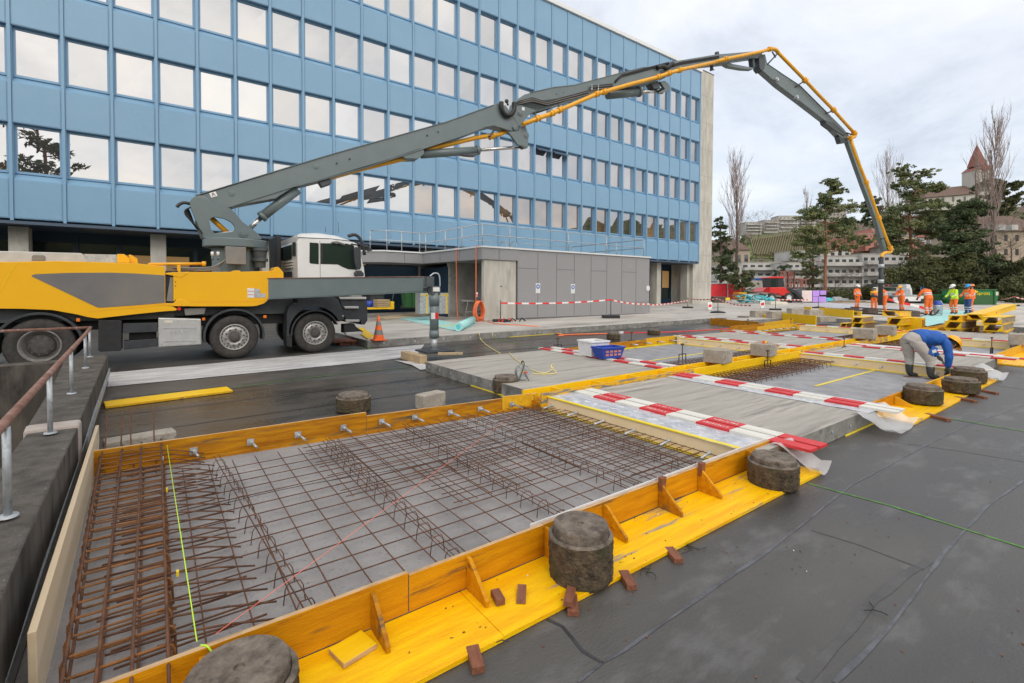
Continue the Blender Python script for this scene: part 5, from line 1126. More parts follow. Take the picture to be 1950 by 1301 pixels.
b = MB(); p = PY(330+1078/3.335,330+906/3.335,TY); b.cyl((p.x,TY-.005,p.z),(p.x,TY+.02,p.z),.022,12); b.build('side_reflector', M['galv'], truck)
# outrigger arm and jack
P1 = Vector((2.44,13.28,0)); P2 = Vector((5.22,10.68,0)); dr = (P2-P1).normalized(); nn_ = Vector((-dr.y,dr.x,0))
def armseg(name, t0, t1, zb0, zt0, zb1, zt1, hw, m_, par=truck, bev=.01):
    a = P1+dr*t0; c = P1+dr*t1; b = MB()
    b.hexa([a-nn_*hw+Vector((0,0,zb0)), c-nn_*hw+Vector((0,0,zb1)), c+nn_*hw+Vector((0,0,zb1)), a+nn_*hw+Vector((0,0,zb0))], [a-nn_*hw+Vector((0,0,zt0)), c-nn_*hw+Vector((0,0,zt1)), c+nn_*hw+Vector((0,0,zt1)), a+nn_*hw+Vector((0,0,zt0))]); return b.build(name, m_, par, bevel=bev)
LA = (P2-P1).length
arm = armseg('outrigger_arm', -.2, LA-.02, 1.50, 2.00, 1.70, 2.045, .14, M['boom'])
armseg('arm_flange', -.2, LA-.02, 2.001, 2.02, 2.046, 2.062, .16, M['rusty'], arm, 0); armseg('arm_flange', -.2, LA-.02, 1.485, 1.50, 1.685, 1.699, .17, M['boom'], arm, 0)
b = MB()
for o_ in (0, .03, .055): b.tube([P1+dr*t-nn_*(-.0)+Vector((0,0,z))+Vector((.0,-.17,0)) for t, z in ((1.6,1.57+o_),(2.2,1.64+o_),(2.9,1.665+o_),(LA-.05,1.72+o_))], .010, 6)
b.build('hydraulic_line', M['black'], arm)
JX, JY = 5.30, 10.40; zj = gz(JX,JY)
jk = bpy.data.objects.new('jack', None); COL.objects.link(jk); jk.parent = truck; jk.location = Vector((JX,JY,zj)) - parent_loc(truck); jk['_o'] = (JX,JY,zj)
b = MB(); b.box((JX-.115,JY-.11,1.62),(JX+.115,JY+.11,1.83)); b.box((JX-.22,JY-.05,1.80),(JX-.02,JY+.08,2.05)); b.build('jack_head', M['boom_dark'], jk, bevel=.01)
b = MB(); b.cyl((JX,JY,.66),(JX,JY,1.64),.105,20); b.cyl((JX,JY,.60),(JX,JY,.78),.115,20); b.cyl((JX,JY,1.36),(JX,JY,1.66),.118,20); b.build('jack_tube', M['boom'], jk)
b = MB(); b.cyl((JX,JY,.28),(JX,JY,.64),.075,20); b.build('jack_rod', M['galv'], jk)
b = MB(); b.lathe([(.09,.36-.0),(.12,.30),(.17,.27),(.18,.245),(.0,.24)], (JX,JY,0), n=24); b.build('jack_foot', M['boom_dark'], jk)
for k, (z0, z1) in enumerate(((1.05,1.20),)):
    b = MB(); n = 10; r = .107
    for mi, (s0, s1) in enumerate(((0, 1),)):
        vs = []; 
        for i in range(n+1):
            a = rad(200+110*i/n); vs.append((JX+r*math.cos(a), JY+r*math.sin(a), z0)); vs.append((JX+r*math.cos(a), JY+r*math.sin(a), z1))
        for i in range(n): b.add([vs[2*i],vs[2*i+2],vs[2*i+1]],[(0,1,2)],0 if i > 4 else 1); b.add([vs[2*i+2],vs[2*i+3],vs[2*i+1]],[(0,1,2)],0 if i > 4 else 1)
    b.build('warning_band', [M['red'], M['reflect']], jk)
b = MB(); b.box((JX-.09,JY-.124,1.70),(JX+.08,JY-.112,1.80)); b.build('sticker', M['white_paint'], jk)
b = MB(); b.tube(smooth_path([(JX-.12,JY-.02,2.06),(JX-.02,JY-.02,2.14),(JX+.10,JY-.02,2.13),(JX+.14,JY-.02,2.02),(JX+.14,JY-.02,1.72)],2), .018, 8); b.build('guard_hoop', M['galv'], jk)
p = (JX+.02, JY, gz(JX,JY,.205)); b = MB(); b.box((p[0]-.37,p[1]-.33,p[2]),(p[0]+.37,p[1]+.33,p[2]+.04)); tag(b.build('outrigger_pad', M['dark_plastic'], bevel=.01), 'black square spreader pad under the outrigger jack', 'pad')
for i, (px, py) in enumerate([(790,690),(806,694)]):
    q = G(px, py, .0); b = MB(); b.box((q.x-.09,q.y-.02,gz(q.x,q.y,.01)),(q.x+.09,q.y+.6,gz(q.x,q.y,.2))); tag(b.build('timber_packer', M['wood_raw'], bevel=.012), 'short timber packer left of the outrigger pad, %s' % ('outer one' if i == 0 else 'inner one touching the slab'), 'packer')
q = G(862,676,.2); b = MB(); b.obox((q.x,q.y+.1,q.z+.02),(1,-.6,0),.28,(.6,1,0),.08,(0,0,1),.02); tag(b.build('timber_packer', M['wood_raw']), 'thin timber board poking out right of the outrigger pad', 'packer')
sheet('geotextile_scrap', gp([(752,688),(790,690),(835,703),(800,706),(785,697)]), .02, M['geotextile'], 'stuff')['label'] = 'white felt scrap beside the outrigger pad'
# turret
tcx, tcy = 1.66, 14.6
tur = bpy.data.objects.new('turret', None); COL.objects.link(tur); tur.parent = truck; tur.location = Vector((tcx,tcy,2.2)) - parent_loc(truck); tur['_o'] = (tcx,tcy,2.2)
b = MB(); b.lathe([(.55,1.6),(.55,2.72),(.60,2.78)], (tcx,tcy,0), n=10, smooth=False); b.build('pedestal', M['boom'], tur, bevel=.01)
b = MB(); b.lathe([(.0,2.80),(.72,2.80),(.74,2.82),(.74,3.0),(.72,3.02),(.0,3.02)], (tcx,tcy,0), n=40, smooth=False); b.build('slew_ring', M['boom'], tur, bevel=.008)
b = MB(); p = PY(330+550/3.335,330+500/3.335,14.1); b.lathe([(.0,2.30),(.13,2.30),(.14,2.45),(.19,2.46),(.19,2.53),(.15,2.55),(.17,2.72),(.2,2.73),(.2,2.80),(0,2.80)], (p.x,14.1,0), n=24, smooth=False); b.build('slew_motor', M['boom_dark'], tur)
b = MB(); q0 = PY(330+333/3.335,330+575/3.335,13.75); q1 = PY(330+462/3.335,330+470/3.335,13.75); b.box((q0.x,13.75,q0.z),(q1.x,13.95,q1.z)); b.build('junction_box', M['box_grey'], tur, bevel=.008)
b = MB(); b.box((q0.x+.01,13.743,q0.z+.01),(q1.x-.01,13.75,q1.z-.01)); b.build('junction_box_lid', M['alu'], tur) if False else None
for x in (248, 285):
    b = MB(); q = PY(330+x/3.335,330+530/3.335,13.9); b.cyl((q.x,13.9,q.z-.09),(q.x,13.9,q.z+.02),.025,10); b.build('filter_body', M['boom'], tur); b = MB(); b.cyl((q.x,13.9,q.z+.02),(q.x,13.9,q.z+.12),.034,10); b.build('filter_cap', M['white_paint'], tur)
r = random.Random(4)
for i in range(7):
    a = PY(330+(330-i*4)/3.335,330+(548+i*5)/3.335,13.8); c = PY(330+(160+i*6)/3.335,330+(600+i*3)/3.335,13.65); m1 = PY(330+(250+i*5)/3.335,330+(598+i*2)/3.335,13.68)
    b = MB(); b.tube(smooth_path([a,(a.x-.04,a.y,a.z-.05),m1,c,(c.x-.5,c.y+.1,c.z-.02)],2), .018, 6); b.build('hydraulic_hose', M['black' if i % 2 else 'box_grey'], tur)
# knuckle bracket with its opening
KO = B_([(106,205),(108,180),(125,160),(150,150),(330,212),(365,225),(400,262),(440,310),(490,345),(540,385),(562,418),(195,412),(172,370),(150,310),(128,262)])
KI = B_([(228,303),(240,284),(262,276),(322,286),(368,308),(392,340),(390,362),(372,374),(262,382),(240,356)])
def prism_hole(name, outer, inner, y, depth, m_, parent):
    bm = bmesh.new(); eds = []
    for loop in (outer, inner):
        v_ = [bm.verts.new(PY(q[0], q[1], y)) for q in loop]; eds += [bm.edges.new((v_[i], v_[(i+1) % len(v_)])) for i in range(len(v_))]
    g = bmesh.ops.triangle_fill(bm, use_beauty=True, use_dissolve=False, edges=eds)
    fs = [f for f in g['geom'] if isinstance(f, bmesh.types.BMFace)]
    r_ = bmesh.ops.extrude_face_region(bm, geom=fs); bmesh.ops.translate(bm, vec=(0,depth,0), verts=[v for v in r_['geom'] if isinstance(v, bmesh.types.BMVert)])
    bmesh.ops.recalc_face_normals(bm, faces=bm.faces); po = parent_loc(parent); bmesh.ops.translate(bm, vec=-po, verts=bm.verts)
    me = bpy.data.meshes.new(name); bm.to_mesh(me); bm.free(); me.materials.append(m_); o = bpy.data.objects.new(name, me); COL.objects.link(o); o.parent = parent; o['_o'] = tuple(po); return o
prism_hole('knuckle_bracket', KO, KI, 14.33, .12, M['boom'], tur); prism_hole('knuckle_bracket', KO, KI, 14.78, .12, M['boom'], tur)
side('bracket_web', B_([(400,262),(440,310),(490,345),(562,418),(440,418),(400,380)]), M['boom'], .35, 14.44, tur); side('bracket_web', B_([(140,300),(160,300),(205,412),(180,412)]), M['boom'], .35, 14.44, tur)
side('bracket_floor', B_([(240,385),(400,362),(415,412),(210,412)]), M['galv'], .3, 14.45, tur)
b = MB(); b.tube([PY(*q,14.6) for q in B_([(225,270),(345,380)])], .065, 12); b.build('delivery_pipe', M['pipe_yellow'], tur)
def pin(name, q, y, r, m_=M['boom'], d=.05, par=tur):
    p = PY(q[0], q[1], y); b = MB(); b.lathe([(0,-d),(r*.55,-d),(r*.6,-d*.5),(r*.95,-d*.5),(r,-d*.4),(r,0)], (p.x,y,p.z), (0,1,0), 24, smooth=False); b.build(name, m_, par)
pin('pivot_pin', B_([(444,382)])[0], 14.33, .11)
for i in range(6):
    b = MB(); q = [PY(*k_,14.3+i*.05) for k_ in B_([(110-i*4,215+i*3),(70+i*6,235),(75+i*10,265+i*8),(110+i*6,300+i*9),(165+i*3,350+i*5),(185+i*2,385)])]; b.tube(smooth_path(q,2), .016, 6); b.build('hydraulic_hose', M['black'], tur)
b = MB(); b.tube(smooth_path([PY(*k_,14.5) for k_ in B_([(110,195),(70,185),(40,195),(22,215)])],1), .04, 8); b.build('hose_sleeve', M['dark_plastic'], tur)
# ---------------- boom: every section lies in the vertical plane from turret to hose end
BA, BB = (1.60,14.34), (34.30,9.86)
bd = Vector((BB[0]-BA[0], BB[1]-BA[1], 0)).normalized(); bn = Vector((-bd.y, bd.x, 0))       # bn points away from the camera
def bp(x, y, off=0.): 
    p = bn*off; return PV(x, y, (BA[0]+p.x, BA[1]+p.y), (BB[0]+p.x, BB[1]+p.y))
boomo = bpy.data.objects.new('boom', None); COL.objects.link(boomo); boomo.parent = truck; p = bp(383,387); boomo.location = p - parent_loc(truck); boomo['_o'] = tuple(p)
def bsec(name, pts, wdt, off=0., m_=None, bevel=.012, par=boomo):
    b = MB(); b.prism([bp(x, y, off) for x, y in pts], bn*wdt); return b.build(name, m_ or M['boom'], par, bevel=bevel)
def bflange(path, wdt, off, par, th=.018, name='flange'):
    b = MB(); P = [bp(x, y, off) for x, y in path]
    for a, c in zip(P, P[1:]):
        d = (c-a).normalized(); u = bn.cross(d); b.obox((a+c)/2+bn*wdt/2, d, (c-a).length/2+.005, bn, wdt/2, u, th/2)
    return b.build(name, M['boom'], par)
C3 = lambda pts: crop(560, 80, 2.4375, pts)
C4 = lambda pts: crop(1200, 60, 2.956, pts)
Dk = lambda pts: crop(940, 150, 8.672, pts)
s1 = B_([(106,205),(106,180),(115,162),(135,147),(165,142)]) + C3([(0,565),(300,446),(560,354),(700,305),(800,330)])[:0] + [(640,291),(740,263),(850,232)] + Dk([(0,430),(115,380),(145,385),(160,430),(200,440),(290,570),(330,650),(415,780),(425,830),(395,870),(360,880),(250,850),(120,810),(0,775)]) + C3([(880,398),(800,430),(500,528),(120,640),(0,672)]) + B_([(650,160),(400,205),(205,245),(170,247),(135,235),(112,218)])
sec1 = bsec('boom_section', s1, .42, 0)
bflange([(372,372.5),(560,315),(640,291),(740,263),(850,232),(940,199.6)], .48, -.03, sec1); bflange([(405,404),(560,355),(610,343),(700,318),(765,297),(888,256),(921,243)], .48, -.03, sec1)
def bpin(q, r, par, off=0., d=.05, m_=None): 
    p = bp(q[0], q[1], off); b = MB(); b.lathe([(0,d),(r*.5,d),(r*.55,d*.7),(r*.9,d*.6),(r,d*.4),(r,-.01)], p, -bn, 20, smooth=False); b.build('pin', m_ or M['boom'], par)
bpin(B_([(178,193)])[0], .20, sec1); b = MB(); p = bp(*B_([(178,193)])[0]); b.lathe([(0,.052),(.09,.052),(.10,.06),(.12,.06),(.12,.02)], p, -bn, 20, smooth=False); b.build('pivot_bore', M['black'], sec1)
for q in [B_([(372,128)])[0]] + C3([(103,578)]): bpin(q, .075, sec1, d=.02)
for q in C3([(197,563),(257,543),(617,434),(668,417)]): 
    bpin(q, .035, sec1, d=.02); b = MB(); p = bp(*q); b.cyl(p-bn*.022, p-bn*.03, .02, 10); b.build('bolt_hole', M['black'], sec1)
p = B_([(255,136)])[0]; pp = bp(*p); ang = math.atan2(bd.y, bd.x)
b = MB(); u = (bp(p[0]+5,p[1]-1.3)-pp).normalized(); v = bn.cross(u); b.obox(pp-bn*.012, u, .075, v, .06, bn, .002); st_ = b.build('letter_plate', M['white_paint'], sec1)
le = lettering('A', .12, (0,0,0), 0, M['black'], 'letter', sec1, ext=.001)
def place_letter(le, pos, par, u):
    R = Matrix((u, bn.cross(u) if (bn.cross(u)).z > 0 else -(bn.cross(u)), -bn)).transposed().to_4x4(); R.translation = Vector(pos) - parent_loc(par); le.matrix_parent_inverse = Matrix.Identity(4); le.matrix_basis = R
place_letter(le, pp-bn*.018, sec1, u)
bsec('boom_bracket', C3([(440,540),(530,510),(590,490),(603,500),(603,522),(575,542),(520,542),(500,530)]), .42, .0, par=sec1)
# lower lug under section one and main lift cylinder
bsec('boom_bracket', B_([(920,50),(990,30),(1008,55),(1002,65),(945,85),(935,70)]), .3, .05, M['boom_dark'], par=sec1)
def cyl_px(name_b, name_r, q0, q1, q2, rb, rr, off, par):
    a, m_, c = bp(*q0, off), bp(*q1, off), bp(*q2, off)
    b = MB(); b.cyl(a, m_, rb, 18); d = (m_-a).normalized(); b.cyl(m_-d*.08, m_+d*.02, rb*1.15, 18); cy = b.build(name_b, M['boom'], par); b = MB(); b.cyl(m_, c, rr, 14); b.build(name_r, M['chrome'], cy); b = MB(); b.sphere(c, rr*1.7, 8); b.build('rod_eye', M['boom_dark'], cy)
cyl_px('lift_cylinder','piston_rod', B_([(790,105)])[0], B_([(560,278)])[0], B_([(470,368)])[0], .125, .06, .21, boomo)
cyl_px('boom_cylinder','piston_rod', C3([(590,522)])[0], C3([(855,503)])[0], C3([(1058,487)])[0], .13, .055, .2, boomo)
bsec('boom_bracket', C3([(770,522),(858,515),(858,520),(840,530),(800,527)]), .2, .1, M['boom_dark'], par=sec1)
# knuckle links between section one and two
lk = bsec('link_plate', Dk([(240,880),(420,860),(490,705),(500,705),(570,900),(578,960),(568,1120),(540,1150),(500,1150),(470,1110),(400,1090),(330,990)]), .10, -.05, par=boomo)
bsec('link_plate', Dk([(240,880),(420,860),(490,705),(570,900),(578,960),(568,1120),(540,1150),(500,1150),(470,1110)]), .10, .36, M['boom_dark'], par=lk)
for q in Dk([(540,935),(525,1105),(360,810)]): bpin(q, .10, lk, -.05, .03)
# section two
s2 = Dk([(345,400),(420,320),(520,255),(700,215),(1000,140)]) + C3([(1300,200),(1500,147),(1620,118),(1690,112),(1700,150),(1690,175),(1650,195),(1480,222)]) + C3([(1300,262),(1200,300)]) + Dk([(1561,270),(1100,400),(800,500),(640,560),(560,620),(500,700),(440,800),(420,790),(330,650),(290,570),(330,480)])
sec2 = bsec('boom_section', s2, .36, -.0)
bflange([(1011,176),(1055,166),(1093,162),(1175,140.5),(1224,128.5),(1254,126)], .40, -.02, sec2)
bpin(Dk([(440,572)])[0], .10, sec2, d=.04)
for q in C3([(1218,241),(1252,233)]): bpin(q, .03, sec2, d=.02)
b = MB(); p = bp(*Dk([(487,500)])[0]); b.obox(p-bn*.008, bd, .05, (0,0,1), .055, bn, .003); b.build('sticker', M['white_paint'], sec2)
for i in range(4):
    b = MB(); P = [bp(x, y, -.04) for x, y in Dk([(390,380+i*15),(640,315+i*17),(880,390+i*14),(1000,350+i*17),(1561,200+i*20)]) + C3([(1380,205+i*6),(1480,195+i*5)])]
    b.tube(P, .017, 6); b.build('hydraulic_line', M['box_grey' if i % 2 else 'black'], sec2)
for i in range(3):
    b = MB(); P = [bp(x, y, -.04) for x, y in C3([(1490,190-i*4),(1520,160-i*4),(1640,128-i*4),(1700,112-i*4),(1740,100-i*3)])]; b.tube(P, .018, 6); b.build('hydraulic_line', M['black'], sec2)
b = MB(); b.tube(smooth_path([bp(x,y,-.10) for x, y in Dk([(130,385),(125,470),(160,560),(220,610),(280,600),(330,540),(345,470),(335,390)])],1), .075, 10); b.build('hose_loop', M['black'], boomo)
b = MB(); b.sphere(bp(*Dk([(215,370)])[0],.1), .07, 8); b.cyl(bp(*Dk([(215,380)])[0],.1), bp(*Dk([(240,440)])[0],.1), .035, 8); b.build('valve', M['boom_dark'], boomo)
# joint two
bsec('link_plate', C3([(1655,195),(1720,180),(1740,195),(1744,222),(1705,238),(1692,236),(1722,218),(1700,185)]), .12, -.02)
bsec('link_plate', C3([(1655,190),(1690,178),(1700,215),(1672,218)]), .30, .02, M['boom_dark'])
cyl_px('boom_cylinder','piston_rod', C3([(1455,246)])[0], C3([(1602,233)])[0], C3([(1705,228)])[0], .16, .07, .2, boomo)
b = MB(); b.tube(smooth_path([bp(x,y,-.05) for x, y in C4([(150,205),(185,195),(205,210),(225,190),(240,180)])],1), .09, 8); b.build('hose_loop', M['black'], boomo)
s3 = C4([(185,195),(200,175),(225,165),(240,155),(490,122),(540,122),(725,109),(760,118),(770,150),(745,165),(700,215),(560,195),(530,175),(540,180),(250,215),(215,225)])
sec3 = bsec('boom_section', C4([(195,205),(205,180),(235,170),(490,128),(545,124),(725,109),(745,120),(740,150),(690,150),(600,163),(560,175),(540,180),(300,205),(225,240),(195,262)]), .32, .0)
bsec('boom_link', C4([(530,180),(560,175),(575,182),(700,205),(690,214),(640,212),(560,198)]), .22, .05, par=sec3); bsec('boom_link', C4([(688,150),(700,150),(706,200),(694,205)]), .22, .05, M['boom_dark'], par=sec3)
for i in range(3):
    b = MB(); b.tube([bp(x, y, -.03) for x, y in C4([(215,195+i*5),(290,172+i*5),(500,138+i*5)])], .02, 6); b.build('hydraulic_line', M['black'], sec3)
bsec('support_foot', C4([(460,185),(468,185),(470,212),(480,215),(458,220)]), .1, .1, M['boom_dark'], par=sec3)
bsec('sensor', C4([(488,112),(500,112),(503,128),(488,128)]), .12, .1, M['boom_dark'], par=sec3)
sec4 = bsec('boom_section', C4([(735,130),(760,128),(772,178),(800,200),(960,305),(1110,455),(1200,545),(1240,595),(1215,612),(1180,590),(1095,500),(960,395),(840,305),(745,220),(735,190)]), .28, .02)
bflange(C4([(775,182),(860,240),(960,306),(1110,456)]), .32, 0, sec4, .02)
bsec('link_plate', C4([(725,140),(745,130),(762,160),(758,205),(745,225),(730,205)]), .34, -.02, M['boom_dark'])
bsec('boom_link', C4([(1100,500),(1150,515),(1215,575),(1205,590),(1160,560),(1105,520)]), .3, -.02, M['boom_dark'], par=sec4); bsec('boom_link', C4([(1175,590),(1200,600),(1230,598),(1222,625),(1188,630)]), .24, .0, M['boom_dark'], par=sec4)
for q in C4([(820,270),(932,370)]): b = MB(); p = bp(*q); b.cyl(p-bn*.1, p+bn*.1, .07, 8); b.cyl(p-bn*.1, p-bn*.1-Vector((0,0,.18)), .05, 8); b.build('support_roller', M['galv'], sec4)
sec5 = bsec('boom_section', C4([(1222,612),(1252,608),(1340,860),(1405,1060),(1448,1238),(1432,1242),(1385,1060),(1310,860)]), .2, .06)
# pipe run
def pipe_run(pts, off, r=.068, par=boomo, name='delivery_pipe', m_=None, it=0):
    P = [bp(x, y, off) for x, y in pts]; P = smooth_path(P, it) if it else P; b = MB(); b.tube(P, r, 12); return b.build(name, m_ or M['pipe_yellow'], par)
run1 = [(560,352),(600,344),(630,337),(680,324),(773,301.5),(831,281),(905,263),(952,256),(975,245)]
run2 = C3([(1062,383),(1130,356),(1190,335),(1260,305),(1410,240)]) + C3([(1560,197),(1690,163),(1740,145),(1800,128),(1950,95)])
run3 = [run2[-1]] + C4([(540,155),(640,135),(740,113),(785,100)])
run4 = C4([(785,100),(805,98),(822,104),(832,118)]) ; run5 = C4([(832,118),(900,188),(985,275),(1060,355),(1145,442),(1210,515),(1262,572)])
run6 = C4([(1262,572),(1270,582),(1262,594),(1245,598)]); run7 = C4([(1240,595),(1262,680),(1330,850),(1400,1050),(1440,1160),(1468,1225)]); run8 = C4([(1468,1225),(1470,1238),(1458,1246),(1436,1244),(1418,1255),(1414,1272)])
pipe_run(run1, .21, .07)
for i, rn in enumerate((run2, run3, run4, run5, run6, run7, run8)): pipe_run(rn, -.22 if i < 6 else -.15, .075 if i not in (2, 4, 6) else .085, it=0 if i not in (2,4,6) else 1)
def coupling(q, q2, off, r=.10):
    a = bp(*q, off); d = (bp(*q2, off)-a).normalized(); b = MB(); b.lathe([(.06,-.09),(r,-.08),(r,-.05),(r*.85,-.04),(r*.85,.04),(r,.05),(r,.08),(.06,.09)], a, d, 16, smooth=False); b.build('pipe_coupling', M['pipe_yellow'], boomo)
for q, q2, off in [(*C3([(915,438),(950,430)]),.21),(*C3([(1130,356),(1190,335)]),-.22),(*C3([(1197,332),(1260,305)]),-.22),(*C3([(1235,316),(1260,305)]),-.22),(*C3([(1405,242),(1450,228)]),-.22),(*C3([(1440,232),(1500,215)]),-.22),(*C3([(1690,163),(1740,145)]),-.22),(*C3([(1740,146),(1800,128)]),-.22),(*C3([(1790,131),(1850,118)]),-.22),(*C4([(535,156),(600,143)]),-.22),(*C4([(985,275),(1060,355)]),-.22),(*C4([(1145,442),(1210,515)]),-.22),(*C4([(1262,572),(1290,602)]),-.22),(*C4([(785,100),(800,97)]),-.22),(*C4([(1240,598),(1250,630)]),-.22),(*C4([(1330,850),(1345,892)]),-.22),(*C4([(1400,1050),(1412,1088)]),-.22),(*C4([(1466,1220),(1475,1245)]),-.22)]:
    coupling(q, q2, off, .11 if q[0] < 1500 else .13)
for q, q2 in [(C4([(922,317)])[0], C4([(975,283)])[0]), (C4([(1095,463)])[0], C4([(1135,450)])[0]), (C4([(768,190)])[0], C4([(825,130)])[0]), (C4([(800,115)])[0], C4([(818,145)])[0]), (C4([(1215,570)])[0], C4([(1258,585)])[0]), (C4([(1405,1170)])[0], C4([(1435,1165)])[0]), Dk([(680,545),(710,650)]), Dk([(1065,425),(1090,500)]), C3([(925,415),(905,440)])]:
    b = MB(); b.tube([bp(*q, .05), bp(*q2, -.2)], .035, 6); b.build('pipe_bracket', M['boom_dark'], boomo)
for x in (1382, 1412):
    b = MB(); b.tube(smooth_path([bp(560+x/2.4375,80+y/2.4375,-.1) for y in (215,195,205,225)],1), .03, 6); b.build('pipe_bracket', M['galv'], boomo)
b = MB(); e0 = bp(*C4([(1414,1272)])[0], -.15); zh = gz(e0.x, e0.y, .75)
b.tube([e0, Vector((e0.x,e0.y,(e0.z+zh)/2)), Vector((e0.x-.02,e0.y,zh))], .115, 12); hs = b.build('end_hose', M['dark_plastic'], boomo)
for f in (.18,.5): z = e0.z+(zh-e0.z)*f; b = MB(); b.cyl((e0.x,e0.y,z-.10),(e0.x,e0.y,z+.10),.15,12); b.build('hose_clamp', M['galv'], hs)
HOSE = (e0.x, e0.y)
# ================================================================== SITE OBJECTS
FH = Vector((CF.x, CF.y, 0)).normalized(); RH = Vector((CR.x, CR.y, 0)).normalized()
class PX:      # a spot on the deck: pixel-measured outlines stand upright there at true scale
    def __init__(s, px, py, h=.2, depth=None):
        s.p = G(px, py, h) if depth is None else PD(px, py, depth)
        s.d = (s.p-CAMPOS).dot(CF); s.k = s.d/FPX
    def at(s, x, y, off=0.): return PD(x, y, s.d) + FH*off
    def prism(s, name, pts, thick, m_, parent=None, off=0., bevel=0):
        b = MB(); b.prism([s.at(x, y, off) for x, y in pts], FH*thick); return b.build(name, m_, parent, bevel=bevel)
    def box(s, name, x0, y0, x1, y1, thick, m_, parent=None, off=0., bevel=0): return s.prism(name, [(x0,y0),(x1,y0),(x1,y1),(x0,y1)], thick, m_, parent, off, bevel)
# traffic cone
p = G(721,648,.2); cone = thing('traffic_cone', p, 'orange and grey striped traffic cone on the slab corner in front of the truck', 'cone')
b = MB(); b.box((p.x-.19,p.y-.19,p.z),(p.x+.19,p.y+.19,p.z+.03)); b.build('base', M['orange'], cone, bevel=.01)
H_ = .70; rr = lambda z: .14*(1-z/H_)+.022
for nm, z0, z1, m_ in (('body',.03,.16,'orange'),('reflective_band',.16,.30,'box_grey'),('body',.30,.43,'orange'),('reflective_band',.43,.55,'box_grey'),('body',.55,.72,'orange')):
    b = MB(); b.lathe([(rr(z0),z0),(rr(z1),z1)] + ([(.0001,z1)] if z1 > .7 else []), p, n=24); b.build(nm, M[m_], cone)
# turquoise fleece: sheet on the slab with its roll
b = MB(); A = [G(758,607,.2),G(816,603,.2),G(862,616,.2),G(905,618,.2),G(873,632,.2),G(828,622,.2)]
n = 8
b.add([(v.x,v.y,v.z+.012) for v in A], [tuple(range(6))]); tag(b.build('fleece_sheet', M['turq'], fixn=False), 'turquoise fleece sheet spread on the slab behind the outrigger jack', 'sheet')
a = G(873,631,.2); c = G(900,616,.2); a = a.lerp(c,-.0); b = MB(); r_ = .15; ax = (c-a)
prof = [(r_*(.25+.75*i/60)*1.0, i) for i in range(61)]
b.cyl(a+Vector((0,0,r_)), c+Vector((0,0,r_)), r_, 22); b.cyl(a+Vector((0,0,r_))-ax.normalized()*.004, a+Vector((0,0,r_)), r_*.55, 16, 1)
tag(b.build('fleece_roll', [M['turq'], M['cyan']]), 'rolled up end of the turquoise fleece', 'roll')
b = MB(); b.beam(G(838,622,.215), G(868,618,.215), .07,.03); tag(b.build('yellow_batten', M['form_new']), 'yellow batten lying across the turquoise fleece', 'batten')
b = MB(); q = [G(715,604,.2),G(790,597,.2),G(818,600,.2),G(735,609,.2)]; b.prism([(v.x,v.y,v.z+.004) for v in q],(0,0,.02)); tag(b.build('sand_coloured_board', M['ply']), 'pale boards lying flat on the slab behind the traffic cone', 'board')
b = MB(); q = [G(672,628,.2),G(690,625,.2),G(712,641,.2),G(700,647,.2)]; b.prism([(v.x,v.y,v.z+.004) for v in q],(0,0,.03)); tag(b.build('yellow_board', M['form_new']), 'yellow board on the slab corner under the truck step', 'board')
for i, (px, py) in enumerate([(668,657),(690,656)]):
    q = G(px,py,0); b = MB(); b.box((q.x-.3,q.y+.05,q.z),(q.x+.3,q.y+.4,q.z+.09)); b.box((q.x-.5,q.y+.0,q.z+.09),(q.x+.55,q.y+1.0,q.z+.13)); tag(b.build('timber_packer', M['wedge']), 'brown timber ramp piece under the truck step, %s one' % ('left' if i == 0 else 'right'), 'packer')
# orange cables over the pavilion edge and coil
zc = TOP+.03
cxx = [PY(887,480,20.2), PY(910,473,18.2)]
cord('power_cable', smooth_path([(11.56,20.6,zc),(11.47,20.2,zc+.06),(11.42,20.15,zc-.1),(11.44,20.15,2.2),(11.43,20.12,1.4),(11.42,20.0,gz(11.4,20,.25)),(11.25,19.6,gz(11,19.6,.22))],1), .022, M['cable_orange'], 'orange cable hanging from the canopy edge, left of two')
cord('power_cable', smooth_path([(11.66,18.7,zc),(11.56,18.55,zc+.07),(11.50,18.5,zc-.1),(11.50,18.5,2.2),(11.5,18.5,1.2)],1), .022, M['cable_orange'], 'orange cable hanging from the canopy edge above the coil, right of two')
b = MB(); p = PY(908,562,18.5); b.cyl((p.x,18.5,p.z-.08),(p.x,18.5,p.z+.12),.045,10,0); b.cyl((p.x,18.5,p.z-.02),(p.x,18.5,p.z+.04),.05,10,1); tag(b.build('cable_plug', [M['plastic_white'], M['tape_r']]), 'red and white plug joining the hanging orange cable', 'plug')
b = MB(); r = random.Random(8); p0 = PY(909,573,18.4)
for i in range(11):
    w_ = .16+.03*r.random(); hgt = .78+.16*r.random(); P = []
    for k in range(21): a = 2*math.pi*k/20; P.append((p0.x+w_*math.sin(a)*(1+.4*(1-math.cos(a))/2), 18.42-.03*i+.02*math.sin(3*a), p0.z-hgt/2+hgt/2*math.cos(a)))
    b.tube(P, .02, 6)
tag(b.build('cable_coil', M['cable_orange']), 'thick orange cable coil hung on a stand beside the concrete wall', 'cable coil')
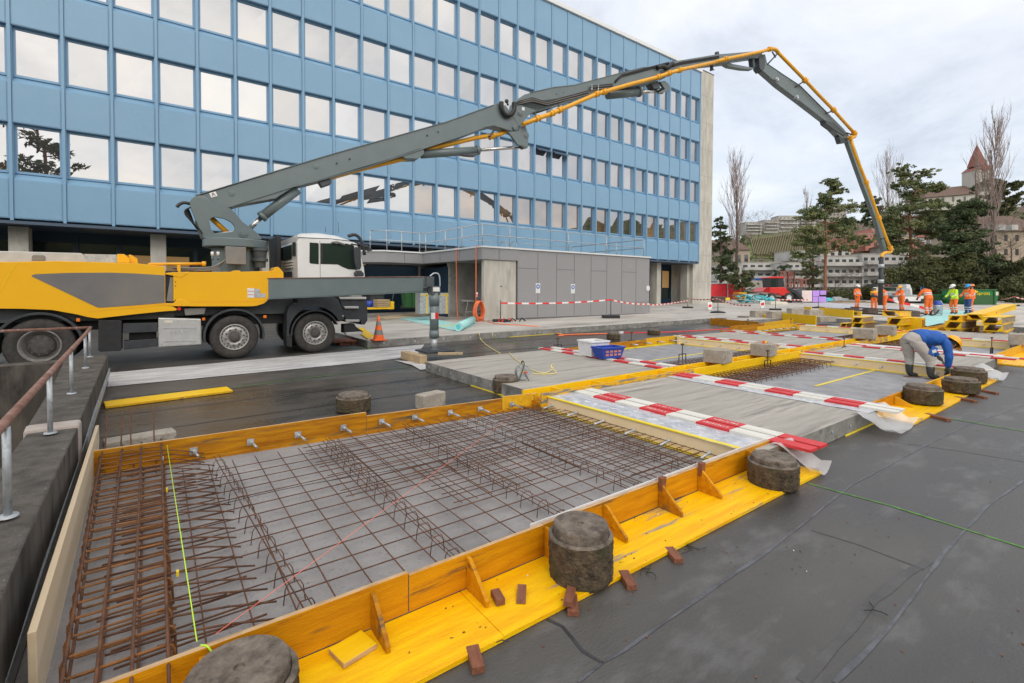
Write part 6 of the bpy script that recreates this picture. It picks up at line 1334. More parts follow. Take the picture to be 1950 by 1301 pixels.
b = MB(); b.tube([(11.0,18.7,gz(11,18,.2)),(11.15,18.6,p0.z)], .02, 6); b.tube([(11.9,18.7,gz(11,18,.2)),(11.75,18.6,p0.z)],.02,6); b.tube([(10.95,18.6,p0.z-.02),(11.9,18.6,p0.z-.02)],.025,6); b.tube([(11.0,18.6,p0.z-.5),(11.85,18.6,p0.z-.5)],.02,6); b.tube([(10.9,18.9,p0.z+.02),(12.0,18.9,p0.z+.02)],.02,6); b.tube([(10.95,18.6,p0.z-.02),(10.9,18.9,p0.z+.02)],.02,6); b.tube([(11.9,18.6,p0.z-.02),(12.0,18.9,p0.z+.02)],.02,6)
tag(b.build('cable_stand', M['box_grey']), 'grey tubular stand holding the orange cable coil', 'stand')
gc = [(915,600),(925,612),(945,618),(990,620),(1030,623),(1045,630),(1062,637),(1078,639),(1062,641),(1066,639),(1100,637.5),(1130,637),(1160,636),(1185,634)]
P = [G(x, y, .2 if i < 5 else .012) + Vector((0,0,.015)) for i, (x, y) in enumerate(gc)]; cord('power_cable', smooth_path(P,2), .022, M['cable_orange'], 'orange cable snaking off the plaza slab onto the membrane')
P = [G(x, y, .0)+Vector((0,0,.015)) for x, y in [(1185,634),(1250,634),(1320,631),(1400,626)]]; cord('power_cable', smooth_path(P,1), .018, M['tape_r'], 'thin red cable running on from the plug toward the distant forms')
b = MB(); q = G(1183,635,.02); b.obox(q+Vector((0,0,.03)),(1,.2,0),.12,(0,1,0),.04,(0,0,1),.04); tag(b.build('cable_plug', M['plastic_white'], bevel=.01), 'white plug between the orange and red cables on the ground', 'plug')
b = MB(); b.tube(smooth_path([tuple(G(938,634,.215)+Vector((0,0,0)))] + [tuple(G(938,646,.02)),tuple(G(939,646,.02))],0), .012, 6)
cord('garden_hose', smooth_path([G(912,634,.215),G(913,637,.21),G(914,645,.02),G(925,657,.015),G(952,673,.015)],2), .014, M['hose_yellow'], 'thin yellow hose from the plaza slab edge onto the membrane')
cord('garden_hose', smooth_path([G(970,672,.215),G(985,688,.215),G(1003,694,.215),G(1008,703,.215),G(1030,711,.215),G(1045,709,.215),G(1054,700,.26),G(1051,693,.34),G(1049,700,.3),G(1058,707,.22),G(1061,711,.215),G(1040,713,.215),G(1015,712,.215)],2), .010, M['hose_yellow'], 'thin yellow hose looping beside the cable reel')
b = MB(); b.tube([G(938,634,.215),G(938.5,645,.02)],.012,6); tag(b.build('garden_hose', M['hose_yellow']), 'short end of yellow hose hanging over the plaza slab edge', 'hose')
# cable reel
rp_ = G(996,724,.2); reel = thing('cable_reel', rp_, 'grey metal cable reel with a bent carrying frame on the slab', 'cable reel')
ax = (RH*.35 - FH*.94).normalized(); u = Vector((0,0,1)); c0 = rp_ + Vector((-.01,0,.145)); R0 = .125
for s_, nm in ((-.05,'side_disc'),(.05,'side_disc')):
    b = MB(); b.lathe([(.03,0),(R0*.35,.006),(R0*.4,-.004),(R0*.95,.0),(R0,.004),(R0,.010),(R0*.9,.010),(.03,.010)], c0+ax*s_, ax, 28, smooth=False); b.build(nm, M['galv'], reel)
b = MB(); b.cyl(c0-ax*.05, c0+ax*.05, R0*.62, 22); b.build('drum', M['hose_yellow'], reel)
tv = ax.cross(u).normalized()
b = MB(); b.tube(smooth_path([c0-ax*.08-tv*.08-u*.145, c0-ax*.08+u*.12-tv*.02, c0-ax*.07+u*.16, c0+ax*.07+u*.16, c0+ax*.08+u*.12, c0+ax*.08+tv*.09-u*.13, c0+ax*.10+tv*.13-u*.14],1), .008, 8); b.tube([c0+ax*.08-u*.0, c0+ax*.08-tv*.08-u*.14], .007, 8); b.build('frame', M['boom_dark'], reel)
b = MB(); b.tube([c0-ax*.07+u*.16-tv*.03, c0+ax*.02+u*.165], .014, 8); b.build('handle', M['black'], reel)
b = MB(); b.cyl(c0+ax*.07, c0+ax*.11, .012, 8); b.cyl(c0+ax*.11-tv*.03, c0+ax*.12-tv*.03, .012, 8); b.build('crank', M['tape_r'], reel)
# blue basket and white crate on the planks
def tub(name, px, py, w_, d_, h_, m_, label, cat, taper=.78, rot=8, h0=.232):
    p = G(px, py, h0); t = thing(name, p, label, cat); t.rotation_euler = (0,0,rad(rot)); n = MB(); a = w_/2; c = d_/2; k = taper; th = .02
    n.hexa([(-a*k,-c*k,0),(a*k,-c*k,0),(a*k,c*k,0),(-a*k,c*k,0)],[(-a*k,-c*k,.02),(a*k,-c*k,.02),(a*k,c*k,.02),(-a*k,c*k,.02)])
    for s0, s1 in (((-1,-1),(1,-1)),((1,-1),(1,1)),((1,1),(-1,1)),((-1,1),(-1,-1))):
        A0 = Vector((s0[0]*a*k,s0[1]*c*k,0)); A1 = Vector((s1[0]*a*k,s1[1]*c*k,0)); B0 = Vector((s0[0]*a,s0[1]*c,h_)); B1 = Vector((s1[0]*a,s1[1]*c,h_)); inn = lambda v: Vector((v.x*(1-th/a), v.y*(1-th/c), v.z))
        n.hexa([A0,A1,inn(A1),inn(A0)],[B0,B1,inn(B1),inn(B0)])
    o = n.build('tub', m_, origin=(0,0,0)); o.parent = t; o.location = (0,0,0)
    n = MB(); 
    for q0, q1 in (((-a,-c),(a,-c)),((a,-c),(a,c)),((a,c),(-a,c)),((-a,c),(-a,-c))): n.beam((*q0,h_-.015),(*q1,h_-.015),.05,.035)
    o = n.build('rim', m_, origin=(0,0,0), bevel=.006); o.parent = t; o.location = (0,0,0); return t
bt = tub('shopping_basket', 1158, 681, .62, .36, .24, M['basket_blue'], 'blue plastic basket with reddish contents showing through its slots', 'basket', rot=-8)
b = MB()
for i in range(4):
    for j in range(2): x = -.16+i*.11; z = .08+j*.07; b.box((x-.04,-.155-.02*z/.24*0-j*.008,z-.022),(x+.04,-.148-j*.008,z+.022))
o = b.build('slots', M['house_pink'], origin=(0,0,0)); o.parent = bt; o.location = (0,-.012,0)
wc = tub('white_crate', 1130, 676, .5, .5, .33, M['plastic_white'], 'white plastic crate standing behind the blue basket', 'crate', .92, -8)
b = MB(); b.box((-.2,-.2,.02),(.2,.2,.28)); o = b.build('contents', M['cream'], origin=(0,0,0)); o.parent = wc; o.location = (0,0,0)
# things under the canopy
q = PX(655,588,.2); q.d = 22.0; q.k = q.d/FPX
def can(x, y0, y1, r_, m_, name, label, cat, d=23.): 
    t = PD(x, y0, d); s_ = PD(x, y1, d); b = MB(); h_ = t.z-s_.z; b.lathe([(0,0),(r_*.9,0),(r_,.1*h_),(r_,.45*h_),(r_*1.03,.5*h_),(r_,.55*h_),(r_,.9*h_),(r_*.85,h_),(0,h_)], s_, n=22); return tag(b.build(name, m_), label, cat)
can(704,573,586,.22,M['basket_blue'],'barrel','small blue barrel beside the pallet truck','barrel',23)
b = MB(); s_ = PD(719,588,24); b.box((s_.x-.35,s_.y,s_.z),(s_.x+.35,s_.y+.6,s_.z+.66)); b.box((s_.x-.38,s_.y-.03,s_.z+.66),(s_.x+.38,s_.y+.63,s_.z+.72)); tag(b.build('dark_bin', M['dark_plastic'], bevel=.03), 'dark lidded bin behind the wooden crate', 'bin')
s_ = PD(733,592,22.3); pt = thing('pallet_truck', s_, 'yellow pallet truck by the blue barrel under the canopy', 'pallet truck')
b = MB(); b.box((s_.x-.85,s_.y,s_.z+.08),(s_.x+.3,s_.y+.16,s_.z+.15)); b.box((s_.x-.85,s_.y+.4,s_.z+.08),(s_.x+.3,s_.y+.56,s_.z+.15)); b.build('fork', M['form_new'], pt); b = MB(); b.box((s_.x+.3,s_.y+.1,s_.z+.05),(s_.x+.5,s_.y+.5,s_.z+.42)); b.build('pump_body', M['form_new'], pt, bevel=.03); b = MB(); b.tube([(s_.x+.45,s_.y+.3,s_.z+.3),(s_.x+.6,s_.y+.3,s_.z+1.15)],.025,8); b.tube([(s_.x+.6,s_.y+.15,s_.z+1.15),(s_.x+.6,s_.y+.45,s_.z+1.15)],.02,8); b.build('handle', M['boom_dark'], pt)
b = MB(); 
for k in range(4): b.box((s_.x-.35,s_.y+.0,s_.z+.17+k*.09),(s_.x+.25,s_.y+.55,s_.z+.245+k*.09))
tag(b.build('wooden_crate', M['wood_raw'], bevel=.01), 'slatted wooden crate on the yellow pallet truck', 'crate')
for i, x in enumerate((781,796)):
    s_ = PD(x,589,24.5); bn_ = thing('wheelie_bin', s_, 'green wheelie bin in the shade under the canopy, %s of two' % ('left' if i == 0 else 'right'), 'bin', 'two green wheelie bins')
    b = MB(); b.hexa([(s_.x-.22,s_.y,s_.z+.08),(s_.x+.22,s_.y,s_.z+.08),(s_.x+.22,s_.y+.45,s_.z+.08),(s_.x-.22,s_.y+.45,s_.z+.08)],[(s_.x-.28,s_.y-.05,s_.z+.95),(s_.x+.28,s_.y-.05,s_.z+.95),(s_.x+.28,s_.y+.55,s_.z+.95),(s_.x-.28,s_.y+.55,s_.z+.95)]); b.build('body', M['bin_green'], bn_, bevel=.02)
    b = MB(); b.box((s_.x-.3,s_.y-.08,s_.z+.95),(s_.x+.3,s_.y+.6,s_.z+1.02)); b.build('lid', M['bin_green'], bn_, bevel=.02); b = MB(); b.cyl((s_.x-.28,s_.y+.5,s_.z+.1),(s_.x+.28,s_.y+.5,s_.z+.1),.1,14); b.build('wheels', M['black'], bn_)
for i, (x0, x1) in enumerate(((800,822),(838,855))):
    a = PD(x0,598,22); c = PD(x1,598,22); z1 = PD(x0,558,22).z; b = MB(); b.box((a.x,a.y,a.z),(c.x+.1,a.y+.5,z1)); b.box((a.x,a.y-.012,z1-.12),(c.x+.1,a.y-.004,z1-.08),1); b.box((a.x+.3,a.y-.012,a.z),(a.x+.36,a.y-.004,z1),1)
    tag(b.build('steel_cabinet', [M['galv'], M['sign_yellow']], bevel=0), 'grey steel cabinet with yellow tape under the canopy, %s' % ('left one' if i == 0 else 'right one'), 'cabinet')
# barrier tape posts and tape
def tape_run(name, a, c, s_, label, n=16, w_=.035, seg=.5):
    P = sag(a, c, s_, max(6, int((Vector(c)-Vector(a)).length/.35))); b = MB(); acc = 0
    for i in range(len(P)-1): b.add([P[i]-Vector((0,0,w_)), P[i+1]-Vector((0,0,w_)), P[i+1]+Vector((0,0,w_)), P[i]+Vector((0,0,w_))], [(0,1,2,3)], i % 2); 
    return tag(b.build(name, [M['tape_r'], M['tape_w']], fixn=False), label, 'barrier tape')
def post(px, py, ptop, label, base='round', h=.2):
    q = PX(px, py, h); t = thing('barrier_post', q.p, label, 'post'); top = q.at(px, ptop); b = MB(); b.cyl(q.p, (q.p.x,q.p.y,top.z), .022, 8); b.build('pole', M['boom_dark'], t); b = MB()
    if base == 'round': b.lathe([(0,.0),(.42,.0),(.45,.03),(.38,.08),(.15,.12),(.05,.14),(0,.14)], q.p, n=22)
    elif base == 'block': b.obox(q.p+Vector((0,0,.08)), RH, .42, FH, .2, (0,0,1), .08)
    else: b.obox(q.p+Vector((0,0,.06)), RH, .35, FH, .16, (0,0,1), .06)
    b.build('base', M['black'], t, bevel=.02 if base != 'round' else 0); return Vector((q.p.x,q.p.y,top.z))
t1 = post(953,613,572,'barrier post in front of the concrete wall with red tape heaped at its foot','mat'); t2 = post(1163,606,571,'barrier post standing before the middle of the grey panel wall','block')
t3 = post(1309.7,587,566,'barrier post in front of the building columns','mat'); t4 = post(1367,596,569,'barrier post with a wide round foot left of the red sheeting','round'); t5 = post(1476.5,591,567,'barrier post near the wheel loader tyres','mat'); t6 = post(1558,587,565,'barrier post in front of the violet blocks','round')
t7 = post(1931,583,565,'barrier post right of the green skip','mat'); 
dz = Vector((0,0,-.06)); rt = PY(1237,579,17.9)
for a, c, s_, l_ in [(t1+dz*2,t2,.08,'barrier tape from the concrete wall post to the middle post'),(t2,rt,.08,'barrier tape from the middle post to the end of the grey wall'),(rt+Vector((.3,.5,-.1)),t3+dz*4,.06,'barrier tape past the entrance columns'),(t3+dz*2,t4,.06,'barrier tape in front of the leaning boards'),(t4,G(1430,582,.9),.12,'barrier tape by the cyan pipe heap'),(t5+dz*2,PX(1542,586).at(1542,571),.02,'barrier tape in front of the wheel loader'),(t7,PX(1905,580).at(1905,571),.05,'barrier tape between the green skip and its post'),(t7,PX(1975,582).at(1975,571),.1,'barrier tape running out of the photo on the right')]:
    tape_run('barrier_tape', a, c, s_, l_)
b = MB(); r = random.Random(12); q = G(965,613,.2)
for i in range(9):
    x, y = q.x+r.uniform(-.5,.6), q.y+r.uniform(-.3,.2); b.tube([(x,y,gz(x,y,.21)),(x+.15,y+.05,gz(x,y,.28+.1*r.random())),(x+.3,y-.05,gz(x,y,.22))], .03, 5, i % 2)
tag(b.build('tape_heap', [M['tape_r'], M['black']]), 'heap of red and black tape at the foot of the first barrier post', 'tape heap')
for i, (px, py) in enumerate(((1352,592),(1452,589))):
    q = PX(px, py); b = MB()
    for dx_, dy_ in ((-3.5,0),(3.5,0)): b.tube([q.at(px+dx_,py),q.at(px+dx_,py-16)],.03,6,0)
    for k in range(3): b.beam(q.at(px-4,py-4-k*5),q.at(px+4,py-5-k*5),.03,.16,k % 2)
    tag(b.build('tape_bundle_stand', [M['tape_w'], M['tape_r']]), 'small stand wrapped in red and white tape, %s' % ('left one by the red sheeting' if i == 0 else 'right one by the wheel loader'), 'stand')
# far left group: leaning boards, shed, red sheeting, mats
q = PX(1325,577); q.prism('leaning_board', [(1310,531),(1313,531),(1327,572),(1322,573)], .3, M['form_y']).__setitem__('label','yellow board leaning beside the last column'); 
bpy.data.objects['leaning_board']['category'] = 'board'
o = q.prism('white_panel', [(1312,541),(1320,543),(1331,565),(1331,572),(1324,573)], .3, M['plastic_white'], off=.4); o.name = 'site_board'; tag(o, 'white board leaning behind the yellow board', 'board')
q = PX(1345,575); sh = thing('site_shelter', q.p, 'small grey open fronted shelter with clutter beside the concrete tower', 'shelter')
q.prism('side_wall', [(1324,541),(1338,537),(1338,572),(1324,573)], .15, M['box_grey'], sh); q.prism('roof', [(1322,540),(1338,535.5),(1365,535.5),(1365,538),(1338,538.5),(1322,543)], 2.5, M['joint'], sh); q.box('back_wall',1338,538,1352,572,.1,M['galv'],sh,off=2.2); q.box('shelf_clutter',1340,553,1352,566,.6,M['wood_raw'],sh,off=.6); q.prism('clutter',[(1339,548),(1346,551),(1352,556),(1350,560),(1340,556)],.6,M['plastic_white'],sh,off=.4)
q = PX(1386,570); rs = thing('red_sheet_fence', q.p, 'bright red sheeted fence enclosure with two panels', 'fence')
for x0, x1, y0, y1, o_ in ((1352,1384.5,541,570,0),(1385.5,1416,541,570,.1),(1417,1421.5,543,569,.4)): q.prism('red_sheet', [(x0,y0),(x1,y0-.3),(x1,y1-.5),(x0,y1)], .08, M['red_sheet'], rs, off=o_)
for x in (1352,1385,1416.5): q.box('fence_post',x-.8,539.5,x+.8,571,.1,M['galv'],rs,off=-.15)
q.box('top_tube',1352,539.5,1421,540.8,.08,M['galv'],rs,off=-.1)
for i, (x0, x1, y0, y1) in enumerate(((1329,1348,565,577.5),(1359,1382,565,578))):
    q = PX((x0+x1)/2, y1-1); o = q.box('mat_stack',x0,y0,x1,y1-1.5,1.0,M['steel_dark'],bevel=.03); tag(o, 'stack of dark mats %s' % ('left of the taped stand' if i == 0 else 'on a pallet in front of the red sheeting'), 'mat stack')
    o = q.box('pallet',x0,y1-1.5,x1+1.5,y1,1.1,M['wood_raw']); tag(o, 'pallet under the %s dark mat stack' % ('left' if i == 0 else 'right'), 'pallet')
q = PX(1386,572); tag(q.box('yellow_box',1381,567,1390,572,.5,M['sign_yellow'],bevel=.02), 'yellow box in front of the red sheeting', 'box')
q = PX(1400,574)
b = MB()
for x in (1392,1404): b.tube([q.at(x,574),q.at(x,561)],.04,6)
b.tube([q.at(1391,562),q.at(1407,561)],.04,6); tag(b.build('rack', M['steel_dark']), 'dark rusty metal rack in front of the red sheeting', 'rack')
# cyan pipe heap with trestle
q = PX(1440,578); hp = thing('timber_stack', q.p, 'stack of short yellow timbers left of the cyan pipes', 'timber stack')
for k in range(4): q.box('timber',1407,557+k*4,1422,559.5+k*4,1.2,M['wood_raw'] if k % 2 else M['form_y'],hp,off=.2*k % .3)
r = random.Random(21); b = MB()
for i in range(110):
    x = r.uniform(1410,1480); ymin = 562+max(0,(x-1445))*.2; y = r.uniform(ymin, 576); a = q.at(x,y,r.uniform(0,1.4)); d_ = (RH*r.uniform(-.4,1)+FH*r.uniform(-1,1)+Vector((0,0,r.uniform(-.15,.15)))).normalized(); L_ = r.uniform(.3,.9)
    b.cyl(a-d_*L_/2, a+d_*L_/2, r.uniform(.05,.09), 8, 0 if r.random() < .7 else 1)
tag(b.build('pipe_offcuts', [M['cyan'], M['turq']]), 'big loose heap of cyan pipe offcuts beside the wheel loader', 'pipe heap', kind='stuff')
tr = thing('trestle', q.p, 'grey metal trestle in front of the cyan pipe heap', 'trestle')
for x in (1417,1433,1439): 
    b = MB(); b.tube([q.at(x,577,-.2),q.at(x,561,-.2)],.035,6); b.build('leg', M['galv'], tr)
b = MB(); b.beam(q.at(1414,561,-.2),q.at(1443,560,-.2),.2,.07); b.beam(q.at(1417,572,-.2),q.at(1439,572,-.2),.05,.05); b.build('top_rail', M['galv'], tr)
q = PX(1484,580); tag(q.prism('insulation_pack',[(1468,574),(1500,575),(1501,581),(1467,580)],1.0,M['cream'],bevel=.05), 'long cream insulation pack lying in front of the loader', 'pack')
q = PX(1460,572); b = MB(); b.beam(q.at(1446,558),q.at(1485,565),.9,.12); b.beam(q.at(1422,553),q.at(1444,557),.7,.12); tag(b.build('boards_pile', M['box_grey']), 'pile of grey boards laid slanting above the cyan pipes', 'board pile')
# wheel loader
q = PX(1480,577); ld = thing('wheel_loader', q.p, 'red wheel loader with glazed cab and raised black front forks', 'wheel loader')
L6 = lambda pts: crop(1330,500,6.29,pts)
q.prism('body', L6([(770,340),(815,300),(1030,295),(1100,340),(1110,380),(1030,400),(1000,395),(960,375),(860,365),(775,352)]), 2.0, M['red'], ld, bevel=.05)
q.prism('rear_hood', L6([(765,345),(815,300),(860,300),(860,362),(775,352)]), 2.0, M['red'], ld, off=.0)
q.prism('cab_frame', L6([(872,185),(1032,185),(1050,300),(880,300)]), 1.5, M['black'], ld, off=.25)
q.prism('cab_glass', L6([(888,198),(945,198),(945,300),(893,300)]), .04, M['jeans'] if False else M['cab_glass'], ld, off=.2); q.prism('cab_glass', L6([(960,198),(1022,198),(1036,298),(962,300)]), .04, M['pane'], ld, off=.2)
q.prism('cab_roof', L6([(845,178),(880,168),(1035,168),(1048,183),(1040,188),(850,188)]), 1.7, M['red'], ld, off=.15, bevel=.03)
q.prism('lift_arm', L6([(1060,310),(1090,300),(1180,350),(1250,420),(1255,450),(1220,440),(1150,370),(1070,340)]), .3, M['black'], ld, off=-.05); q.prism('lift_arm', L6([(1060,310),(1090,300),(1180,350),(1250,420),(1255,450),(1220,440),(1150,370),(1070,340)]), .3, M['black'], ld, off=1.6)
q.prism('fork_carriage', L6([(1170,330),(1245,315),(1250,330),(1225,440),(1260,470),(1245,475),(1200,455)]), 1.8, M['boom_dark'], ld, off=.1)
q.prism('tilt_cylinder', L6([(1090,330),(1200,400),(1195,412),(1085,342)]), .15, M['galv'], ld, off=.8)
for cxp, cyp, r_ in ((1083,418,58),(880,420,50)):
    c = q.at(*L6([(cxp,cyp)])[0]); rr_ = r_/6.29*q.k; wt = bpy.data.objects.new('wheel', None); COL.objects.link(wt); wt.parent = ld; wt.location = c-parent_loc(ld); wt['_o'] = tuple(c)
    b = MB(); b.lathe([(rr_*.5,0),(rr_*.9,-.03),(rr_,.05),(rr_,.4),(rr_*.9,.45),(0.01,.45)], c-FH*.05, FH, 28); b.build('tyre', M['rubber'], wt); b = MB(); b.lathe([(0,.0),(rr_*.5,.0),(rr_*.52,-.02)], c-FH*.04, FH, 24); b.build('rim', M['reflect'], wt)
for x in (1180,): c = q.at(*L6([(x,450)])[0],1.6); b = MB(); b.lathe([(0,0),(.5,0),(.55,.05),(.55,.4),(0,.4)], c, FH, 24); b.build('far_wheel', M['rubber'], ld)
# container behind, orange stacked frames, violet and pink blocks, rolls
q = PX(1470,571); q.d += 6; q.k = q.d/FPX; ct = thing('site_container', q.at(1455,571), 'cream site container with a blue roof edge behind the wheel loader', 'container')
q.box('container_body',1440,534,1467,569,3,M['cream'],ct); q.box('roof_edge',1440,530,1467,533.8,3,M['sign_blue'],ct,off=-.05); q.box('container_body',1467,535,1485,569,2,M['cream'],ct,off=.6)
q = PX(1510,572); q.d += 4; q.k = q.d/FPX; fr = thing('formwork_frame_stack', q.at(1505,572), 'stacked red steel formwork frames behind the loader', 'frame stack')
for x0, y0, x1, y1 in ((1484,517,1492,527),(1493,517,1501,527),(1502,518,1510,527),(1497,530,1512,540),(1497,541,1507,549),(1513,531,1525,552),(1528,532,1541,545)):
    b = MB()
    for a_, c_ in (((x0,y0),(x1,y0)),((x1,y0),(x1,y1)),((x1,y1),(x0,y1)),((x0,y1),(x0,y0)),(((x0+x1)/2,y0),((x0+x1)/2,y1))): b.beam(q.at(*a_),q.at(*c_),.12,.12)
    b.build('frame', M['house_pink'], fr)
b = MB()
for x in (1484,1500,1512,1541): b.beam(q.at(x,517 if x < 1515 else 531),q.at(x,570),.14,.14)
b.build('upright', M['steel_dark'], fr)
for i, (x0, x1, y0, y1, m_, nm) in enumerate(((1527,1547,553.5,575,'pinkish','pale pink foam block stack'),(1548,1561,553.5,565,'violet','violet foam block stack, upper left'),(1562,1574,553.5,562,'violet','violet foam block stack, upper right'),(1548,1574,565,576,'violet','violet foam blocks at the bottom'))):
    q = PX((x0+x1)/2, 577); o = q.box('foam_block',x0,y0,x1-.4,y1-.3,1.4,M[m_],bevel=.03); tag(o, nm, 'foam block')
q = PX(1580,575); o = q.prism('wrapped_roll',[(1575,569),(1580,567),(1587,569),(1587,575),(1575,576)],.8,M['cyan'],bevel=.05); tag(o, 'cyan wrapped roll right of the violet blocks', 'roll')
for i, (x, y) in enumerate(((1593,569),(1600,569),(1607,571.5),(1613,572))):
    q = PX(x, 574); a = q.at(x, y); b = MB(); b.cyl(a, a+FH*.6+RH*.1, 3.8*q.k, 16); tag(b.build('mesh_roll', M['galv']), 'grey wire roll lying %s in the row left of the standing worker' % ['first','second','third','last'][i], 'roll', 'grey rolls left of the standing worker')
q = PX(1640,577); b = MB(); 
for k in range(5): b.beam(q.at(1590+k*3,578-k*.6,k*.5),q.at(1668+k*2,579-k*.8,k*.5),.15,.15,k % 2)
tag(b.build('timber_lengths', [M['steel_dark'], M['wood_raw']]), 'long dark and yellow timbers lying behind the workers', 'timber')
# cyan sheets on the plaza
sheet('cyan_sheet', [tuple(v)[:2] for v in [G(1745,608,.2),G(1765,600,.2),G(1800,590,.2),G(1870,596,.2),G(1850,604,.2),G(1800,614,.2),G(1765,622,.2)]], .206, M['turq'], 'stuff')['label'] = 'pale cyan foil lying on the plaza around the workers'
sheet('cyan_sheet', [tuple(v)[:2] for v in [G(1525,578,.2),G(1580,577,.2),G(1640,582,.2),G(1760,588,.2),G(1740,591,.2),G(1600,587,.2)]], .206, M['foil'], 'stuff')['label'] = 'pale foil strip lying behind the workers'
q = PX(1730,590); b = MB(); P = [q.at(1692,570),q.at(1703,573),q.at(1716,577),q.at(1733,580),q.at(1750,584),q.at(1762,588)]
for i in range(5): b.beam(P[i],P[i+1],.05,.16,i % 2)
tag(b.build('barrier_plank', [M['tape_r'], M['tape_w']]), 'red and white plank slanting down among the workers', 'plank')
# vacuum
q = PX(1785,601); vc = thing('site_vacuum', q.p, 'grey wheeled industrial vacuum with a blue top beside the crouching worker', 'vacuum cleaner')
b = MB(); c = q.at(1785,598); s_ = q.k; b.lathe([(0,0),(5*s_,0),(6*s_,2*s_),(7*s_,14*s_),(7.4*s_,15*s_),(7*s_,17*s_),(0,17*s_)], c, n=20); b.build('drum', M['galv'], vc)
b = MB(); b.lathe([(6.5*s_,17*s_),(6.5*s_,21*s_),(4*s_,25*s_),(0,26*s_)], c, n=20); b.build('motor_head', M['basket_blue'], vc)
b = MB(); b.tube([q.at(1793,600),q.at(1795,580),q.at(1791,573)],.03,6); b.tube([q.at(1778,601),q.at(1794,601)],.04,6); b.build('trolley_frame', M['galv'], vc)
b = MB(); b.tube(smooth_path([q.at(1779,590,-.3),q.at(1770,598,-.4),q.at(1758,600,-.4),q.at(1764,590,-.4)],1),.04,6); b.build('suction_hose', M['black'], vc)
# flatbed truck
q = PX(1745,582); q.d = 47; q.k = q.d/FPX; ft = thing('flatbed_truck', q.at(1740,580), 'white flatbed truck seen from behind beyond the workers', 'truck')
T7 = lambda pts: crop(1600,500,5.571,pts)
q.box('tailgate', *T7([(668,362)])[0], *T7([(850,412)])[0], .1, M['white_paint'], ft, bevel=.02); q.prism('side_board', T7([(850,362),(885,352),(885,400),(850,412)]), 3.4, M['white_paint'], ft)
q.box('cab_back', *T7([(660,255)])[0], *T7([(905,350)])[0], .1, M['cream'], ft, off=3.4); q.prism('cab', T7([(900,228),(940,232),(962,290),(965,350),(900,350)]), 1.2, M['white_paint'], ft, off=2.2, bevel=.03); q.box('roof_bar', *T7([(652,225)])[0], *T7([(903,254)])[0], 1.4, M['dark_plastic'], ft, off=3.3, bevel=.04)
q.box('rear_window', *T7([(690,262)])[0], *T7([(880,300)])[0], .05, M['cab_glass'], ft, off=3.3); q.box('deck', *T7([(668,355)])[0], *T7([(860,368)])[0], 3.4, M['box_grey'], ft, off=.1)
q.prism('load', T7([(650,350),(660,320),(700,330),(760,320),(770,290),(800,275),(815,295),(820,340),(890,345),(890,358),(660,362)]), 1.2, M['galv'], ft, off=.8); q.box('chassis', *T7([(690,412)])[0], *T7([(860,432)])[0], 3.5, M['black'], ft, off=.2)
for xx, o_ in ((865,.3),(865,2.9),(700,.3)): c = q.at(*T7([(xx,420)])[0], o_); b = MB(); b.lathe([(0,0),(.28,0),(.42,.03),(.44,.08),(.44,.25),(0,.27)], c-RH*.1, RH, 20); b.build('wheel', M['rubber'], ft)
b = MB(); b.cyl(q.at(*T7([(785,240)])[0],3.2), q.at(*T7([(785,240)])[0],3.28), .07, 12); b.build('brake_light', M['tape_r'], ft)
# green skip
q = PX(1870,584); q.d = 44; q.k = q.d/FPX; sk = thing('green_skip', q.at(1870,584), 'large green waste skip with yellow lettering', 'skip')
q.prism('tub', T7([(1385,285),(1660,292),(1660,465),(1430,455),(1395,400)]), 3.0, M['green'], sk, bevel=.03); q.prism('tapered_end', T7([(1660,292),(1712,318),(1690,400),(1675,462),(1660,465)]), 2.6, M['green'], sk, off=.2)
q.box('top_rim', *T7([(1380,282)])[0], *T7([(1664,296)])[0], 3.1, M['bin_green'], sk, off=-.06)
q.prism('side_rib', T7([(1625,296),(1640,296),(1640,462),(1625,460)]), .08, M['bin_green'], sk, off=-.09)
q.prism('lower_panel', T7([(1400,350),(1622,350),(1622,458),(1432,452),(1400,400)]), .02, M['bin_green'], sk, off=-.035)
p_ = q.at(*T7([(1512,328)])[0], -.02); lt = lettering('Spross', .92*.9, (0,0,0), 0, M['sign_yellow'], 'lettering', sk, ext=.005); lt.matrix_parent_inverse = Matrix.Identity(4)
R_ = Matrix((RH, (0,0,1), -FH)).transposed().to_4x4(); R_.translation = p_ - parent_loc(sk) - FH*.03; lt.matrix_basis = R_ @ Matrix.Scale(.56, 4)
b = MB(); c = q.at(*T7([(1425,325)])[0], -.03)
for k in range(5): a = rad(200-k*45*.9); b.cyl(c, c+(RH*math.cos(a)+Vector((0,0,math.sin(a))))*.28, .05, 6)
b.build('leaf_emblem', M['sign_yellow'], sk); b = MB(); c = q.at(*T7([(1657,330)])[0], -.03); b.obox(c, RH, .14, (0,0,1), .16, FH, .01); b.build('number_plate', M['cream'], sk)
q2 = PX(1835,580); q2.d = 47; q2.k = q2.d/FPX; s2_ = thing('green_skip', q2.at(1820,580), 'low dark green skip mostly hidden behind the workers', 'skip'); q2.prism('tub', T7([(1040,345),(1330,345),(1320,445),(1070,440)]), 2.0, M['bin_green'], s2_); q2.box('top_rim', *T7([(1035,342)])[0], *T7([(1335,350)])[0], 2.1, M['green'], s2_, off=-.05)

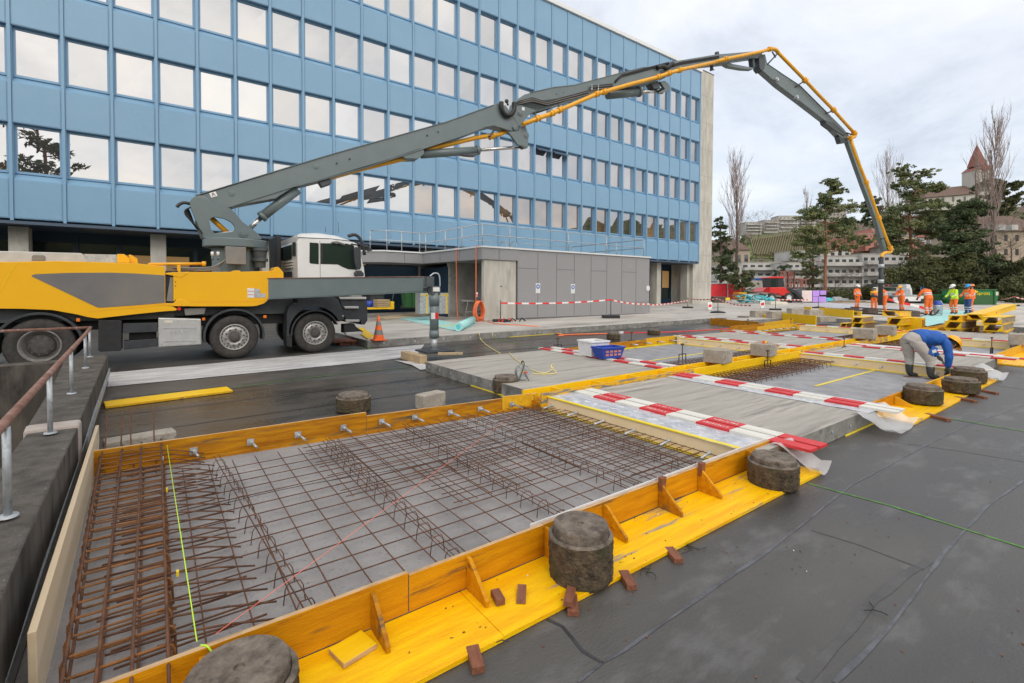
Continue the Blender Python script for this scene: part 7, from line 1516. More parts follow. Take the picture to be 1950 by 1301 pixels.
# ================================================================== PEOPLE
def skinned(name, chains, m_, par, sub=2, extra=None):
    idx = {}; vs = []; rs = []; es = []
    def vid(p):
        k = tuple(round(c, 4) for c in p[:3])
        if k not in idx: idx[k] = len(vs); vs.append(k); rs.append(p[3])
        return idx[k]
    for ch in chains:
        ids = [vid(p) for p in ch]
        for a, c in zip(ids, ids[1:]):
            if a != c: es.append((a, c))
    me = bpy.data.meshes.new('t'); me.from_pydata(vs, es, []); o = bpy.data.objects.new('t', me); COL.objects.link(o)
    sk_ = o.modifiers.new('s', 'SKIN'); sk_.use_smooth_shade = True
    for i, v in enumerate(me.skin_vertices[0].data): v.radius = (rs[i], rs[i]); v.use_root = (i == 0)
    su = o.modifiers.new('u', 'SUBSURF'); su.levels = sub; su.render_levels = sub
    bpy.context.view_layer.update(); dg = bpy.context.evaluated_depsgraph_get(); m2 = bpy.data.meshes.new_from_object(o.evaluated_get(dg)); bpy.data.objects.remove(o)
    m2.materials.clear(); m2.materials.append(m_)
    if extra:
        bm = bmesh.new(); bm.from_mesh(m2)
        for c, r, sq in extra:
            g = bmesh.ops.create_uvsphere(bm, u_segments=10, v_segments=8, radius=r, matrix=Matrix.Translation(c) @ Matrix.Diagonal((*sq, 1)))
        bm.to_mesh(m2); bm.free()
    for p in m2.polygons: p.use_smooth = True
    q = bpy.data.objects.new(name, m2); COL.objects.link(q); q.parent = par; q.location = (0,0,0); return q
def garment(b, nodes, lat, seed=0., n=18):
    P = [(Vector(p), r, a) for p, r, a in nodes]
    for _ in range(2):
        Q = [P[0]]
        for (p, r, a), (q, s, c) in zip(P, P[1:]): Q += [(p.lerp(q,.25), r*.75+s*.25, a*.75+c*.25), (p.lerp(q,.75), r*.25+s*.75, a*.25+c*.75)]
        Q.append(P[-1]); P = Q
    # subdivide so that folds show
    R = []
    for (p, r, a), (q, s, c) in zip(P, P[1:]):
        m_ = max(1, int((q-p).length/.03))
        for i in range(m_): f = i/m_; R.append((p.lerp(q,f), r+(s-r)*f, a+(c-a)*f))
    R.append(P[-1]); N = len(R); vs = []
    for i, (p, r, a) in enumerate(R):
        d = (R[min(i+1,N-1)][0]-R[max(i-1,0)][0]).normalized(); u = lat - d*lat.dot(d)
        if u.length < .1: u = Vector((1,0,0)) - d*d.x
        u.normalize(); v = d.cross(u)
        for k in range(n):
            th = 2*math.pi*k/n; f = 1 + .10*mnoise.noise((seed+math.cos(th)*1.6, math.sin(th)*1.6+i*.05, i*.55)) + .05*mnoise.noise((seed+math.cos(th)*4, math.sin(th)*4, i*.9))
            vs.append(p + u*math.cos(th)*r*a*f + v*math.sin(th)*r*f)
    fs = [(i*n+k,(i+1)*n+k,(i+1)*n+(k+1) % n,i*n+(k+1) % n) for i in range(N-1) for k in range(n)]; fs += [tuple(range(n)), tuple((N-1)*n+k for k in range(n))[::-1]]
    b.add(vs, fs, 0, True)
def band(par, name, a, c, t, r, w_, m_, asp=1.):
    a = Vector(a[:3]); c = Vector(c[:3]); p = a.lerp(c, t); d = (c-a).normalized(); b = MB(); b.lathe([(r*.96,-w_/2),(r,-w_/2),(r,w_/2),(r*.96,w_/2)], p, d, 16); b.v = [(x, p.y+(y-p.y)*asp, z) for x, y, z in b.v]; o = b.build(name, m_, origin=(0,0,0)); o.parent = par; o.location = (0,0,0)
BASE = dict(pel=(0,0,.95),wai=(0,0,1.08),che=(0,0,1.30),nek=(-.01,0,1.47),hed=(.02,0,1.60),shL=(0,.18,1.40),shR=(0,-.18,1.40),elL=(-.03,.26,1.13),elR=(-.03,-.26,1.13),wrL=(.07,.27,.90),wrR=(.07,-.27,.90),hiL=(0,.09,.90),hiR=(0,-.09,.90),knL=(.03,.11,.50),knR=(.03,-.11,.50),anL=(-.03,.12,.09),anR=(-.03,-.12,.09))
def person(p, heading, label, top='hivis', legs='hivis', helmet='helmet_w', lean=0., over=None, sc=1., gloves='glove', boots='boot', stripes=True, sleeve=None, hiband=None, close=False, boot_h=.0, group=None):
    J = {k: Vector(v) for k, v in BASE.items()}
    if lean:
        ca, sa = math.cos(lean), math.sin(lean)
        for k in ('wai','che','nek','hed','shL','shR','elL','elR','wrL','wrR'):
            v = J[k]-J['pel']; J[k] = J['pel'] + Vector((v.x*ca+v.z*sa, v.y, -v.x*sa+v.z*ca))
    if over:
        for k, v in over.items(): J[k] = Vector(v)
    t = thing('person', p, label, 'person', group); t.rotation_euler = (0,0,math.atan2(heading[1],heading[0])); t.scale = (sc,)*3
    c4 = lambda k, r: (*J[k], r)
    hv = (J['hed']-J['nek']).normalized() if not close else Vector((.70,0,.714)); fwd = Vector((1,0,0)) - hv*hv.x; fwd = fwd.normalized() if fwd.length > .2 else Vector((0,0,-1)); 
    fwd = (fwd - hv*fwd.dot(hv)).normalized(); lat = hv.cross(fwd)
    hc = J['hed']
    chains = [[c4('pel',.10),c4('wai',.095),c4('che',.11),c4('nek',.05),(*(hc-hv*.07),.055),(*hc,.088),(*(hc+hv*.075),.075)]]
    for s in 'LR':
        chains.append([c4('che',.11),c4('sh'+s,.05),c4('el'+s,.036),c4('wr'+s,.024)])
        chains.append([c4('pel',.10),c4('hi'+s,.075),c4('kn'+s,.05),c4('an'+s,.035)])
    ex = [(hc+fwd*.088-hv*.01,.016,(1,1,1)),(hc+fwd*.075+hv*.02+lat*.03,.010,(1,1,1)),(hc+fwd*.075+hv*.02-lat*.03,.010,(1,1,1)),(hc+lat*.082-hv*.005,.02,(1,.6,1)),(hc-lat*.082-hv*.005,.02,(1,.6,1)),(hc+fwd*.075-hv*.045,.016,(1,1.4,.5))]
    for s in 'LR':
        w0 = J['wr'+s]; d = (w0-J['el'+s]).normalized(); side_ = d.cross(Vector((0,0,1)) if abs(d.z) < .9 else Vector((1,0,0))).normalized(); nrm = d.cross(side_)
        chains.append([(*w0,.024),(*(w0+d*.05),.032),(*(w0+d*.085),.030)])
        for f in range(4):
            o_ = side_*((f-1.5)*.019); L_ = (.07,.08,.075,.058)[f]; root = w0+d*.085
            chains.append([(*root,.030),(*(root+o_+d*.022),.0095),(*(root+o_+d*(.022+L_*.5)+nrm*.008),.009),(*(root+o_+d*(.018+L_*.9)+nrm*.028),.0075)])
        chains.append([(*(w0+d*.05),.032),(*(w0+d*.06-side_*.036),.011),(*(w0+d*.10-side_*.05+nrm*.015),.0085)])
    skinned('body', chains, M['skin'], t, 1, ex)
    tm = M[top]
    LAT = Vector((0,1,0))
    torso = [(J['pel'].lerp(J['wai'],.35) if close else J['pel']-(J['wai']-J['pel'])*.6,.150,1.22),(J['pel'].lerp(J['wai'],.6 if close else 0),.158,1.22),(J['wai'],.150,1.25),(J['wai'].lerp(J['che'],.5),.158,1.32),(J['che'],.150,1.42),(J['che'].lerp(J['nek'],.65),.110,1.45),(J['nek']-hv*.01,.066,1.1)]
    b = MB(); garment(b, torso, LAT, seed=sc*7)
    for s in 'LR':
        e_ = J['el'+s]; w_ = J['wr'+s]; garment(b, [(J['che'].lerp(J['sh'+s],.55),.07,1.),(J['sh'+s],.082,1.),(J['sh'+s].lerp(e_,.5),.070,1.),(e_,.066,1.),(e_.lerp(w_,.5),.060,1.),(w_-(w_-e_)*.04,.050,1.)], LAT, seed=3 if s == 'L' else 5)
    o = b.build('jacket', tm, origin=(0,0,0)); o.parent = t; o.location = (0,0,0)
    b = MB(); garment(b, [(J['pel']+(J['wai']-J['pel'])*.5,.135,1.25),(J['pel'],.142,1.25),(J['pel'].lerp((J['hiL']+J['hiR'])/2,1.)-(J['wai']-J['pel'])*.35,.125,1.2)], LAT, seed=1)
    for s in 'LR':
        h_ = J['hi'+s]; k_ = J['kn'+s]; a_ = J['an'+s]; en = a_.lerp(k_, boot_h if boot_h else .04)
        garment(b, [(h_.lerp(J['pel'],.5),.105,1.),(h_,.112,1.),(h_.lerp(k_,.5),.096,1.),(k_,.078,1.),(k_.lerp(en,.5),.072,1.),(en,.070 if not boot_h else .066,1.)], LAT, seed=11 if s == 'L' else 17)
    o = b.build('trousers', M[legs], origin=(0,0,0)); o.parent = t; o.location = (0,0,0)
    for s in 'LR':
        a = J['an'+s]; bt_ = [[(a.x,a.y,a.z+.05,.062),(a.x,a.y,a.z-.02,.06),(a.x+.08,a.y,a.z-.035,.05),(a.x+.17,a.y,a.z-.045,.042)]]
        if boot_h: k = a.lerp(J['kn'+s], boot_h+.12); bt_ = [[(*k,.078),(*a.lerp(k,.5),.07)] + bt_[0][1:]]
        skinned('boot', bt_, M[boots], t)
        if boot_h: b = MB(); b.obox((a.x+.06,a.y,.012),(1,0,0),.15,(0,1,0),.048,(0,0,1),.012); o = b.build('boot_sole', M['boot_sole'], origin=(0,0,0), bevel=.01); o.parent = t; o.location = (0,0,0)
        w0 = J['wr'+s]; d = (w0-J['el'+s]).normalized()
        if gloves:
            side_ = d.cross(Vector((0,0,1)) if abs(d.z) < .9 else Vector((1,0,0))).normalized(); nrm = d.cross(side_); gl = [[(*(w0-d*.02),.034),(*(w0+d*.05),.042),(*(w0+d*.085),.038)]]
            for f in range(4):
                o_ = side_*((f-1.5)*.021); L_ = (.07,.08,.075,.058)[f]; root = w0+d*.085
                gl.append([(*root,.038),(*(root+o_+d*.022),.013),(*(root+o_+d*(.022+L_*.5)+nrm*.01),.012),(*(root+o_+d*(.02+L_*.95)+nrm*.032),.011)])
            gl.append([(*(w0+d*.05),.042),(*(w0+d*.06-side_*.04),.014),(*(w0+d*.10-side_*.056+nrm*.015),.012)])
            skinned('glove', gl, M[gloves], t, 1)
    # helmet: shell and peak
    hc2 = hc + hv*.035 - fwd*.008; b = MB(); R0 = .135; n = 20; rows = 7; vs = []
    for i in range(rows+1):
        th = math.pi/2*i/rows
        for k in range(n): a = 2*math.pi*k/n; vs.append(hc2 + hv*math.cos(th)*R0*1.02 + (fwd*math.cos(a)*1.12+lat*math.sin(a)*.92)*R0*math.sin(th))
    b.add(vs, [(i*n+k,(i+1)*n+k,(i+1)*n+(k+1) % n,i*n+(k+1) % n) for i in range(rows) for k in range(n)], 0, True)
    pk = []; m_ = 8
    for k in range(m_+1):
        a = rad(-62+124*k/m_); e = fwd*math.cos(a)*1.12+lat*math.sin(a)*.92; pk.append((hc2+e*R0, hc2+e*(R0+.055*math.cos(a*1.2))-hv*.018))
    v2 = [x for pr_ in pk for x in pr_]; b.add(v2, [(2*k,2*k+1,2*k+3,2*k+2) for k in range(m_)], 0, True); o = b.build('helmet', M[helmet], origin=(0,0,0)); o.parent = t; o.location = (0,0,0)
    b = MB(); b.lathe([(.088,-.02),(.096,.0),(.096,.05),(.088,.06)], hc, hv, 16); o = b.build('hair', M['hair'], origin=(0,0,0)); o.parent = t; o.location = (0,0,0)
    if stripes:
        rm = M['reflect']
        for s in 'LR':
            band(t,'reflective_band',J['kn'+s],J['an'+s],.25,.082,.05,rm); band(t,'reflective_band',J['kn'+s],J['an'+s],.55,.078,.05,rm); band(t,'reflective_band',J['el'+s],J['wr'+s],.3,.070,.045,rm)
        band(t,'reflective_band',J['wai'],J['che'],.15,.166,.05,rm,1.24); band(t,'reflective_band',J['wai'],J['che'],.6,.166,.05,rm,1.3)
    if hiband: band(t,'dark_hem',J['pel'],J['wai'],.3,.17,.22,M[hiband],1.24)
    return t, J
# the bending worker: pose measured from the photo (forward, left, up)
sc_ = 94.5; f_ = lambda x, y, l=0.: ((x-1753)/sc_, l, (721-y)/sc_)
bp0 = G(1753,721,.0); hd = (RH.x, RH.y)
ov = dict(pel=f_(1735,650),wai=f_(1751,645),che=f_(1778,648),nek=f_(1795,652),hed=f_(1808,658),shL=f_(1781,650,.17),shR=f_(1783,653,-.17),elL=f_(1788,670,.22),elR=f_(1785,676,-.22),wrL=f_(1795,682,.14),wrR=f_(1787,697,-.18),hiL=f_(1733,653,.09),hiR=f_(1738,655,-.09),knL=f_(1742,684,.13),knR=f_(1759,685,-.13),anL=(-.12,.12,.09),anR=(.07,-.14,.09))
pw, J = person(bp0, hd, 'worker in blue jacket, grey trousers and yellow helmet bending over the formwork', 'jacket','trousers','helmet_y', over=ov, stripes=False, boot_h=.55, boots='boot', close=True)
b = MB(); c = Vector(f_(1757,668,-.215)); b.obox(c, (.88,0,-.47), .055, (.47,0,.88), .085, (0,1,0), .012); o = b.build('tool_pocket', M['jacket'], origin=(0,0,0), bevel=.004); o.parent = pw; o.location = (0,0,0)
b = MB(); b.obox(c+Vector((.01,-.014,-.005)), (.95,0,.25), .040, (-.25,0,.95), .028, (0,1,0), .003); o = b.build('pocket_label', M['reflect'], origin=(0,0,0)); o.parent = pw; o.location = (0,0,0)
b = MB(); b.obox(f_(1783,638,-.03), (1,0,-.18), .06, (.18,0,1), .006, (0,1,0), .12); o = b.build('jacket_patch', M['reflect'], origin=(0,0,0)); o.parent = pw; o.location = (0,0,0)
p_ = bp0 + RH*((1794-1753)/sc_) - FH*.12; clampq = p_; clamp(p_.x, p_.y, .32, 'steel clamp in the hand of the bending worker')
def feet(px, py): return G(px, py, .2)
away = (FH.x, FH.y); tow = (-FH.x, -FH.y); left = (-RH.x, -RH.y)
def mixd(a, c, t): v = Vector((a[0]*(1-t)+c[0]*t, a[1]*(1-t)+c[1]*t)).normalized(); return (v.x, v.y)
person(feet(1632,588), mixd(tow, (RH.x,RH.y), .25), 'worker standing upright on the left in full orange suit and white helmet', helmet='helmet_w', over=dict(elL=(-.02,.28,1.13),elR=(-.02,-.28,1.13),wrL=(.10,.24,.92),wrR=(.10,-.24,.92)))
person(feet(1664,590), mixd(away,(RH.x,RH.y),.45), 'worker in amber and black jacket and white helmet reaching toward the hose end', top='amber', helmet='helmet_w', lean=.42, hiband='hivis_dark', over=dict(elR=(.55,-.2,1.15),wrR=(.80,-.1,1.08),elL=(.5,.2,1.1),wrL=(.78,.1,1.05)), stripes=False, sc=.92)
person(feet(1685,595), mixd(left, away,.35), 'worker in orange with an orange helmet guiding the black hose end', helmet='helmet_o', lean=.25, over=dict(elR=(.35,-.25,1.15),wrR=(.58,-.12,1.18),elL=(.35,.25,1.1),wrL=(.58,.12,1.12)), sc=.98)
person(feet(1717,592), left, 'worker in orange and yellow helmet holding a white cloth before him', helmet='helmet_y', lean=.18, over=dict(elR=(.28,-.22,1.10),wrR=(.52,-.12,1.15),elL=(.28,.22,1.10),wrL=(.52,.10,1.15)), sc=.96)
q = PX(1707,580); q.d = (feet(1717,592)-CAMPOS).dot(CF); q.k = q.d/FPX; tag(q.prism('white_cloth',[(1702,567),(1709,565),(1710,572),(1705,574),(1702,572)],.1,M['plastic_white']), 'white cloth in the hands of the worker with the yellow helmet', 'cloth')
person(feet(1768,601), away, 'broad worker in orange seen from behind, stooping beside the vacuum', helmet='helmet_b', lean=.38, over=dict(elR=(.25,-.30,1.12),wrR=(.45,-.22,.95),elL=(.25,.30,1.12),wrL=(.45,.22,.95),hed=(.34,0,1.42)), sc=1.02)
person(feet(1817,598), left, 'worker in lime yellow vest over a navy jacket with white helmet', top='hivis_y', helmet='helmet_w', lean=.15, over=dict(elR=(.15,-.26,1.12),wrR=(.38,-.2,.98),elL=(.15,.26,1.12),wrL=(.38,.2,.98),knR=(.12,-.11,.5),knL=(.05,.11,.5)))
person(feet(1843,598), left, 'worker with blue helmet and blue and orange trousers at the right of the crew', legs='jeans', helmet='helmet_b', over=dict(elR=(.10,-.28,1.12),wrR=(.34,-.2,1.02),elL=(.1,.28,1.12),wrL=(.34,.2,1.02)))
person(feet(1850,596.5), mixd(left, away, .5), 'worker in orange half hidden behind the one with the blue helmet', helmet='helmet_o')
# ================================================================== BACKGROUND: terrain, houses, church, trees
SKY_ = [(1100,520),(1340,505),(1380,498),(1420,440),(1480,436),(1540,430),(1600,428),(1650,430),(1700,418),(1760,408),(1800,398),(1860,392),(1900,390),(1960,398),(2060,380),(2300,395),(2800,470)]
def interp(T, x):
    if x <= T[0][0]: return T[0][1]
    for (a, u), (c, v) in zip(T, T[1:]):
        if x <= c: return u+(v-u)*(x-a)/(c-a)
    return T[-1][1]
D0, D1 = 118., 300.
def hillz(px, d):
    zr = PD(px, interp(SKY_, px), D1).z; z0 = .2; t = (d-D0)/(D1-D0)
    if t <= 0: return z0
    if t <= 1: s = t*t*(3-2*t)*.25+t*.75; return z0+(zr-z0)*s + 1.2*mnoise.noise((px*.01, d*.02, 0))*min(1, t*3)*(1-t)
    return zr*max(0,(1-(t-1)*.4))
def hp_(px, d): v = PD(px, 550, d); return Vector((v.x, v.y, hillz(px, d)))
b = MB(); xs = list(range(1100,2820,20)); ds = [D0-8,D0] + [D0+(D1-D0)*i/14 for i in range(1,15)] + [340,420,560]
vs = [];
for px in xs:
    for d in ds: v = hp_(px, d); vs.append(v if d > D0-5 else v-Vector((0,0,3)))
n = len(ds); b.add(vs, [(i*n+k,(i+1)*n+k,(i+1)*n+k+1,i*n+k+1) for i in range(len(xs)-1) for k in range(n-1)], 0, True); tag(b.build('hill', M['hill']), kind='structure')
def inv_d(px, py):                      # distance at which the hill surface appears at this pixel
    for k in range(400):
        d = D0 + k*.5; v = hp_(px, d)
        if scr(v)[1] <= py: return d
    return D1
# vineyard: green sheet and rows
def hsheet(name, x0, x1, yt, yb, m_, lift=.3, nx=24, ny=14):
    b = MB(); vs = []
    for i in range(nx+1):
        px = x0+(x1-x0)*i/nx; dt = inv_d(px, interp(yt, px)); db = inv_d(px, interp(yb, px))
        for k in range(ny+1): d = db+(dt-db)*k/ny; v = hp_(px, d); vs.append(v+Vector((0,0,lift)))
    b.add(vs, [(i*(ny+1)+k,(i+1)*(ny+1)+k,(i+1)*(ny+1)+k+1,i*(ny+1)+k+1) for i in range(nx) for k in range(ny)], 0, True); return tag(b.build(name, m_, fixn=False), kind='structure')
YT = [(1420,459),(1470,452),(1530,443),(1620,438),(1720,436)]; YB = [(1420,492),(1500,494),(1560,490),(1620,470),(1720,466)]
hsheet('vineyard_ground', 1424, 1720, YT, YB, M['grass'])
b = MB()
for i in range(64):
    px = 1428+i*3.2; dt = inv_d(px, interp(YT, px)+1); db = inv_d(px+8, interp(YB, px)-2)
    for k in range(9):
        a = hp_(px+8*(1-k/9), db+(dt-db)*k/9)+Vector((0,0,.9)); c = hp_(px+8*(1-(k+1)/9), db+(dt-db)*(k+1)/9)+Vector((0,0,.9)); b.beam(a, c, .25, .9)
tag(b.build('vine_rows', M['vine']), 'rows of bare vines climbing the hillside', 'vines', kind='stuff')
# houses -----------------------------------------------------------
GLOW = M['pane']
def block(name, label, x0, x1, yt, yb, d, wm, floors, cols, roof=None, roof_h=0, thick=8, balcony=False, group=None, cat='building', wsize=(.5,.5), ridge='x', hipl=0):
    p0 = PD((x0+x1)/2, yb, d); t = thing(name, (p0.x,p0.y,p0.z), label, cat, group); at = lambda x, y, off=0.: PD(x, y, d)+FH*off
    b = MB(); b.prism([at(x0,yt),at(x1,yt),at(x1,yb+6),at(x0,yb+6)], FH*thick); b.build('wall', wm, t)
    if roof:
        b = MB(); e = (x1-x0)*.04; k = roof_h
        A = [at(x0-e,yt,-.5),at(x1+e,yt,-.5),at(x1+e,yt,thick+.5),at(x0-e,yt,thick+.5)]; hx = (x1-x0)*hipl
        T1, T2 = at(x0-e+hx,yt-k,thick/2), at(x1+e-hx,yt-k,thick/2); b.add(A+[T1,T2], [(0,1,5,4),(1,2,5),(2,3,4,5),(3,0,4),(0,3,2,1)]); b.build('roof', roof, t)
    else: b = MB(); b.prism([at(x0-.5,yt-1.2,-.1),at(x1+.5,yt-1.2,-.1),at(x1+.5,yt,-.1),at(x0-.5,yt,-.1)], FH*(thick+.2)); b.build('roof', M['house_grey'], t)
    fh = (yb-yt)/floors; cw = (x1-x0)/cols
    for f in range(floors):
        for c in range(cols):
            xa = x0+cw*(c+.5-wsize[0]/2); xb = x0+cw*(c+.5+wsize[0]/2); ya = yt+fh*(f+.5-wsize[1]/2); yb_ = yt+fh*(f+.5+wsize[1]/2)
            b = MB(); b.prism([at(xa,ya,-.03),at(xb,ya,-.03),at(xb,yb_,-.03),at(xa,yb_,-.03)], FH*.06); b.build('window', M['pane'], t)
        if balcony:
            ya = yt+fh*(f+.60); b = MB(); b.prism([at(x0+1,ya,-1.4),at(x1-1,ya,-1.4),at(x1-1,ya+fh*.34,-1.4),at(x0+1,ya+fh*.34,-1.4)], FH*1.37); b.build('balcony', wm, t)
    return t
W_, BG, PK, GRY, RT, RR = M['house_white'], M['house_beige'], M['house_pink'], M['house_grey'], M['roof_tile'], M['roof_red']
block('apartment_block','long white apartment block with balconies behind the pines, left wing',1500,1560,500,548,105,W_,3,5,balcony=True,wsize=(.6,.4))
block('apartment_block','white apartment block with balconies, middle wing behind the pine trunk',1562,1640,488,548,104,W_,3,6,balcony=True,wsize=(.6,.4))
block('apartment_block','white apartment block right wing ending at the dark conifers',1642,1722,484,548,103,W_,3,6,balcony=True,wsize=(.55,.4))
block('apartment_block','stepped white apartment house left of the loader with planted balconies',1412,1498,500,548,112,W_,3,6,balcony=True,wsize=(.6,.4))
block('apartment_block','upper set back storey of the white apartments',1510,1620,478,490,112,W_,1,8,wsize=(.5,.5))
block('house','pale house half hidden behind the trees next to the concrete tower',1366,1412,505,556,95,W_,3,3)
block('house','brown roofed house behind the tall bare poplar',1386,1428,476,512,128,BG,1,3,RT,26,10,hipl=.4)
block('house','grey house with dormers above the left pine',1358,1400,470,505,140,GRY,2,3,RT,16,10,hipl=.2)
for i, (x0, x1, yt, yb) in enumerate([(1420,1450,424,441),(1455,1482,420,438),(1483,1520,412,436),(1522,1552,416,432)]):
    block('hillside_block','white flat roofed housing block on the ridge, %s from the left' % ['first','second','third','fourth'][i],x0,x1,yt,yb,262+i*3,W_,3,5,balcony=True,wsize=(.6,.4))
block('hillside_block','long dark topped building on the ridge behind the left pine',1560,1612,398,420,285,GRY,3,8)
for i, (x0, x1, yt, yb) in enumerate([(1590,1625,463,476),(1600,1650,452,463),(1635,1662,446,455),(1648,1700,458,472),(1660,1676,436,450)]):
    block('terraced_house','salmon pink terrace house among the pines, %s' % ['lowest on the left','second tier on the left','third tier','lowest on the right','topmost'][i],x0,x1,yt,yb,150+i*6,PK,1,4,wsize=(.5,.45))
for i, (x0, x1, yt, yb, m_) in enumerate([(1690,1735,470,484,W_),(1700,1745,440,455,BG),(1705,1760,462,474,PK),(1745,1790,452,470,W_),(1740,1780,428,438,BG)]):
    block('hillside_house','small hillside house seen between the pine branches, %s' % ['white low left','beige upper left','pink','white right','beige topmost'][i],x0,x1,yt,yb,160+i*5,m_,1,3,RR if i % 2 else RT,7,8,hipl=.1)
block('corner_house','large beige house with brown hipped roof and dormers at the right edge',1884,2010,440,520,86,BG,3,6,RT,38,12,hipl=.18,wsize=(.3,.45))
b = MB()
for x in (1903,1927): b.prism([PD(x,428,84.2),PD(x+12,428,84.2),PD(x+12,438,84.2),PD(x,438,84.2)], FH*3)
tag(b.build('dormer_pair', M['house_white']), 'pair of white dormers on the beige corner house', 'dormer')
# church
cd_ = 255.; at = lambda x, y, off=0.: PD(x, y, cd_)+FH*off
ch = thing('church', at(1830,392), 'white hilltop church with brown nave roof and a red pointed spire', 'church')
b = MB(); b.prism([at(1764,374),at(1858,368),at(1858,400),at(1764,400)], FH*14); b.build('nave_wall', M['conc_light'], ch)
b = MB(); A = [at(1760,377,-1),at(1860,369,-1),at(1860,369,15),at(1760,377,15),at(1776,357,7),at(1862,348,7)]; b.add(A, [(0,1,5,4),(2,3,4,5),(1,2,5),(3,0,4),(0,3,2,1)]); b.build('nave_roof', RT, ch)
for x in (1796,1815,1837): b = MB(); b.prism([at(x-2,374,-.1),at(x+2,374,-.1),at(x+2,384,-.1),at(x-2,384,-.1)], FH*.2); b.build('nave_window', M['pane'], ch)
b = MB(); b.prism([at(1860,322),at(1890,322),at(1890,396),at(1860,396)], FH*8.5); b.build('tower', M['conc_light'], ch)
b = MB(); g0, g1 = at(1859,323,-.3), at(1891,323,-.3); b.add([g0,g1,g1+FH*9.1,g0+FH*9.1,at(1875,311,-.3),at(1875,311,8.8)], [(0,1,4),(2,3,5),(1,2,5,4),(3,0,4,5)]); b.build('tower_gable', RR, ch)
b = MB(); B4 = [at(1866,314,1),at(1884,314,1),at(1884,314,7.5),at(1866,314,7.5)]; B5 = [at(1869,298,2),at(1881,298,2),at(1881,298,6.5),at(1869,298,6.5)]; tp = at(1875,270,4.2)
b.add(B4+B5+[tp], [(0,1,5,4),(1,2,6,5),(2,3,7,6),(3,0,4,7),(4,5,8),(5,6,8),(6,7,8),(7,4,8)]); b.build('spire', RR, ch)
b = MB(); c = at(1875,323,-.35); b.cyl(c, c-FH*.1, 1.3, 20); b.build('clock_face', RR, ch); b = MB(); b.prism([at(1872,340,-.1),at(1878,340,-.1),at(1878,354,-.1),at(1872,354,-.1)], FH*.2); b.build('belfry_opening', M['pane'], ch)
# trees -------------------------------------------------------------
def leafquads(b, c, R3, n, size, rng, flat=.5, mi=0, shell=.35):
    for _ in range(n):
        u = Vector((rng.gauss(0,1),rng.gauss(0,1),rng.gauss(0,1))).normalized(); rr = (shell+(1-shell)*rng.random()**.5)
        p = Vector((c[0]+u.x*R3[0]*rr, c[1]+u.y*R3[1]*rr, c[2]+u.z*R3[2]*rr)); a = Vector((rng.gauss(0,1),rng.gauss(0,1),rng.gauss(0,flat))).normalized(); d = a.cross(Vector((rng.gauss(0,1),rng.gauss(0,1),rng.gauss(0,1)))).normalized()
        s = size*rng.uniform(.6,1.4); L_ = s*rng.uniform(1,1.8); b.add([p-a*L_-d*s*.2, p-d*s*.5, p+a*L_, p+d*s*.5], [(0,1,2,3)], mi)
def pine(px, yt, yb, d, clumps, label, seed=1, trunk=None, foliage='needle', dens=120, lsz=.16, trunk_m='bark_red', r0=.2, name='pine_tree'):
    rng = random.Random(seed); base = PD(px, yb, d); t = thing(name, base, label, 'tree'); k = d/FPX
    tr = trunk or [(px,yb),(px+2,(yb+yt)/2),(px,yt+10)]
    P = [PD(x, y, d)+FH*rng.uniform(-.2,.2) for x, y in tr]; P[0] = base-Vector((0,0,.6)); P = smooth_path(P, 1); b = MB(); n = len(P); b.tube(P, [r0*(1-.75*i/(n-1)) for i in range(n)], 8); c_ = MB()
    clumps = clumps + [(x+rng.uniform(-.7,.7)*rx, y+rng.uniform(-.6,1.1)*ry, rx*rng.uniform(.5,.8), ry*.8) for x, y, rx, ry in clumps]
    for x, y, rx, ry in clumps:
        off = rng.uniform(-1,1)*rx*k*.9; c = PD(x, y, d)+FH*off; j = min(range(n), key=lambda i: abs(P[i].z-(c.z-ry*k*.5))); a = P[j]
        mid = a.lerp(c, .5)+Vector((0,0,-.15*abs(c.z-a.z)-.1)); q = smooth_path([a, mid, c], 1); b.tube(q, [r0*.32*(1-.8*i/(len(q)-1)) for i in range(len(q))], 5)
        # each clump is several flat twig tufts
        for _ in range(max(5, int(rx*1.3))):
            u = Vector((rng.gauss(0,.6), rng.gauss(0,.6), rng.gauss(0,.6))); cc = c+RH*u.x*rx*k*.95+FH*u.y*rx*k*.9+Vector((0,0,u.z*ry*k*.7)); s = rx*k*rng.uniform(.18,.40)
            leafquads(c_, cc, (s*1.15, s*1.15, s*.6), int(dens*.2), lsz*.85, rng, .8, 0, .1)
            if rng.random() < .5: b.tube([c, cc], [.03,.012], 3)
    b.build('trunk', M[trunk_m], t); c_.build('crown', M[foliage], t, fixn=False); return t
pine(1572,342,548,58,[(1585,352,12,8),(1592,366,16,8),(1570,378,14,8),(1588,385,18,8),(1548,402,20,10),(1530,415,16,9),(1600,398,22,10),(1562,412,18,8),(1535,440,20,10),(1610,420,20,10),(1545,455,24,11),(1520,462,14,8),(1600,440,18,8),(1628,452,16,8),(1548,478,20,9),(1520,485,18,8),(1605,470,18,8),(1640,462,12,6),(1575,350,10,8),(1595,430,16,7)],'tall red barked pine standing alone left of the boom end',5,[(1573,548),(1572,510),(1575,470),(1574,430),(1572,405),(1580,385),(1588,360)],dens=150,lsz=.13)
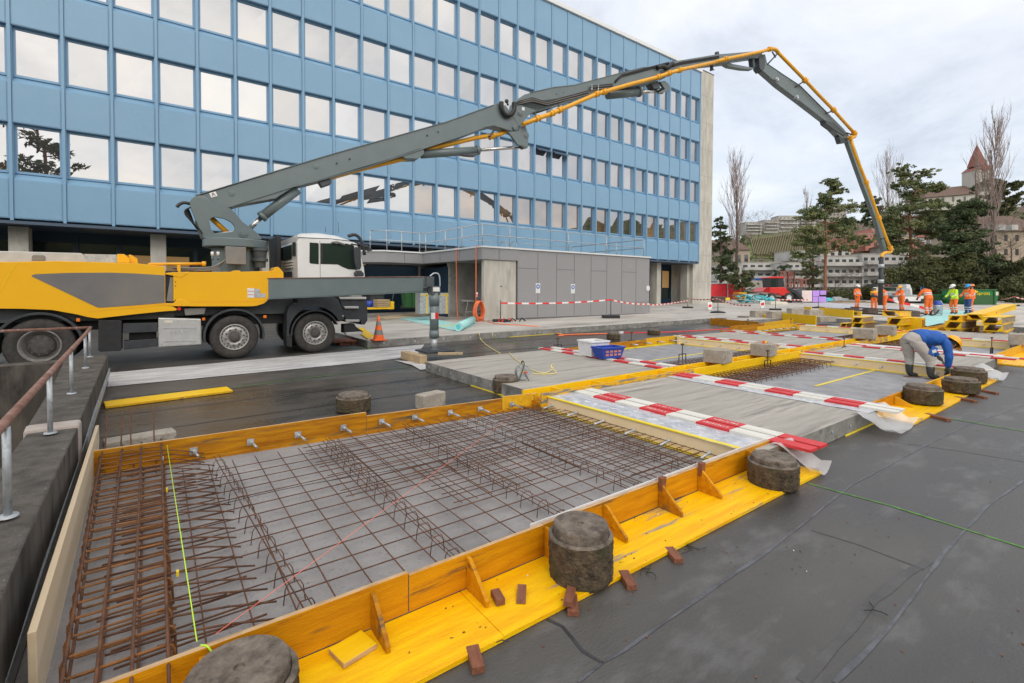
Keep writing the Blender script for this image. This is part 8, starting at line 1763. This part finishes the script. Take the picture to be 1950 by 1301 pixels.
pine(1735,316,545,62,[(1712,322,12,7),(1722,333,14,8),(1735,345,18,8),(1760,332,14,7),(1768,352,18,8),(1712,350,16,7),(1745,365,20,8),(1778,362,14,7),(1720,400,22,10),(1700,410,18,9),(1760,395,22,9),(1785,385,16,8),(1745,380,14,7),(1700,432,20,9),(1780,415,22,9),(1735,428,20,9),(1765,440,24,9),(1700,455,18,8),(1730,462,22,9),(1790,445,20,9),(1710,480,18,8),(1765,475,20,9),(1690,445,14,7)],'crooked pine with open top between boom end and church',9,[(1732,548),(1733,500),(1732,450),(1733,400),(1742,370),(1742,345),(1728,330)],dens=150,lsz=.13)
pine(1372,412,548,66,[(1368,420,8,6),(1376,432,10,6),(1366,445,12,7),(1382,455,12,7),(1370,470,16,8),(1390,478,12,7),(1372,492,18,8),(1385,505,16,8),(1368,515,14,8),(1380,528,16,8)],'pine with dark open branches beside the concrete tower',13,foliage='needle_d',dens=110,trunk_m='bark')
pine(1412,515,548,60,[(1400,525,10,7),(1412,522,12,8),(1422,530,10,8),(1396,536,10,8),(1410,538,14,9),(1424,542,10,6)],'low rounded shrub in front of the pale house',15,foliage='bush',dens=260,lsz=.12,r0=.12,name='shrub')
pine(1548,455,548,64,[(1540,500,12,8),(1552,515,14,8),(1534,520,12,8),(1545,535,12,8)],'small pine low at the left of the tall pine',17,dens=80)
pine(1662,372,440,180,[(1662,385,10,9),(1656,400,12,10),(1668,405,14,10),(1660,420,16,12),(1674,425,12,10)],'dark fir on the hill behind the boom',19,foliage='needle_d',dens=200,lsz=.5,trunk_m='bark',name='fir_tree')
pine(1826,398,545,56,[(1838,392,20,9),(1850,402,20,9),(1825,410,22,10),(1810,428,22,10),(1845,425,22,10),(1818,450,24,11),(1850,450,22,11),(1805,475,22,11),(1835,475,26,12),(1860,470,16,10),(1812,500,26,12),(1845,500,26,12)],'dense dark cedar in front of the church hill',21,foliage='needle_d',dens=260,lsz=.14,trunk_m='bark',name='cedar_tree')
pine(1862,345,440,150,[(1862,358,10,8),(1870,352,12,8)],'bush by the church tower',23,foliage='needle_d',dens=80,lsz=.4,trunk_m='bark',name='fir_tree')
pine(1905,330,400,230,[(1905,345,12,10),(1918,358,14,12),(1898,370,14,12),(1925,380,14,12),(1910,392,20,14)],'broad dark tree right of the church',25,foliage='hedge',dens=220,lsz=.7,trunk_m='bark',name='broadleaf_tree')
pine(1485,515,548,98,[(1480,520,8,6),(1488,508,8,5)],'dark clipped conifer between the white apartments',27,foliage='needle_d',dens=160,lsz=.2,r0=.1,name='conifer')
# dark yews closing the site
def yew(px, yt, yb, w_, d, label, seed, fol='hedge'):
    rng = random.Random(seed); k = d/FPX; base = PD(px, yb, d); t = thing('yew_tree', base, label, 'tree', 'dark evergreens behind the skips'); b = MB(); b.tube([base-Vector((0,0,.5)), PD(px, (yt+yb)/2, d)], [.25,.1], 6); b.build('trunk', M['bark'], t); c_ = MB()
    nc = int(w_*.9)
    for i in range(nc):
        y = rng.uniform(yt+6, yb-2); ww = w_*(.45+.55*(y-yt)/(yb-yt)); x = px+rng.uniform(-.5,.5)*ww; c = PD(x, y, d)+FH*rng.uniform(-1,1)*ww*k*.35; s = rng.uniform(7,13)*k
        leafquads(c_, c, (s,s,s*.7), 130, .11, rng, .8)
    c_.build('crown', M[fol], t, fixn=False)
YL = ['with a rounded top left of the flatbed truck','directly behind the flatbed truck cab','behind the lime vested worker','above the left end of the green skip','above the lettering of the green skip','right of the green skip','cut by the right edge of the photo','low one behind the hose workers','tall one behind the vacuum','low one at the foot of the boom end','beyond the right end of the barrier tape']
for i, (x, yt, w_, d) in enumerate([(1706,506,44,55),(1742,492,56,57),(1790,482,60,56),(1835,478,60,55),(1880,480,60,57),(1918,492,56,56),(1960,485,60,54),(1680,530,30,58),(1768,505,50,54),(1655,540,26,60),(1940,525,50,50)]):
    yew(x, yt, 572 if d > 52 else 576, w_, d, 'dark evergreen tree ' + YL[i], 40+i)
# bare trees
def bare(px, yt, yb, d, label, seed, form='poplar', w_=40, m_='twig', name='bare_tree', n1=26):
    rng = random.Random(seed); k = d/FPX; base = PD(px, yb, d); top = PD(px, yt, d); H2 = top.z-base.z; t = thing(name, base, label, 'tree'); b = MB(); c_ = MB(); R0 = H2*.012
    b.tube([base-Vector((0,0,.5)), base+Vector((0,0,H2*.5)), top-Vector((0,0,H2*.15))], [R0*1.3,R0*.8,R0*.25], 7)
    def br(p, d_, L_, r, lv):
        q = [p]; dd = d_.copy()
        for i in range(4):
            dd = (dd+Vector((rng.gauss(0,.10),rng.gauss(0,.10),rng.gauss(0,.05)+(.12 if form == 'poplar' else .02)))).normalized(); q.append(q[-1]+dd*L_/4)
        c_.tube(q, [max(.009*k*10, r*.7*(1-.2*i)) for i in range(5)], 3, cap=False)
        if lv > 0:
            for _ in range(5 if lv > 1 else 5):
                f = rng.uniform(.25,1); i = min(3, int(f*4)); a = q[i].lerp(q[i+1], f*4-i if f < 1 else 1); e = Vector((rng.gauss(0,1),rng.gauss(0,1),0)).normalized(); up_ = .9 if form == 'poplar' else .35
                br(a, (dd+e*(.28 if form == 'poplar' else .9)+Vector((0,0,up_*.3))).normalized(), L_*rng.uniform(.4,.65), r*.5, lv-1)
    for i in range(n1):
        f = .16+.76*i/n1; p = base+Vector((0,0,H2*f)); e = Vector((rng.gauss(0,1),rng.gauss(0,1),0)).normalized(); L_ = (w_*k)*(.6+.5*math.sin(math.pi*min(1,f*1.05)))*rng.uniform(.7,1.2)
        if form == 'poplar': br(p, (e*.32+Vector((0,0,1))).normalized(), L_*1.5, R0*.35, 2)
        else: br(p, (e*1.0+Vector((0,0,.5))).normalized(), L_, R0*.5, 2)
    b.build('trunk', M['bark'], t); c_.build('crown', M[m_], t, fixn=False); return t
bare(1402,318,545,84,'tall bare poplar right of the concrete tower',61,'poplar',38,n1=40)
bare(1888,240,545,74,'very tall bare poplar hiding part of the church spire',63,'poplar',46,n1=44)
bare(1858,290,520,90,'slender bare poplar left of the church spire',65,'poplar',20,n1=16)
bare(1690,325,480,130,'bare tree behind the boom end hose',67,'poplar',36,n1=24)
bare(1712,345,480,140,'bare poplar left of the crooked pine',69,'poplar',24,n1=14)
bare(1536,366,470,170,'thin bare poplar tip behind the tall pine',71,'poplar',18,n1=12)
bare(1445,405,460,240,'bare spreading tree on the ridge left of the white blocks',73,'open',26,n1=12)
bare(1490,425,460,240,'bare tree in front of the ridge blocks',75,'open',20,n1=10)
bare(1878,420,548,66,'leafless spreading tree in front of the beige corner house',77,'open',60,m_='bark',n1=14)
bare(1925,440,560,60,'leafless tree at the right edge over the evergreens',79,'open',50,m_='bark',n1=14)
bare(1640,505,566,62,'bare bush behind the standing orange worker',81,'open',26,m_='bark',n1=14)
bare(1590,520,566,61,'bare bush right of the tall pine trunk',83,'open',26,m_='bark',n1=14)
bare(1545,520,566,63,'bare bush left of the tall pine trunk',85,'open',24,m_='bark',n1=12)
# far wood on the hill that reads as one mass
rng = random.Random(99); b = MB()
for _ in range(760):
    px = rng.uniform(1345,2050); d = rng.uniform(125,300); v = hp_(px, d); y = scr(v)[1]
    if 1424 < px < 1600 and 438 < y < 500: continue
    s = rng.uniform(1.5,3.4); leafquads(b, v+Vector((0,0,s*.6)), (s,s,s*.9), 34, .5, rng, .9)
tag(b.build('hillside_wood', M['hedge'], fixn=False), 'scrub and treetops covering the hillside between the houses', 'wood', kind='stuff')
rng = random.Random(98); b = MB()
for _ in range(220):
    px = rng.uniform(1400,2000); d = rng.uniform(150,300); v = hp_(px, d); y = scr(v)[1]
    if 1424 < px < 1600 and 438 < y < 500: continue
    for _ in range(26):
        a = Vector((rng.gauss(0,.5),rng.gauss(0,.5),1)).normalized(); p = v+Vector((rng.gauss(0,1),rng.gauss(0,1),0)); b.tube([p, p+a*rng.uniform(2,4.5)], [.10,.03], 3, cap=False)
tag(b.build('bare_thicket', M['twig'], fixn=False), 'thicket of bare twiggy trees on the hillside', 'wood', kind='stuff')
# low hedge strip and wall under the trees
b = MB(); rng = random.Random(97)
for i in range(240):
    px = rng.uniform(1420,1700); c = PD(px, rng.uniform(556,568), rng.uniform(60,66)); leafquads(b, c, (.9,.9,.6), 22, .16, rng, .8)
tag(b.build('ground_cover', M['hedge'], fixn=False), 'low brown undergrowth along the edge of the site', 'undergrowth', kind='stuff')
# pine and treeline on the camera side, seen in the office glazing
t = pine(0,0,0,1,[],'x') if False else None
def plain_pine(x, y, H2, label, seed):
    rng = random.Random(seed); z0 = gz(x,y,-.4); t = thing('pine_tree', (x,y,z0), label, 'tree'); b = MB(); b.tube([(x,y,z0),(x+.3,y,z0+H2*.5),(x,y,z0+H2*.93)], [.3,.22,.06], 8); c_ = MB()
    for i in range(46):
        f = rng.uniform(.42,1); rr = H2*.26*(1.15-f)+.5; a = rng.uniform(0,6.28); c = Vector((x+rr*math.cos(a)*rng.uniform(.3,1), y+rr*math.sin(a)*rng.uniform(.3,1), z0+H2*f)); b.tube([(x,y,c.z-.5), c], [.06,.02], 4); leafquads(c_, c, (.9,.9,.4), 60, .2, rng, .7)
    b.build('trunk', M['bark_red'], t); c_.build('crown', M['needle_d'], t, fixn=False)

plain_pine(-9.2, -13, 21, 'tall pine mirrored in the office windows at the left', 31)
plain_pine(-14.5, -14, 19, 'second pine mirrored at the left edge of the office windows', 33)
# wooded ridge across the valley on the camera side, seen only as reflections in the lower glazing
b = MB(); rng = random.Random(55); n = 90; vs = []; 
for i in range(n+1):
    a = rad(-165 + 152*i/n); r0 = 170.; h = 31+11*mnoise.noise((i*.11,0,3))+4*mnoise.noise((i*.7,0,7)); c_, s_ = math.cos(a), math.sin(a)
    for rr_, hh in ((r0,-1),(r0+6,h*.55),(r0+25,h),(r0+80,h*.8),(r0+120,-1)): vs.append((rr_*c_, rr_*s_, hh+.3*rng.random()))
b.add(vs, [(i*5+k,(i+1)*5+k,(i+1)*5+k+1,i*5+k+1) for i in range(n) for k in range(4)], 0, False); tag(b.build('hill', M['hedge'], fixn=False), kind='structure')
